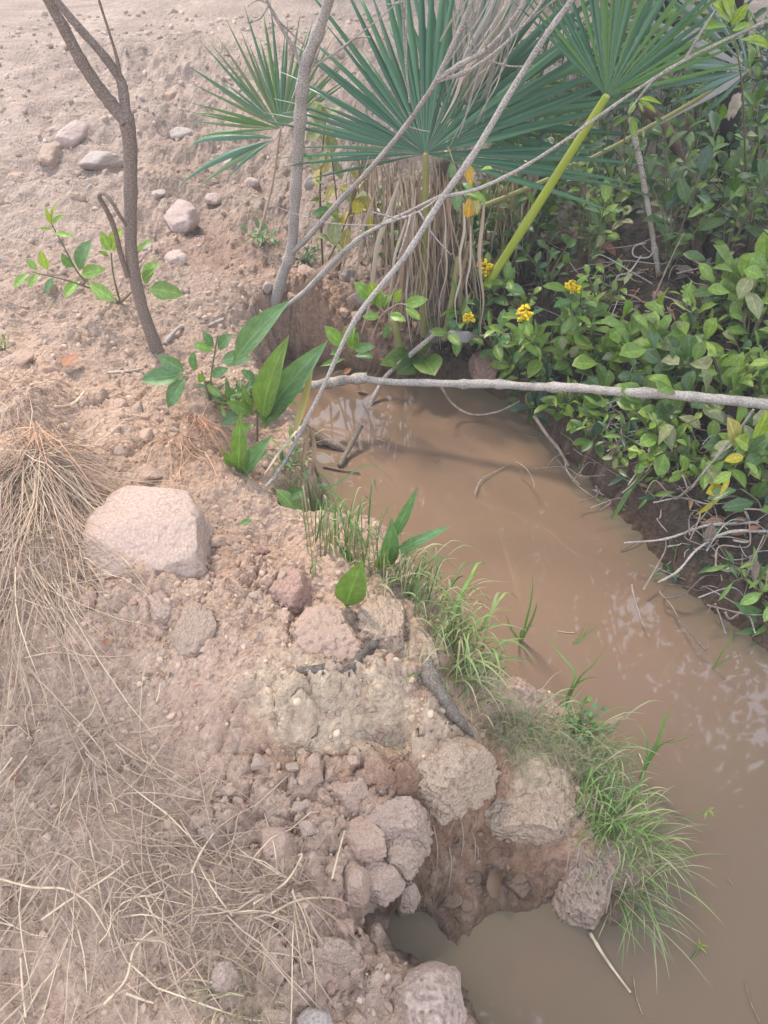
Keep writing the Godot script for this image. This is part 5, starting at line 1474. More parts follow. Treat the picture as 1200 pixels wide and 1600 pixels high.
	posed("broad_leaf_sprout", "single broad upright leaf on a yellow stalk above the layered block", "plant", b5,
		[[b5, Vector3(-0.102, 0.017, -1.44)]], [[Vector3(-0.102, 0.004, -1.44), Vector3(-0.067, 0.232, -1.4), "wide", M.leaf_a], [Vector3(-0.102, -0.047, -1.45), Vector3(-0.089, 0.042, -1.43), "lance", li]], 0.005, M.petiole)
	var b6: Vector3 = drop(Vector3(-0.004, -0.006, -1.56))
	posed("blade_leaved_sprout", "sprout of long arching blade leaves at the head of the notch", "plant", b6,
		[[b6, Vector3(0, 0.014, -1.6)]],
		[[Vector3(-0.007, -0.026, -1.6), Vector3(0.022, 0.22, -1.55), "lance", fr], [Vector3(-0.011, -0.021, -1.6), Vector3(0.007, 0.129, -1.54), "lance", br], [Vector3(0.014, 0.09, -1.6), Vector3(0.08, 0.303, -1.6), "long", fr], [Vector3(0.018, 0.044, -1.6), Vector3(0.177, 0.167, -1.6), "long", fr], [Vector3(-0.015, -0.031, -1.58), Vector3(0.025, -0.001, -1.52), "oval", M.leaf_b], [Vector3(-0.074, -0.033, -1.62), Vector3(-0.126, 0.075, -1.62), "lance", M.leaf_b]], 0.004, M.twig_green)
	var b7: Vector3 = drop(Vector3(0.053, -0.294, -3.21))
	posed("bright_seedling", "bright lime green seedling before the palm skirt", "plant", b7,
		[[b7, Vector3(-0.048, -0.074, -2.95), Vector3(-0.026, 0.046, -2.92), Vector3(0, 0.105, -2.9)], [Vector3(0, 0.105, -2.9), Vector3(0.055, 0.151, -2.88), Vector3(0.1, 0.154, -2.86)], [Vector3(0, 0.105, -2.9), Vector3(-0.03, 0.155, -2.9)]],
		[[Vector3(-0.025, 0.133, -2.9), Vector3(-0.095, 0.25, -2.86), "oval", br], [Vector3(-0.025, 0.138, -2.9), Vector3(-0.049, 0.26, -2.86), "oval", li], [Vector3(-0.02, 0.116, -2.9), Vector3(-0.017, 0.207, -2.86), "oval", br], [Vector3(0, 0.113, -2.9), Vector3(0.017, 0.202, -2.86), "oval", br], [Vector3(0.045, 0.146, -2.88), Vector3(0.061, 0.234, -2.85), "oval", li], [Vector3(0.07, 0.149, -2.88), Vector3(0.157, 0.191, -2.83), "oval", br], [Vector3(0.075, 0.138, -2.88), Vector3(0.145, 0.115, -2.83), "oval", br], [Vector3(0.013, 0.099, -2.9), Vector3(0.085, 0.104, -2.84), "oval", br], [Vector3(-0.013, 0.085, -2.9), Vector3(-0.075, 0.115, -2.86), "oval", br], [Vector3(0, -0.027, -2.92), Vector3(0.01, 0.054, -2.88), "oval", fr]], 0.0035, M.root)
	var b8: Vector3 = drop(Vector3(-0.144, -0.378, -3.24))
	posed("bright_seedling", "smaller bright seedling with folded leaves left of the lime one", "plant", b8,
		[[b8, Vector3(-0.136, -0.081, -2.86), Vector3(-0.142, -0.024, -2.84)]],
		[[Vector3(-0.154, -0.024, -2.84), Vector3(-0.234, 0.093, -2.8), "oval", br], [Vector3(-0.142, -0.024, -2.84), Vector3(-0.124, 0.109, -2.8), "oval", br], [Vector3(-0.134, -0.039, -2.84), Vector3(-0.096, 0.059, -2.82), "oval", br], [Vector3(-0.129, -0.033, -2.84), Vector3(-0.04, 0.014, -2.8), "oval", fr], [Vector3(-0.124, -0.057, -2.84), Vector3(-0.051, -0.033, -2.8), "oval", fr], [Vector3(-0.168, -0.039, -2.84), Vector3(-0.209, -0.015, -2.8), "oval", fr], [Vector3(-0.156, -0.069, -2.84), Vector3(-0.258, -0.08, -2.8), "lance", a]], 0.003, M.twig_green)
	var b9: Vector3 = drop(Vector3(0.161, -0.314, -3.18))
	posed("ground_leaf_plant", "low plant with wide dark leaves at the foot of the palm", "plant", b9,
		[[b9, b9 + Vector3(0, 0.04, 0)]],
		[[b9 + Vector3(0, 0.04, 0), Vector3(0.006, -0.189, -3.05), "oval", a], [b9 + Vector3(0, 0.04, 0), Vector3(0.173, -0.146, -3.1), "round", a], [b9 + Vector3(0, 0.04, 0), Vector3(0.224, -0.204, -2.95), "round", a], [b9 + Vector3(0, 0.04, 0), Vector3(0.082, -0.198, -2.95), "oval", M.leaf_b]], 0.004, M.twig_green)
	var bw: Vector3 = drop(Vector3(-0.224, -0.133, -3.8))
	posed("wilted_shrub", "limp wilted shrub with yellowing leaves left of the palm skirt", "shrub", bw,
		[[bw, Vector3(-0.203, 0.244, -3.5), Vector3(-0.213, 0.48, -3.45), Vector3(-0.224, 0.645, -3.4)], [bw, Vector3(-0.147, 0.216, -3.5), Vector3(-0.109, 0.347, -3.45)]],
		[
			[Vector3(-0.224, 0.645, -3.4), Vector3(-0.205, 0.565, -3.36), "round", M.leaf_wilt], [Vector3(-0.234, 0.645, -3.4), Vector3(-0.309, 0.621, -3.36), "round", M.leaf_wilt], [Vector3(-0.229, 0.657, -3.4), Vector3(-0.247, 0.75, -3.36), "oval", M.leaf_wilt], [Vector3(-0.214, 0.561, -3.42), Vector3(-0.25, 0.473, -3.38), "round", M.leaf_wilt_yellow], [Vector3(-0.221, 0.566, -3.42), Vector3(-0.303, 0.499, -3.38), "round", M.leaf_wilt], [Vector3(-0.21, 0.528, -3.42), Vector3(-0.169, 0.453, -3.38), "oval", M.leaf_wilt],
			[Vector3(-0.202, 0.415, -3.45), Vector3(-0.242, 0.38, -3.4), "round", M.leaf_wilt_yellow], [Vector3(-0.195, 0.401, -3.45), Vector3(-0.148, 0.393, -3.4), "round", M.leaf_wilt_yellow], [Vector3(-0.109, 0.375, -3.45), Vector3(-0.115, 0.296, -3.4), "round", M.leaf_yellow], [Vector3(-0.092, 0.385, -3.45), Vector3(-0.065, 0.312, -3.4), "oval", M.leaf_wilt_yellow], [Vector3(-0.069, 0.292, -3.45), Vector3(-0.044, 0.214, -3.4), "oval", M.leaf_yellow], [Vector3(-0.201, 0.281, -3.48), Vector3(-0.226, 0.148, -3.42), "oval", M.leaf_wilt], [Vector3(-0.155, 0.224, -3.48), Vector3(-0.184, 0.133, -3.42), "oval", M.leaf_wilt_yellow],
			[Vector3(-0.201, 0.281, -3.48), Vector3(-0.308, 0.29, -3.42), "oval", fr], [Vector3(-0.197, 0.238, -3.48), Vector3(-0.241, 0.329, -3.44), "oval", br],
		], 0.004, M.twig_green)
	var wl := thing("wilted_shrub", "second limp shrub with pale drooping leaves beside the dead sapling", "shrub", drop(Vector3(-0.301, -0.13, -3.75)))
	stem_of(wl, [wl.position, Vector3(-0.28, 0.338, -3.55), Vector3(-0.24, 0.64, -3.5)], 0.005, 0.003, M.twig_green, 13, 0.125, "round", [M.leaf_wilt, M.leaf_wilt, M.leaf_e, M.leaf_wilt_yellow], 0.45, 0.9)
	stem_of(wl, [wl.position, Vector3(-0.185, 0.187, -3.5), Vector3(-0.108, 0.401, -3.45)], 0.004, 0.003, M.twig_green, 9, 0.11, "oval", [M.leaf_wilt_yellow, M.leaf_wilt, M.leaf_yellow], 0.35, 0.9)
	var by: Vector3 = Vector3(0.268, 0.594, -3.1)
	posed("climbing_sprig", "climbing sprig with orange and yellow leaves hung on the palm skirt", "plant", by + Vector3(0, 0, 0),
		[[Vector3(0.243, 0.636, -3.2), by, Vector3(0.294, 0.522, -3.05), Vector3(0.33, 0.45, -3.05)], [Vector3(0.33, 0.45, -3.05), Vector3(0.371, 0.194, -3.1), Vector3(0.373, -0.099, -3.1), drop(Vector3(0.403, -0.293, -3.3))]],
		[[Vector3(0.285, 0.65, -3.05), Vector3(0.325, 0.564, -3), "oval", M.leaf_gold], [Vector3(0.322, 0.529, -3.02), Vector3(0.317, 0.453, -2.98), "round", M.leaf_gold], [Vector3(0.33, 0.522, -3.02), Vector3(0.354, 0.465, -2.98), "oval", M.leaf_wilt_yellow], [Vector3(0.249, 0.629, -3.08), Vector3(0.252, 0.573, -3.04), "oval", fr], [Vector3(0.269, 0.543, -3.06), Vector3(0.279, 0.469, -3), "oval", fr], [Vector3(0.287, 0.554, -3.06), Vector3(0.336, 0.541, -3), "oval", fr], [Vector3(0.347, 0.582, -3.08), Vector3(0.397, 0.621, -3.02), "oval", br], [Vector3(0.28, 0.519, -3.06), Vector3(0.381, 0.513, -3), "oval", a]], 0.0025, M.twig_green)
	bush("skirt_shrub", "dark leafy shrub behind the left half of the palm skirt", Vector3(0.063, -0.152, -3.69), 0.42, 0.16, 7, 9, 0.10, "oval", P.dark)
	bush("skirt_shrub", "dark leafy shrub behind the right half of the palm skirt", Vector3(0.37, -0.137, -3.6), 0.50, 0.18, 8, 9, 0.10, "oval", P.dark)
	bush("skirt_shrub", "dark shrub between the palm skirt and the yellow green stalk", Vector3(0.574, -0.08, -3.55), 0.45, 0.18, 8, 9, 0.10, "oval", P.dark)
	bush("skirt_shrub", "tall dark shrub behind the hanging brown frond right of the palm", Vector3(0.71, -0.027, -3.71), 0.6, 0.2, 8, 10, 0.11, "oval", P.dark)
	# low weeds on the slope
	bush("slope_weed", "small green weed on the slope beside the small palm stalk", Vector3(-0.605, -0.075, -3.89), 0.07, 0.09, 5, 5, 0.055, "oval", P.fresh, "", Vector3.ZERO, "plant")
	bush("slope_weed", "dull weed patch behind the foot of the dead sapling", Vector3(-0.382, -0.113, -3.79), 0.08, 0.10, 6, 6, 0.045, "oval", P.dark, "", Vector3.ZERO, "plant")
	bush("slope_weed", "tiny green seedling at the left edge above the clod", Vector3(-1.47, 0.022, -2.73), 0.05, 0.03, 2, 3, 0.045, "oval", P.fresh, "", Vector3.ZERO, "plant")

	# grasses at the waterside
	var green := [Color(0.12, 0.21, 0.06), Color(0.16, 0.25, 0.07), Color(0.10, 0.17, 0.06), Color(0.23, 0.29, 0.11), Color(0.30, 0.30, 0.15)]
	var pale := [Color(0.24, 0.27, 0.12), Color(0.17, 0.21, 0.09), Color(0.30, 0.29, 0.16)]
	var vivid := [Color(0.19, 0.31, 0.065), Color(0.16, 0.27, 0.065), Color(0.25, 0.34, 0.10), Color(0.30, 0.33, 0.13)]
	blades("arching_grass", "thin arching grass blades over the pool below the sunken log", Vector3(-0.266, -0.345, -2.22), [[Vector3(-0.229, -0.039, -2), Vector3(-0.168, -0.056, -2.02), Vector3(-0.043, -0.025, -2.1), Vector3(0.065, -0.201, -2.15)], [Vector3(-0.196, -0.022, -1.98), Vector3(-0.113, -0.079, -1.92), Vector3(-0.066, -0.154, -1.85)], [Vector3(-0.205, 0.015, -2), Vector3(-0.145, -0.078, -1.95), Vector3(-0.115, -0.159, -1.9)], [Vector3(-0.224, -0.049, -1.98), Vector3(-0.175, -0.154, -1.85), Vector3(-0.164, -0.191, -1.8)], [Vector3(-0.188, -0.063, -1.98), Vector3(-0.134, -0.154, -1.85), Vector3(-0.106, -0.2, -1.78)], [Vector3(-0.246, -0.039, -2), Vector3(-0.251, 0.015, -2), Vector3(-0.263, 0.067, -2)], [Vector3(-0.163, -0.061, -1.9), Vector3(-0.082, -0.126, -1.85), Vector3(0, -0.211, -1.82)]], 0.0065, Color(0.12, 0.25, 0.08))
	tuft("bank_grass", "green grass clump leaning over the water behind the pale forked stick", Vector3(-0.159, -0.021, -1.67), 46, 0.22, 0.10, 0.006, green, Vector3(0.03, 0, -0.06), 0.05, 8)
	tuft("bank_grass", "tall thin grass beside the long blade leaves of the notch", Vector3(-0.046, -0.01, -1.6), 30, 0.24, 0.12, 0.006, green, Vector3(0.02, 0, -0.03), 0.04, 6)
	tuft("bank_grass", "grass fringe along the pool between notch and bright tuft", Vector3(0.071, -0.018, -1.52), 60, 0.15, 0.12, 0.0055, green, Vector3(0.06, 0, 0), 0.05, 6)
	tuft("bank_grass", "loose grass at the water edge above the bright tuft", Vector3(0.118, -0.022, -1.44), 60, 0.16, 0.14, 0.0055, green, Vector3(0.06, 0, 0), 0.045, 6)
	tuft("bright_tuft", "bright green grass tuft with long blades arching over the water", Vector3(0.196, -0.058, -1.34), 60, 0.17, 0.19, 0.008, vivid, Vector3(0.06, 0, -0.01), 0.035, 14)
	tuft("bright_tuft", "lower bright grass tuft beside the clay flake", Vector3(0.18, -0.071, -1.27), 50, 0.10, 0.15, 0.006, green, Vector3(0.06, 0, 0.01), 0.04, 6)
	tuft("bank_grass", "short grass under the tuft beside the grey root", Vector3(0.24, -0.136, -1.25), 70, 0.08, 0.10, 0.004, green, Vector3(0.05, 0, 0.01), 0.05, 4)
	tuft("pale_grass", "fine grey green grass cushion right of the clay overhang", Vector3(0.317, -0.194, -1.16), 260, 0.075, 0.085, 0.0022, pale, Vector3(0.02, 0, 0.01), 0.06, 0)
	tuft("pale_grass", "fine pale grass cushion below the fern at the water edge", Vector3(0.418, -0.209, -1.15), 260, 0.075, 0.085, 0.0022, pale, Vector3(0.03, 0, 0.02), 0.065, 0)
	tuft("pale_grass", "fine pale grass fringe beside the earth ledge", Vector3(0.524, -0.234, -1.11), 220, 0.075, 0.09, 0.0022, pale, Vector3(0.03, 0, 0.02), 0.06, 0)
	tuft("island_grass", "vivid green grass on top of the root-bound earth lump", Vector3(0.552, -0.25, -0.955), 130, 0.13, 0.11, 0.0048, vivid, Vector3(0.03, 0, 0.0), 0.05, 12)
	tuft("island_grass", "yellow green grass hanging over the right side of the earth lump", Vector3(0.6, -0.267, -0.906), 170, 0.09, 0.13, 0.0034, vivid + pale, Vector3(0.05, 0, 0.02), 0.05, 8)
	tuft("island_grass", "trailing grass dipping in the water under the earth lump", Vector3(0.583, -0.324, -0.831), 90, 0.06, 0.13, 0.0035, pale + green, Vector3(0.04, 0, 0.08), 0.04, 8)
	tuft("island_grass", "dark grass between the ledge and the vivid island grass", Vector3(0.544, -0.246, -1.04), 120, 0.10, 0.10, 0.0035, green, Vector3(0.05, 0, -0.02), 0.05, 6)
	bush("leafy_clump", "dense clump of narrow leaves below the green seedling", Vector3(-0.565, -0.11, -2.48), 0.12, 0.09, 6, 6, 0.085, "lance", [fr, a, M.leaf_b, fr], "", Vector3(0.02, 0, 0.02), "plant")
	bush("leafy_clump", "dark low leaves between seedling and lance leaved plant", Vector3(-0.47, -0.116, -2.55), 0.10, 0.08, 6, 5, 0.08, "oval", [a, M.leaf_b, fr], "", Vector3.ZERO, "plant")
	bush("leafy_clump", "small mixed green weed on the bank edge above the arching grass", Vector3(-0.353, -0.156, -2.23), 0.08, 0.08, 5, 5, 0.07, "lance", [fr, M.leaf_wilt, a], "", Vector3(0.03, 0, 0), "plant")
	tuft("bank_grass", "thin grass on the bank edge left of the drooping leaves", Vector3(-0.33, -0.221, -2.16), 26, 0.16, 0.14, 0.005, green, Vector3(0.04, 0, 0.03), 0.04, 4)
	tuft("bank_grass", "half dry grass under the long lance leaves at the pool edge", Vector3(-0.324, -0.148, -2.29), 24, 0.12, 0.13, 0.004, pale, Vector3(0.04, 0, 0.03), 0.04, 3)
	for k in 26:
		var t := rng.randf()
		var c: Vector3 = [Vector3(-0.151, -0.025, -1.69), Vector3(0.018, 0, -1.5), Vector3(0.134, -0.014, -1.32), Vector3(0.246, -0.136, -1.26), Vector3(0.445, -0.207, -1.22), Vector3(0.554, -0.246, -1.13), Vector3(0.609, -0.255, -0.958)][int(t * 6.99)]
		var p := Vector3(c.x + rng.randfn() * 0.035, 0, c.z + rng.randfn() * 0.035)
		var lo := rng.randf() < 0.4
		tuft("stray_grass", "%s stray grass, %s along the near water edge" % ["half dry" if lo else "green", place_word(p, Vector3(0.246, -0.136, -1.26), 0.25, 0.45)], p, 7, rng.randf_range(0.08, 0.17), 0.14, 0.005, pale if lo else green, Vector3(rng.randf_range(-0.02, 0.08), 0, rng.randf_range(-0.04, 0.03)), 0.035, 2, "stray grass along the near water edge")
	bush("fern_weed", "small bright ferny weed at the water edge among pale grass", Vector3(0.519, -0.222, -1.19), 0.075, 0.07, 9, 7, 0.026, "round", P.fresh, "", Vector3(0.01, 0, -0.02), "plant")
	for s in [
		["sedge_stalk", "sedge stalk with a seed head reaching right from the island, upper one", [Vector3(0.621, -0.324, -0.95), Vector3(0.712, -0.3, -0.98), Vector3(0.813, -0.266, -1)], Vector3(0.814, -0.26, -1)], ["sedge_stalk", "sedge stalk with a seed head reaching right from the island, lower one", [Vector3(0.619, -0.334, -0.93), Vector3(0.735, -0.359, -0.95), Vector3(0.875, -0.405, -0.95)], Vector3(0.882, -0.405, -0.95)],
		["sedge_stalk", "faint sedge head floating alone in the lower right water", [Vector3(0.716, -0.38, -0.694), Vector3(0.731, -0.375, -0.708), Vector3(0.739, -0.37, -0.718)], Vector3(0.739, -0.37, -0.721)],
	]:
		var sb: Vector3 = s[2][0]
		var o := thing(s[0], s[1], "sedge", sb)
		var g := Geo.new()
		g.tube(s[2].map(func(p): return p - sb), [0.0022, 0.0014], 5, Color(0.8, 1.3, 0.9), 0.05, 1)
		part(o, "stalk", g.mesh(), M.leaf_c)
		for k in 9:
			leaf_at(o, s[3] - sb, jitter(1.0) + Vector3(0.4, 0.2, 0), UP, rng.randf_range(0.012, 0.026), "long", M.leaf_lime)
	# blades standing in the water
	var gc := Color(0.16, 0.26, 0.07)
	for e in [
		["upright water grass with a pale tip beyond the bright tuft", Vector3(0.441, -0.38, -1.64), [[Vector3(0.439, -0.261, -1.62), Vector3(0.437, -0.135, -1.6), Vector3(0.424, -0.013, -1.58)], [Vector3(0.457, -0.246, -1.62), Vector3(0.457, -0.15, -1.6)], [Vector3(0.4, -0.307, -1.62), Vector3(0.368, -0.208, -1.6)], [Vector3(0.425, -0.283, -1.6), Vector3(0.461, -0.229, -1.58)]], 0.008],
		["bent grass blades rising from the water near the fern", Vector3(0.531, -0.38, -1.38), [[Vector3(0.542, -0.188, -1.35), Vector3(0.568, -0.13, -1.35), Vector3(0.596, -0.054, -1.36)], [Vector3(0.525, -0.248, -1.35), Vector3(0.56, -0.188, -1.35), Vector3(0.603, -0.168, -1.34)], [Vector3(0.526, -0.232, -1.35), Vector3(0.529, -0.172, -1.36), Vector3(0.479, -0.124, -1.4), Vector3(0.439, -0.065, -1.42)]], 0.007],
		["thin crossed blades floating left of the bent blades", Vector3(0.587, -0.38, -1.61), [[Vector3(0.624, -0.372, -1.64), Vector3(0.675, -0.372, -1.72)], [Vector3(0.646, -0.37, -1.65), Vector3(0.704, -0.37, -1.7)]], 0.006],
		["two pale blades floating near the right bank water", Vector3(1.02, -0.38, -1.53), [[Vector3(1.02, -0.291, -1.52), Vector3(1.03, -0.23, -1.52), Vector3(1, -0.142, -1.5)], [Vector3(1.05, -0.37, -1.54), Vector3(1.11, -0.37, -1.58)]], 0.007],
		["tall grass stalk with side blades leaning out of the island", Vector3(0.707, -0.38, -1.16), [[Vector3(0.703, -0.252, -1.15), Vector3(0.707, -0.16, -1.15), Vector3(0.713, -0.047, -1.16)], [Vector3(0.718, -0.205, -1.15), Vector3(0.749, -0.174, -1.14), Vector3(0.783, -0.117, -1.13)], [Vector3(0.711, -0.175, -1.15), Vector3(0.701, -0.088, -1.15), Vector3(0.716, -0.046, -1.15)], [Vector3(0.697, -0.315, -1.14), Vector3(0.69, -0.206, -1.16), Vector3(0.667, -0.178, -1.2)]], 0.008],
		["grass blades at the far water edge beside the pale floating leaf", Vector3(0.771, -0.38, -2.44), [[Vector3(0.788, -0.368, -2.55), Vector3(0.762, -0.287, -2.55), Vector3(0.69, -0.224, -2.55)], [Vector3(0.798, -0.351, -2.55), Vector3(0.826, -0.287, -2.55), Vector3(0.887, -0.265, -2.5)], [Vector3(0.786, -0.384, -2.55), Vector3(0.722, -0.41, -2.5), Vector3(0.659, -0.425, -2.45)], [Vector3(0.788, -0.335, -2.55), Vector3(0.777, -0.203, -2.5), Vector3(0.762, -0.157, -2.5)]], 0.009],
		["pair of grass stalks leaning right at the far water edge", Vector3(0.813, -0.38, -2.27), [[Vector3(0.875, -0.376, -2.4), Vector3(0.904, -0.233, -2.38), Vector3(0.938, -0.128, -2.36)], [Vector3(0.867, -0.36, -2.4), Vector3(0.839, -0.249, -2.4), Vector3(0.807, -0.203, -2.4)], [Vector3(0.883, -0.393, -2.4), Vector3(0.888, -0.311, -2.38), Vector3(0.839, -0.295, -2.36)], [Vector3(0.864, -0.344, -2.4), Vector3(0.93, -0.264, -2.36), Vector3(0.986, -0.263, -2.34)]], 0.010],
		["broad grass blades rising from the water under the right shrubs", Vector3(0.849, -0.38, -2.21), [[Vector3(0.892, -0.281, -2.25), Vector3(0.919, -0.194, -2.22), Vector3(0.947, -0.119, -2.2)], [Vector3(0.906, -0.265, -2.25), Vector3(0.9, -0.107, -2.22), Vector3(0.894, -0.049, -2.2)], [Vector3(0.877, -0.36, -2.25), Vector3(0.943, -0.331, -2.2), Vector3(1.02, -0.225, -2.15)]], 0.011],
	]:
		blades("water_grass", e[0], e[1], e[2], e[3], gc)
	tuft("slope_grass", "small grass tuft at the notch below the pink clod", Vector3(-0.198, -0.001, -1.55), 6, 0.08, 0.05, 0.007, green, Vector3(0.02, 0, -0.01), 0.015, 3)


func dry_grass() -> void:
	tussock("straw_tussock", "big straw tussock falling down the left edge beside the pale slab", Vector3(-1.02, 0.157, -1.81), 0.10, 0.08, 1000, 0.36, Vector3(0.05, 0, 0.7), 0.09)
	tussock("straw_tussock", "lower straw fringe hanging under the big left tussock", Vector3(-0.972, 0.116, -1.5), 0.16, 0.16, 520, 0.34, Vector3(0.0, 0, 0.8), 0.05)
	tussock("straw_tussock", "pinkish straw spray at the heart of the left tussock", Vector3(-1.03, 0.158, -1.93), 0.03, 0.03, 90, 0.26, Vector3(-0.2, 0, 0.8), 0.11, Color(1.1, 0.88, 0.78))
	tussock("grey_tussock", "dry greyish grass above the big tussock at the left edge", Vector3(-1.19, 0.137, -2.18), 0.15, 0.09, 420, 0.18, Vector3(0.1, 0, 0.2), 0.05, Color(0.82, 0.82, 0.85))
	tussock("rootlet_hank", "hank of pink dry rootlets hanging at the bank edge", Vector3(-0.641, -0.02, -2.3), 0.04, 0.02, 220, 0.26, Vector3(0.25, 0, 0.75), 0.05, Color(1.05, 0.80, 0.70))
	tussock("rootlet_hank", "thin tan rootlets left of the pink hank", Vector3(-0.672, 0.048, -2.11), 0.07, 0.03, 130, 0.20, Vector3(0.05, 0, 0.7), 0.015, Color(1.0, 0.82, 0.72))
	tussock("straw_mat", "wide straw mat on the lower left bank, upper part", Vector3(-0.671, 0, -0.981), 0.17, 0.10, 620, 0.26, Vector3(0.2, 0, 0.55), 0.06)
	tussock("straw_mat", "tangled middle of the wide straw mat on the lower left", Vector3(-0.573, 0.078, -0.737), 0.20, 0.13, 1000, 0.24, Vector3(0.05, 0, 0.25), 0.05)
	tussock("straw_mat", "bottom part of the straw mat at the lower left corner", Vector3(-0.569, 0.004, -0.563), 0.22, 0.12, 800, 0.22, Vector3(0.1, 0, 0.1), 0.04)
	tussock("straw_mat", "straw spread right of the mat towards the bottom clods", Vector3(-0.345, -0.022, -0.654), 0.14, 0.10, 480, 0.18, Vector3(0.15, 0, 0.1), 0.035)
	tussock("straw_bundle", "loose straw bundle lying on the bank left of the dark pool", Vector3(-0.189, -0.029, -0.688), 0.075, 0.05, 260, 0.17, Vector3(-0.3, 0, 0.25), 0.045)
	tussock("straw_fringe", "sparse straw below the left tussock on bare earth", Vector3(-0.899, 0.031, -1.21), 0.12, 0.08, 110, 0.24, Vector3(0.1, 0, 0.8), 0.02)
	tussock("grey_grass", "fine grey green dry grass at the lower edge beside the grey clod", Vector3(-0.257, -0.076, -0.511), 0.06, 0.05, 240, 0.10, Vector3(0, 0, 0.3), 0.03, Color(0.75, 0.82, 0.70))
	for e in [
		["thick bent straw running across the middle of the straw mat", [Vector3(-0.739, 0.05, -0.676), Vector3(-0.672, 0.05, -0.661), Vector3(-0.602, 0.066, -0.649), Vector3(-0.551, 0.049, -0.626), Vector3(-0.52, 0.011, -0.594)]], ["pale straight straw stalk crossing the straw mat", [Vector3(-0.641, 0.035, -0.608), Vector3(-0.587, 0.057, -0.632), Vector3(-0.537, 0.071, -0.665), Vector3(-0.495, 0.054, -0.707)]], ["curved straw stalk lying near the lower edge", [Vector3(-0.5, -0.002, -0.478), Vector3(-0.469, -0.006, -0.516), Vector3(-0.463, -0.008, -0.566), Vector3(-0.434, -0.014, -0.597)]],
		["yellow straw stalk at the lower left corner", [Vector3(-0.676, 0.003, -0.557), Vector3(-0.662, -0.015, -0.514), Vector3(-0.639, -0.017, -0.462)]], ["long straw arching over the loose bundle", [Vector3(-0.217, -0.037, -0.635), Vector3(-0.169, -0.043, -0.668), Vector3(-0.109, -0.13, -0.709), Vector3(-0.071, -0.209, -0.729)]], ["straw slanting over the top of the loose bundle", [Vector3(-0.256, -0.028, -0.656), Vector3(-0.196, -0.027, -0.7), Vector3(-0.173, -0.087, -0.772), Vector3(-0.18, -0.083, -0.773)]],
		["pale straw at right of the loose bundle", [Vector3(-0.11, -0.115, -0.743), Vector3(-0.098, -0.106, -0.795), Vector3(-0.087, -0.141, -0.847)]], ["short pale stalk stub near the lower edge of the mat", [Vector3(-0.465, -0.007, -0.496), Vector3(-0.436, -0.021, -0.489), Vector3(-0.415, -0.027, -0.484)]], ["thin straw beside the tan lump right of the mat", [Vector3(-0.383, -0.002, -0.708), Vector3(-0.374, -0.001, -0.754), Vector3(-0.355, -0.007, -0.797)]],
		["thin lone straw on bare earth below the tan clod", [Vector3(-0.542, 0.002, -1.12), Vector3(-0.541, 0.004, -1.14), Vector3(-0.541, 0.007, -1.17)]],
	]:
		var line := lying(e[1], 0.035)
		twig("straw_stalk", e[0], "straw", line, 0.0026, 0.0018, M.straw, Color(0.56, 0.43, 0.30), "", 5, 0.08)


func flower_shrub(label: String, at: Vector3, flower: Vector3, leaves: int, r: float) -> void:
	var base := drop(at)
	var o := thing("flowering_shrub", label, "shrub", base)
	stem_of(o, [base, base.lerp(flower, 0.55) + jitter(0.03), flower - UP * 0.02], 0.004, 0.0025, M.twig_green, leaves, 0.105, "oval", [M.leaf_a, M.leaf_c, M.leaf_a, M.leaf_fresh], 0.25)
	for k in 3:
		var tip := flower + Vector3(rng.randf_range(-0.13, 0.13), rng.randf_range(-0.12, -0.02), rng.randf_range(-0.05, 0.16))
		stem_of(o, [base, base.lerp(tip, 0.6) + jitter(0.04), tip], 0.003, 0.002, M.twig_green, 6, 0.10, "lance" if k % 2 else "oval", [M.leaf_a, M.leaf_c, M.leaf_fresh], 0.45)
	var g := Geo.new()
	var s := icosphere(1)
	for k in 60:
		var c := Vector3(rng.randfn(), rng.randfn() * 0.8, rng.randfn()).normalized() * r * pow(rng.randf(), 0.4) + flower - base
		var q := r * rng.randf_range(0.12, 0.24)
		var first := g.v.size()
		var t := rng.randf_range(0.65, 1.15)
		for d in s[0]:
			g.v.append(c + d * q * Vector3(1, 0.75, 1))
			g.c.append(Color(t, t * rng.randf_range(0.8, 1.05), t))
		for i in s[1]:
			g.i.append(first + i)
	part(o, "flower_head", g.mesh(), M.flower)


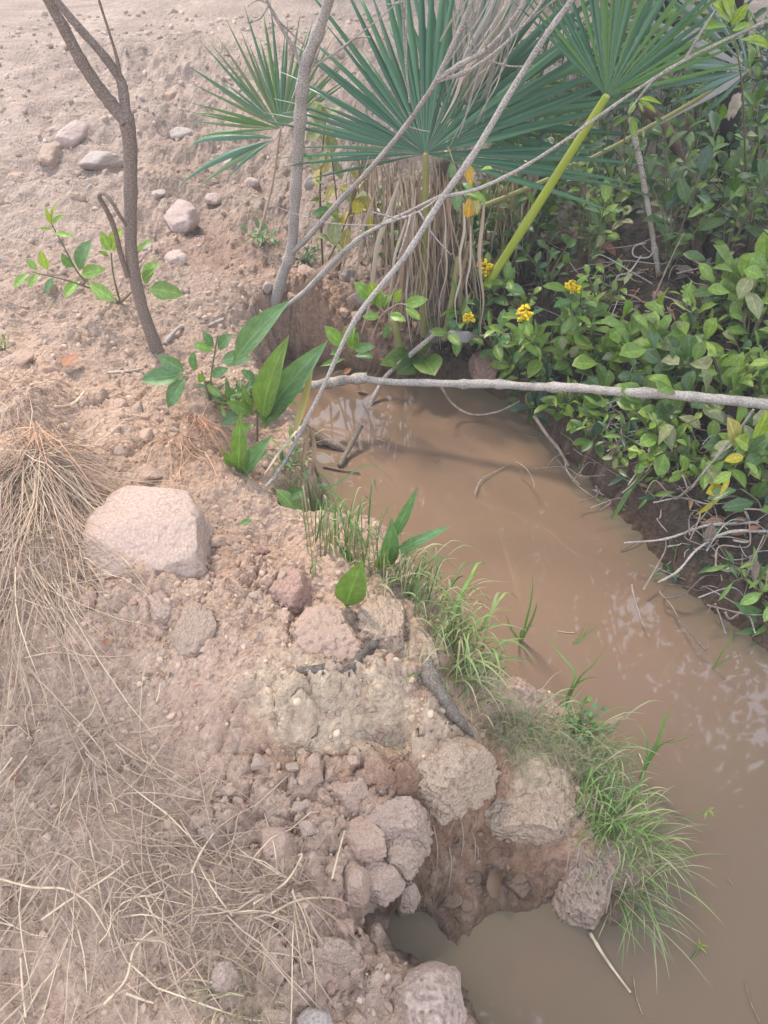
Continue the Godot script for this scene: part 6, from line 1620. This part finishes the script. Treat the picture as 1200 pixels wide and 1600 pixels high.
func far_bank() -> void:
	# leaves that hang over the far water edge
	for c in [Vector3(0.598, -0.368, -2.89), Vector3(0.694, -0.355, -2.71), Vector3(0.77, -0.334, -2.55), Vector3(0.83, -0.33, -2.4), Vector3(0.888, -0.34, -2.26), Vector3(1.1, -0.333, -1.78), Vector3(1.17, -0.329, -1.7)]:
		var q: Vector3 = c + Vector3(0.10, 0, -0.02)
		bush("edge_plant", "%s plant leaning over the far water edge, %s" % [pick(["dull", "dusty", "shaded"]), place_word(q, Vector3(0.95, 0, -2.2), 0.4, 0.7)], q, 0.10, 0.06, 4, 5, rng.randf_range(0.05, 0.09), pick(["oval", "lance", "round"]), pick([P.dark, P.shrub, P.light]), "plants along the far water edge", Vector3(-0.07, 0, 0.05), "plant")
	# what stands out
	flower_shrub("shrub with the largest yellow flower head at the palm side", Vector3(0.665, -0.191, -3.12), Vector3(0.531, 0.166, -2.78), 9, 0.034)
	flower_shrub("shrub with a yellow flower head highest on the bank", Vector3(0.852, -0.116, -3.13), Vector3(0.732, 0.211, -2.9), 8, 0.030)
	flower_shrub("shrub with a small yellow flower head at the brown skirt", Vector3(0.414, -0.298, -3.24), Vector3(0.345, 0.053, -2.95), 5, 0.026)
	flower_shrub("thin shrub with scattered yellow flowers behind the yellow green leaf stalk", Vector3(0.479, -0.176, -3.35), Vector3(0.423, 0.152, -3.2), 5, 0.036)
	var wide: Array = [
		# px on the ground, height, reach, stems, leaves per stem, leaf size, kind, palette, label
		[Vector3(0.564, -0.268, -3.04), 0.13, 0.09, 4, 5, 0.12, "lance", P.light, "hanging lance leaved shrub at the pool's far corner"],
		[Vector3(0.713, -0.24, -2.97), 0.20, 0.13, 5, 5, 0.12, "oval", P.light, "mid green shrub under the yellow flower heads"],
		[Vector3(0.803, -0.152, -2.98), 0.22, 0.12, 5, 5, 0.13, "lance", P.light, "shrub with upright lance leaves below the highest flower"],
		[Vector3(0.935, -0.152, -2.83), 0.20, 0.14, 5, 5, 0.13, "round", P.light, "round leaved shrub just above the middle of the level branch"],
		[Vector3(0.985, -0.063, -2.78), 0.20, 0.10, 4, 5, 0.13, "round", [M.leaf_c, M.leaf_bright, M.leaf_a], "pale round leaved sprig standing above the level branch"],
		[Vector3(1.09, -0.051, -2.62), 0.22, 0.15, 5, 5, 0.12, "round", P.shrub, "round leaved shrub behind the right half of the level branch"],
		[Vector3(0.92, -0.213, -2.64), 0.12, 0.14, 5, 5, 0.12, "round", P.shrub, "round leaved shrub just below the level branch"],
		[Vector3(1.02, -0.163, -2.51), 0.16, 0.14, 5, 5, 0.12, "round", P.shrub, "broad leaved shrub under the right half of the level branch"],
		[Vector3(1.16, -0.112, -2.46), 0.20, 0.15, 5, 5, 0.12, "round", P.shrub, "dense green shrub where the level branch nears the edge"],
		[Vector3(1.02, -0.194, -2.37), 0.12, 0.08, 5, 5, 0.10, "round", P.bright, "bright lime rosette sprig above the twig tangle"],
		[Vector3(0.734, -0.26, -2.71), 0.08, 0.09, 4, 4, 0.12, "oval", P.dark, "dark grey green leaves low over the water's edge"],
		[Vector3(0.642, -0.322, -2.84), 0.07, 0.08, 4, 4, 0.11, "oval", P.dark, "dull leaves hanging beside the pale root loop"],
		[Vector3(1.39, 0.013, -2.71), 0.26, 0.16, 5, 5, 0.11, "round", P.shrub, "round leaved shrub at the right edge above the branch"],
		[Vector3(1.44, 0.132, -2.79), 0.26, 0.16, 5, 5, 0.11, "round", P.light, "light green shrub at the right edge beside the leafy mound"],
		[Vector3(1.34, 0.125, -2.9), 0.24, 0.14, 5, 6, 0.14, "oval", P.shrub, "fresh green shrub right of the litter hollow"],
		[Vector3(1.25, -0.103, -2.15), 0.17, 0.13, 5, 5, 0.12, "oval", P.shrub, "shrub with long leaves at the right edge over the tangle"],
		[Vector3(1.26, -0.129, -1.98), 0.14, 0.12, 4, 5, 0.12, "oval", P.dark, "dark shrub at the right edge below the yellow sprig"],
		[Vector3(0.821, -0.237, -2.5), 0.08, 0.10, 4, 4, 0.10, "oval", P.dark, "low dark leaves between the water grass and branch"],
		[Vector3(0.783, -0.23, -2.64), 0.07, 0.09, 5, 5, 0.07, "oval", P.light, "small leaved plant on the water bank under the branch"],
		[Vector3(0.896, -0.206, -2.37), 0.08, 0.10, 5, 6, 0.06, "oval", P.shrub, "fine leaved dull plant behind the broad water grass"],
		[Vector3(0.948, -0.216, -2.23), 0.06, 0.10, 4, 5, 0.08, "lance", P.dark, "narrow leaved dark plant left of the grey stem"],
		[Vector3(1.09, -0.133, -2.16), 0.12, 0.10, 5, 6, 0.07, "oval", P.light, "yellow green small leaved plant right of the lime rosette"],
		[Vector3(1.23, -0.05, -2.45), 0.24, 0.12, 5, 6, 0.08, "oval", [M.leaf_c, M.leaf_lime, M.leaf_a], "yellow green shrub standing over the end of the level branch"],
		[Vector3(1.22, -0.027, -2.87), 0.22, 0.12, 5, 7, 0.075, "lance", P.light, "narrow leaved light shrub behind the broad leaves"],
		[Vector3(0.909, -0.092, -3.09), 0.22, 0.12, 5, 7, 0.07, "oval", P.shrub, "small leaved shrub right of the highest yellow flower"],
		[Vector3(0.714, -0.05, -3.3), 0.28, 0.12, 5, 7, 0.075, "oval", P.dark, "small leaved dark shrub right of the yellow green stalk"],
		[Vector3(1.37, -0.054, -2.46), 0.26, 0.12, 5, 7, 0.08, "lance", P.light, "light lance leaved shrub at the right end of the branch"],
		[Vector3(1.01, -0.336, -1.94), 0.03, 0.07, 4, 4, 0.05, "oval", P.dark, "small dull plant at the foot of the twig tangle"],
	]
	for s in wide:
		bush("bank_shrub", s[8], s[0], s[1], s[2], s[3], s[4], s[5], s[6], s[7])
	var yb: Vector3 = drop(Vector3(1.21, -0.161, -2.09))
	posed("yellow_sprig", "sprig with bright yellow leaves above the twig tangle", "plant", yb,
		[[yb, Vector3(1.14, -0.109, -2.05), Vector3(1.13, 0.025, -2.02), Vector3(1.14, 0.143, -2)]],
		[[Vector3(1.14, -0.103, -2.05), Vector3(1.05, -0.165, -2), "lance", M.leaf_yellow], [Vector3(1.14, -0.086, -2.05), Vector3(1.05, -0.061, -2), "oval", M.leaf_yellow], [Vector3(1.13, 0.012, -2.02), Vector3(1.06, -0.008, -1.98), "oval", M.leaf_lime], [Vector3(1.14, 0.088, -2), Vector3(1.06, 0.094, -1.96), "oval", M.leaf_yellow], [Vector3(1.14, 0.118, -2), Vector3(1.06, 0.193, -1.96), "oval", M.leaf_lime], [Vector3(1.14, 0.143, -2), Vector3(1.13, 0.291, -1.96), "oval", M.leaf_lime], [Vector3(1.14, 0.067, -2), Vector3(1.18, 0.048, -1.96), "oval", M.leaf_c], [Vector3(1.1, 0.118, -2), Vector3(1.03, 0.242, -1.98), "oval", M.leaf_wilt_yellow], [Vector3(1.12, -0.001, -2.02), Vector3(1.09, -0.045, -1.96), "lance", M.leaf_yellow]], 0.0035, M.twig_green)
	var rb: Vector3 = drop(Vector3(1.2, -0.305, -1.68))
	posed("corner_plant", "plant with long pointed leaves dipping over the water at right edge", "plant", rb,
		[[rb, Vector3(1.24, -0.363, -1.72)]],
		[[Vector3(1.25, -0.372, -1.72), Vector3(1.1, -0.247, -1.66), "lance", fresh()], [Vector3(1.25, -0.371, -1.7), Vector3(1.12, -0.316, -1.62), "lance", M.leaf_e], [Vector3(1.27, -0.404, -1.7), Vector3(1.16, -0.361, -1.6), "lance", M.leaf_e], [Vector3(1.25, -0.355, -1.7), Vector3(1.17, -0.322, -1.62), "lance", M.leaf_a], [Vector3(1.28, -0.371, -1.7), Vector3(1.2, -0.262, -1.7), "lance", M.leaf_a]], 0.003, M.twig_green)
	var tb: Vector3 = drop(Vector3(1.11, -0.276, -1.81))
	posed("upright_leaf", "pair of upright green leaves among the twig tangle", "plant", tb, [[tb, Vector3(1.12, -0.273, -1.88)]],
		[[Vector3(1.16, -0.382, -1.85), Vector3(1.11, -0.206, -1.85), "lance", M.leaf_fresh], [Vector3(1.11, -0.273, -1.88), Vector3(1.04, -0.277, -1.84), "lance", M.leaf_fresh]], 0.003, M.root)
	var db: Vector3 = drop(Vector3(1.24, 0.072, -4.01))
	posed("drooping_sprig", "fresh drooping sprig over the top of the white cane", "plant", db, [[db, Vector3(0.975, 0.548, -3.4), Vector3(0.935, 0.755, -3.3), Vector3(0.953, 0.791, -3.25)]],
		[[Vector3(0.941, 0.791, -3.25), Vector3(1.02, 0.799, -3.2), "lance", M.leaf_lime], [Vector3(0.948, 0.788, -3.25), Vector3(1.01, 0.765, -3.2), "lance", M.leaf_lime], [Vector3(0.929, 0.788, -3.25), Vector3(0.913, 0.754, -3.2), "oval", M.leaf_bright], [Vector3(0.944, 0.784, -3.25), Vector3(0.959, 0.76, -3.2), "lance", M.leaf_bright], [Vector3(0.942, 0.726, -3.3), Vector3(0.962, 0.655, -3.25), "oval", M.leaf_c]], 0.003, M.twig_green)
	var ub: Vector3 = drop(Vector3(1.74, 0.136, -3.85))
	posed("overhanging_sprig", "pale lime leaves hanging into the top right corner", "plant", ub, [[ub, Vector3(1.23, 0.867, -3), Vector3(1.09, 1.1, -2.9)]],
		[[Vector3(1.09, 1.1, -2.9), Vector3(0.996, 1.17, -2.85), "oval", M.leaf_lime], [Vector3(1.09, 1.09, -2.9), Vector3(1.1, 1.16, -2.85), "oval", M.leaf_lime], [Vector3(1.09, 1.09, -2.9), Vector3(0.991, 1.1, -2.85), "oval", M.leaf_bright], [Vector3(1.09, 1.08, -2.9), Vector3(1.14, 1.1, -2.85), "oval", M.leaf_bright], [Vector3(1.12, 1.06, -2.9), Vector3(1.18, 1.05, -2.8), "oval", M.leaf_lime], [Vector3(1.09, 1.1, -2.9), Vector3(1.03, 1.19, -2.85), "oval", M.leaf_lime]], 0.004, M.twig_green)
	# the creepers and shrubs that fill the bank behind
	var n := 0
	var z := -1.55
	while z > -5.7:
		var x := 0.42
		while x < 2.9:
			var p := Vector3(x + rng.randf_range(-0.09, 0.09), 0, z + rng.randf_range(-0.09, 0.09))
			x += 0.215 if z > -3.4 else 0.25
			if to_shore(p.x, p.z) < 0.05 or p.z > -1.4 or p.x > 0.62 - p.z * 0.48:
				continue
			if p.z < -3.1 and p.x < 0.28 - (p.z + 3.0) * 0.15:
				continue
			if to_hollow(p) < 1.0:
				continue
			var back := p.z < -3.3
			var h := 0.13 + 0.09 * rng.randf() if not back else 0.30 + 0.34 * rng.randf()
			var pal: Array = P.dark if back and rng.randf() < 0.6 else P.shrub
			var leaf := pick([0.05, 0.065, 0.08, 0.10, 0.115]) as float
			if not back:
				pal = pick([P.shrub, P.light, P.shrub, [M.leaf_c, M.leaf_a, M.leaf_e, M.leaf_wilt, M.leaf_c]])
			var kind: String = pick(["round", "oval", "round"]) if not back else pick(["oval", "oval", "round", "lance"])
			n += 1
			var where := place_word(p, Vector3(1.4, 0, -4.1) if back else Vector3(1.25, 0, -2.5), 0.8, 0.8)
			var look_word := "%s %s leaved" % ["tall" if h > 0.36 or (h > 0.18 and not back) else "low", {"round": "round", "oval": "oval", "lance": "narrow"}[kind]]
			bush("undergrowth", look_word + (" dark creeper in the %s part of the bank behind the flowers" if back else " green plant in the %s part of the bank over the water") % where, p, h, 0.19 if back else 0.14, 5 if back else 4, (4 if leaf > 0.08 else 7) + (3 if back else 0), leaf * (1.15 if back else 1.0), kind, pal, "creepers on the bank behind" if back else "undergrowth of the water bank")
		z -= 0.215 if z > -3.4 else 0.25


func fresh() -> Material:
	return M.leaf_fresh


# under 1 inside the two bare hollows of the right bank: the litter hollow and the twig tangle
func to_hollow(p: Vector3) -> float:
	var a := Vector3(1.03, 0.073, -3.1)
	var b := Vector3(1.07, -0.252, -1.92)
	var c := Vector3(1.16, -0.167, -2.1)
	return minf(Vector2((p.x - c.x) / 0.12, (p.z - c.z) / 0.10).length(), minf(Vector2((p.x - a.x) / 0.24, (p.z - a.z) / 0.22).length(), Vector2((p.x - b.x) / 0.25, (p.z - b.z) / 0.2).length()))


func litter() -> void:
	var lay := func(called: String, at: Vector3, size: float, kind: String, m: Material, label: String, group := "", up := 0.012) -> void:
		var dir := Vector3(rng.randfn(), rng.randf_range(-0.2, 0.3), rng.randfn())
		var b := Basis.looking_at(dir, UP + jitter(0.5)).scaled_local(Vector3.ONE * size)
		solo(called, leaf_mesh(kind, rng.randi() % 6), m, Transform3D(b, drop(at, up)), label, "leaf", group)
	lay.call("rusty_leaf", Vector3(-1.16, 0.018, -2.7), 0.11, "round", M.leaf_rust, "curled rusty dead leaf on the bank top at the left", "", 0.03)
	lay.call("yellow_leaf", Vector3(0.113, -0.258, -0.93), 0.03, "oval", M.leaf_gold, "small yellow dead leaf on the damp mud")
	lay.call("pale_dead_leaf", Vector3(0.106, -0.22, -0.948), 0.06, "lance", M.leaf_grey, "pale upright dead leaf beside the grey cracked block", "", 0.03)
	var curl := Geo.new()
	curl.blade([Vector3(0, 0.0, 0.035), Vector3(-0.004, 0.022, 0.015), Vector3(0.006, 0.03, -0.012), Vector3(0.03, 0.022, -0.03)], [0.02, 0.042, 0.038, 0.008], Vector3(0.8, 0.5, 0.1), 0.9, Color(1, 1, 1), Color(0.9, 0.85, 0.8), 4)
	solo("curled_dead_leaf", curl.mesh(), M.leaf_dry, Transform3D(Basis().scaled(Vector3.ONE * 0.85), drop(Vector3(0.274, -0.35, -0.85), 0.004)), "curled pale dead leaf at the muddy water edge", "leaf")
	lay.call("floating_leaf", Vector3(0.805, -0.37, -2.37), 0.06, "lance", M.palm_dry3, "pale dead leaf floating by the far water edge")
	lay.call("wilted_yellow_leaf", Vector3(-0.385, -0.151, -2.25), 0.06, "oval", M.leaf_wilt_yellow, "wilted yellow leaf under the long lance leaves")
	lay.call("small_green_leaf", Vector3(-0.437, -0.002, -1.75), 0.05, "oval", M.leaf_fresh, "small green leaf with a yellow stalk right of the slab", "", 0.02)
	for e in [
		["strap_leaf", "pale yellow strap leaf standing before the left pool edge", [Vector3(-0.298, 0.041, -2.2), Vector3(-0.261, 0.141, -2.25), Vector3(-0.237, 0.229, -2.3)], 0.028, M.leaf_wilt_yellow], ["dry_strap", "brown dry strap leaf hanging beside the sunken log", [Vector3(-0.255, 0.015, -2.25), Vector3(-0.242, -0.035, -2.2), Vector3(-0.246, -0.089, -2.12)], 0.02, M.leaf_dry],
		["dry_strap", "twisted brown dry strap leaf left of its neighbour by the log", [Vector3(-0.259, 0.012, -2.24), Vector3(-0.276, -0.047, -2.18), Vector3(-0.28, -0.109, -2.05)], 0.016, M.leaf_dry], ["dry_strap", "tan dry strip slanting down the bank under the lance plant", [Vector3(-0.286, 0.023, -2.25), Vector3(-0.344, 0.003, -2.15), Vector3(-0.396, -0.031, -2.05)], 0.012, M.palm_dry3],
		["brown_sheath", "dark brown dry leaf sheath slanting beside the palm skirt", [Vector3(-0.15, 0.192, -3.3), Vector3(-0.221, 0.129, -3.3), Vector3(-0.293, 0.07, -3.3), Vector3(-0.364, -0.006, -3.32)], 0.045, M.palm_dry2], ["grey_frond_strip", "grey broad dead strip lying on the mud block at the palm foot", [Vector3(0.268, -0.042, -3), Vector3(0.37, -0.038, -2.95), Vector3(0.527, -0.02, -2.95)], 0.05, M.palm_grey2],
	]:
		var g := Geo.new()
		var p0: Vector3 = e[2][0]
		g.blade(e[2].map(func(p): return p - p0), [e[3] * 0.6, e[3], e[3] * 0.9, e[3] * 0.2], Vector3(0.9, 0.2, 0.3), 0.4, Color(1, 1, 1), Color(0.9, 0.88, 0.85), 5)
		solo(e[0], g.mesh(), e[4], Transform3D(Basis(), p0), e[1], "leaf")
	# wet stones and mud at the little inlet
	slab("wet_stone", [Vector3(0.228, -0.33, -0.877), Vector3(0.269, -0.33, -0.92), Vector3(0.322, -0.33, -0.941), Vector3(0.327, -0.33, -0.912), Vector3(0.297, -0.33, -0.861), Vector3(0.256, -0.33, -0.841)], -0.37, 0.045, M.wet_mud, 60, "dark wet mud lump behind the curled dead leaf", "stone", 4, 0.06)
	# the weathered root on the mound
	var gr := Geo.new()
	var gr0: Vector3 = drop(Vector3(0.112, -0.015, -1.27), 0.012)
	gr.tube([gr0, drop(Vector3(0.111, -0.037, -1.24), 0.024), drop(Vector3(0.123, -0.057, -1.2), 0.030), drop(Vector3(0.145, -0.079, -1.16), 0.028), drop(Vector3(0.168, -0.115, -1.15), 0.024), drop(Vector3(0.2, -0.158, -1.14), 0.014), drop(Vector3(0.227, -0.184, -1.14), -0.004)].map(func(q): return q - gr0), [0.008, 0.018, 0.021, 0.015, 0.018, 0.011, 0.004], 14, Color(0.56, 0.52, 0.46), 0.09, 5, 5)
	solo("grey_root", gr.mesh(), M.bark_grey, Transform3D(Basis(), gr0), "weathered grey root stump lying down the clay mound", "root")
	twig("buried_root", "greyish root half buried along the mound crest", "root", lying([Vector3(-0.209, 0.061, -1.18), Vector3(-0.154, 0.058, -1.17), Vector3(-0.093, 0.051, -1.18), Vector3(-0.041, 0.006, -1.27), Vector3(0, 0, -1.33)], -0.006), 0.013, 0.009, M.bark_grey, Color(0.45, 0.42, 0.39), "", 8, 0.4)
	twig("bark_strip", "pale dry stick on the ground behind the seedling", "stick", lying([Vector3(-0.897, -0.05, -2.9), Vector3(-0.849, -0.058, -3.02), Vector3(-0.772, -0.068, -3.08), Vector3(-0.689, -0.091, -3.13)], 0.012), 0.009, 0.007, M.bark_pale, Color(1.1, 1.0, 0.95), "", 6)
	twig("bark_strip", "short pale stick lying left of the seedling", "stick", lying([Vector3(-1.04, 0.002, -2.6), Vector3(-0.963, 0, -2.58), Vector3(-0.896, -0.001, -2.58)], 0.012), 0.006, 0.005, M.bark_pale, Color(1, 0.9, 0.8), "", 6)
	twig("bark_strip", "pale reed lying on the bank top above the slab", "stick", lying([Vector3(-1.09, 0.107, -2.21), Vector3(-1.05, 0.091, -2.26), Vector3(-1.03, 0.057, -2.33)], 0.014), 0.005, 0.004, M.straw, Color(0.6, 0.47, 0.32), "", 6)
	for e in [
		["bank_twig", "long curved grey twig reaching over the water from the tangle", [Vector3(1.27, -0.148, -1.95), Vector3(1.16, -0.157, -1.95), Vector3(1.06, -0.169, -1.95), Vector3(0.948, -0.228, -1.95), Vector3(0.824, -0.275, -1.98)], 0.006, 0.003], ["bank_twig", "bent pale twig dropping from the tangle into the water", [Vector3(1.25, -0.145, -1.9), Vector3(1.12, -0.15, -1.9), Vector3(1.03, -0.207, -1.88), Vector3(0.96, -0.247, -1.82), Vector3(0.896, -0.281, -1.8)], 0.0055, 0.003],
		["bank_twig", "upright pale twig hooked at the right edge of the tangle", [Vector3(1.18, -0.104, -1.98), Vector3(1.23, -0.192, -1.95), Vector3(1.23, -0.263, -1.9), Vector3(1.22, -0.329, -1.86)], 0.0045, 0.004], ["thick_root", "thick brown root descending through the tangle to the water", [Vector3(1.07, -0.195, -2.15), Vector3(1.08, -0.286, -2.05), Vector3(1.09, -0.344, -1.95), Vector3(1.11, -0.42, -1.84)], 0.012, 0.009],
		["thick_root", "long grey root slanting down right of the thick one", [Vector3(1.08, -0.3, -2), Vector3(1.12, -0.356, -1.9), Vector3(1.15, -0.397, -1.82), Vector3(1.18, -0.443, -1.76)], 0.008, 0.007], ["bank_twig", "grey stem running down behind the lime rosette", [Vector3(0.989, -0.158, -2.4), Vector3(1.05, -0.261, -2.3), Vector3(1.09, -0.299, -2.2), Vector3(1.1, -0.334, -2.1)], 0.008, 0.009],
		["shore_root", "brownish root sliding into the water at the far edge", [Vector3(0.625, -0.289, -2.75), Vector3(0.667, -0.314, -2.65), Vector3(0.707, -0.341, -2.6), Vector3(0.734, -0.354, -2.5)], 0.008, 0.006], ["bank_twig", "looping dry vine beside the foot of the white cane", [Vector3(1.11, 0.215, -3.3), Vector3(1.06, 0.209, -3.28), Vector3(1.06, 0.176, -3.26), Vector3(1.12, 0.175, -3.25), Vector3(1.14, 0.223, -3.25)], 0.004, 0.003],
		["bank_twig", "thin pale twig crossing the litter hollow upright", [Vector3(0.963, 0.055, -3.15), Vector3(0.975, 0.136, -3.15), Vector3(1.02, 0.156, -3.15), Vector3(1.07, 0.203, -3.2)], 0.004, 0.003], ["bank_twig", "pale thin twig above the yellow sprig", [Vector3(1.05, -0.137, -2.1), Vector3(1.09, 0.017, -2.08), Vector3(1.11, 0.131, -2.05), Vector3(1.11, 0.263, -2)], 0.0045, 0.004],
	]:
		twig(e[0], e[1], "twig" if e[0] == "bank_twig" else "root", e[2], e[3], e[4], M.root if e[0] != "bank_twig" else M.bark_pale)
	# dead leaves and twigs in the hollows
	var hollows := [[Vector3(1.08, 0.079, -3.13), 0.34, 0.30, 44, 52, "litter hollow by the white cane"], [Vector3(1.07, -0.252, -1.92), 0.26, 0.22, 22, 60, "twig tangle over the water"], [Vector3(0.753, 0.035, -3.44), 0.35, 0.35, 22, 14, "litter behind the flowering shrubs"], [Vector3(1.06, -0.182, -2.31), 0.4, 0.24, 16, 44, "twigs under the bank shrubs"], [Vector3(0.845, -0.254, -2.43), 0.26, 0.16, 8, 30, "twigs along the far water edge"]]
	for h in hollows:
		var c: Vector3 = h[0]
		for k in int(h[3]):
			var p := Vector3(c.x + rng.randfn() * h[1] * 0.5, 0, c.z + rng.randfn() * h[2] * 0.5)
			if to_shore(p.x, p.z) < 0.02:
				continue
			var size := rng.randf_range(0.05, 0.12)
			var kind: String = pick(["oval", "lance", "lance"])
			var m: Material = pick(P.dry)
			lay.call("dead_leaf", p, size, kind, m, "%s %s %s dead leaf, %s in the %s" % [size_word(size, 0.04, 0.14), color_word(m), "narrow" if kind == "lance" else "wide", place_word(p, c, h[1], h[2]), h[5]], "dead leaves of the " + h[5], rng.randf_range(0.01, 0.06))
		for k in int(h[4]):
			var p := drop(Vector3(c.x + rng.randfn() * h[1] * 0.6, 0, c.z + rng.randfn() * h[2] * 0.6), rng.randf_range(0.0, 0.08))
			if to_shore(p.x, p.z) < -0.02:
				p = drop(Vector3(p.x + 0.16, 0, p.z - 0.03), rng.randf_range(0.0, 0.08))
			var long := rng.randf_range(0.10, 0.3)
			var d := Vector3(rng.randfn(), rng.randf_range(-0.25, 0.35), rng.randfn()).normalized() * long
			var thick := rng.randf_range(0.0016, 0.0042)
			var m: Material = pick([M.root, M.bark_grey, M.bark_brown, M.root]) if h != hollows[0] else pick([M.root, M.bark_pale, M.bark_grey, M.root])
			var way := "upright" if d.y > long * 0.25 else "crosswise" if absf(d.x) > absf(d.z) else "lengthwise"
			twig("dry_twig", "%s %s %s twig, %s in the %s" % ["thick" if thick > 0.003 else "thin", color_word(m), way, place_word(p, c, h[1], h[2]), h[5]], "twig", [p - d * 0.5, p - d * 0.15 + jitter(0.03), p + d * 0.2 + jitter(0.03), p + d * 0.5], thick, 0.0012, m, Color(1, 1, 1), "twigs of the " + h[5], 5)
	for k in 26:
		var c := Vector3(-0.12, -0.195, -3.39)
		var p := Vector3(c.x + rng.randfn() * 0.3, 0, c.z + rng.randfn() * 0.25)
		var m: Material = pick(P.dry)
		var size := rng.randf_range(0.03, 0.07)
		lay.call("dead_leaf", p, size, pick(["oval", "lance"]), m, "%s %s dead leaf, %s in the red cut beside the palm" % [size_word(size, 0.025, 0.08), color_word(m), place_word(p, c, 0.3, 0.25)], "dead leaves of the red cut")
	# root fibres of the lump and the hollow
	for k in 26:
		var p := on(Vector3(0.488, -0.279, -0.842).x + rng.randfn() * 0.03, Vector3(0.488, -0.279, -0.842).z + rng.randfn() * 0.035, 0.02)
		var d := Vector3(rng.randf_range(-0.03, 0.03), -0.01, rng.randf_range(0.01, 0.06))
		p.y = -0.19 - rng.randf() * 0.03
		twig("root_fibre", "%s pale root hanging from the %s side of the grassy earth lump" % ["short" if d.z < 0.03 else "long", place_word(p, Vector3(0.488, -0.279, -0.842), 0.05, 0.06)], "root", [p, p + d * 0.5 + jitter(0.01), p + d + Vector3(0, -0.03, 0)], 0.0018, 0.0008, M.root, Color(1.3, 1.2, 1.1), "root fibres of the grassy lump", 4)
	for k in 16:
		var c := Vector3(0.191, -0.224, -1.01)
		var p := on(c.x + rng.randfn() * 0.07, c.z + rng.randfn() * 0.06, 0.004)
		var q := on(p.x + rng.randf_range(-0.03, 0.03), p.z + rng.randf_range(0.01, 0.08), 0.004)
		twig("root_fibre", "%s pale root, %s on the red slope under the clay overhang" % ["short" if q.z - p.z < 0.04 else "long", place_word(p, c, 0.1, 0.09)], "root", [p, (p + q) * 0.5 + Vector3(0.006, 0.008, 0), q], 0.002, 0.001, M.root, Color(1.4, 1.2, 1.0), "root fibres on the red slope", 4)
	for k in 34:
		var p := Vector3(rng.randf_range(-0.1, 1.3), WATER_LEVEL + 0.003, rng.randf_range(-2.9, -0.6))
		if to_shore(p.x, p.z) > -0.04:
			continue
		var a := rng.randf() * TAU
		var d := Vector3(cos(a), 0, sin(a)) * rng.randf_range(0.008, 0.045)
		twig("floating_bit", "%s straw bit floating %s on the muddy water" % ["short" if d.length() < 0.025 else "long", place_word(p, Vector3(0.55, 0, -1.7), 0.6, 1.0)], "straw", [p - d, p + Vector3(d.z, 0, -d.x) * 0.1, p + d], 0.0016, 0.001, M.straw, straw_color(), "bits floating on the water", 4)
	for k in 16:
		var c: Vector3 = [Vector3(0.031, -0.337, -0.814), Vector3(0.155, -0.353, -0.821), Vector3(0.251, -0.348, -0.849), Vector3(0.378, -0.347, -0.864), Vector3(-0.022, -0.329, -0.745)][k % 5]
		var p := Vector3(c.x + rng.randfn() * 0.03, 0, c.z + rng.randfn() * 0.02)
		var size := rng.randf_range(0.008, 0.026)
		solo("mud_lump", rock_mesh(300 + k % 4, Vector3.ONE, 3, 14.0, 0.12), M.wet_mud, Transform3D(Basis(UP, rng.randf() * 6.0).scaled_local(Vector3(size * 1.4, size * 0.4, size * 1.1)), on(p.x, p.z, 0.0)), "%s wet dark mud lump, %s along the little inlet" % [size_word(size, 0.006, 0.028), place_word(p, Vector3(0.187, -0.339, -0.838), 0.12, 0.06)], "mud lump", "wet lumps along the inlet")
	for k in 46:
		var p := on(rng.randf_range(0.6, 2.0), rng.randf_range(-3.6, -1.5), 0.02)
		if to_shore(p.x, p.z) < 0.04 or p.x > 0.62 - p.z * 0.48:
			continue
		var long := rng.randf_range(0.16, 0.42)
		var d := (Vector3(rng.randfn() * 0.8, rng.randf_range(0.4, 1.3), rng.randfn() * 0.8)).normalized() * long
		var m: Material = pick([M.bark_grey, M.root, M.bark_pale])
		twig("bare_stem", "%s %s bare stem sticking out of the shrubs, %s" % ["long" if long > 0.3 else "short", color_word(m), place_word(p, Vector3(1.3, 0, -2.5), 0.7, 1.0)], "twig", [p, p + d * 0.35 + jitter(0.03), p + d * 0.75 + jitter(0.04), p + d + Vector3(rng.randf_range(-0.06, 0.06), -0.03, 0.03)], rng.randf_range(0.002, 0.0045), 0.0012, m, Color(1, 1, 1), "bare stems in the shrubs", 5)
	for k in 34:
		var c: Vector3 = [Vector3(-0.572, 0.022, -1.29), Vector3(-0.788, 0.008, -2.33), Vector3(-0.357, -0.003, -0.748), Vector3(-0.609, 0, -0.965)][k % 4]
		var p := Vector3(c.x + rng.randfn() * 0.16, 0, c.z + rng.randfn() * 0.14)
		if to_shore(p.x, p.z) < 0.03:
			continue
		var m: Material = pick(P.dry)
		var size := rng.randf_range(0.012, 0.035)
		lay.call("leaf_scrap", p, size, pick(["oval", "lance"]), m, "%s %s leaf scrap, %s on the bare near bank" % [size_word(size, 0.01, 0.036), color_word(m), place_word(p, Vector3(-0.574, 0.013, -1.22), 0.4, 0.5)], "leaf scraps on the near bank", 0.006)
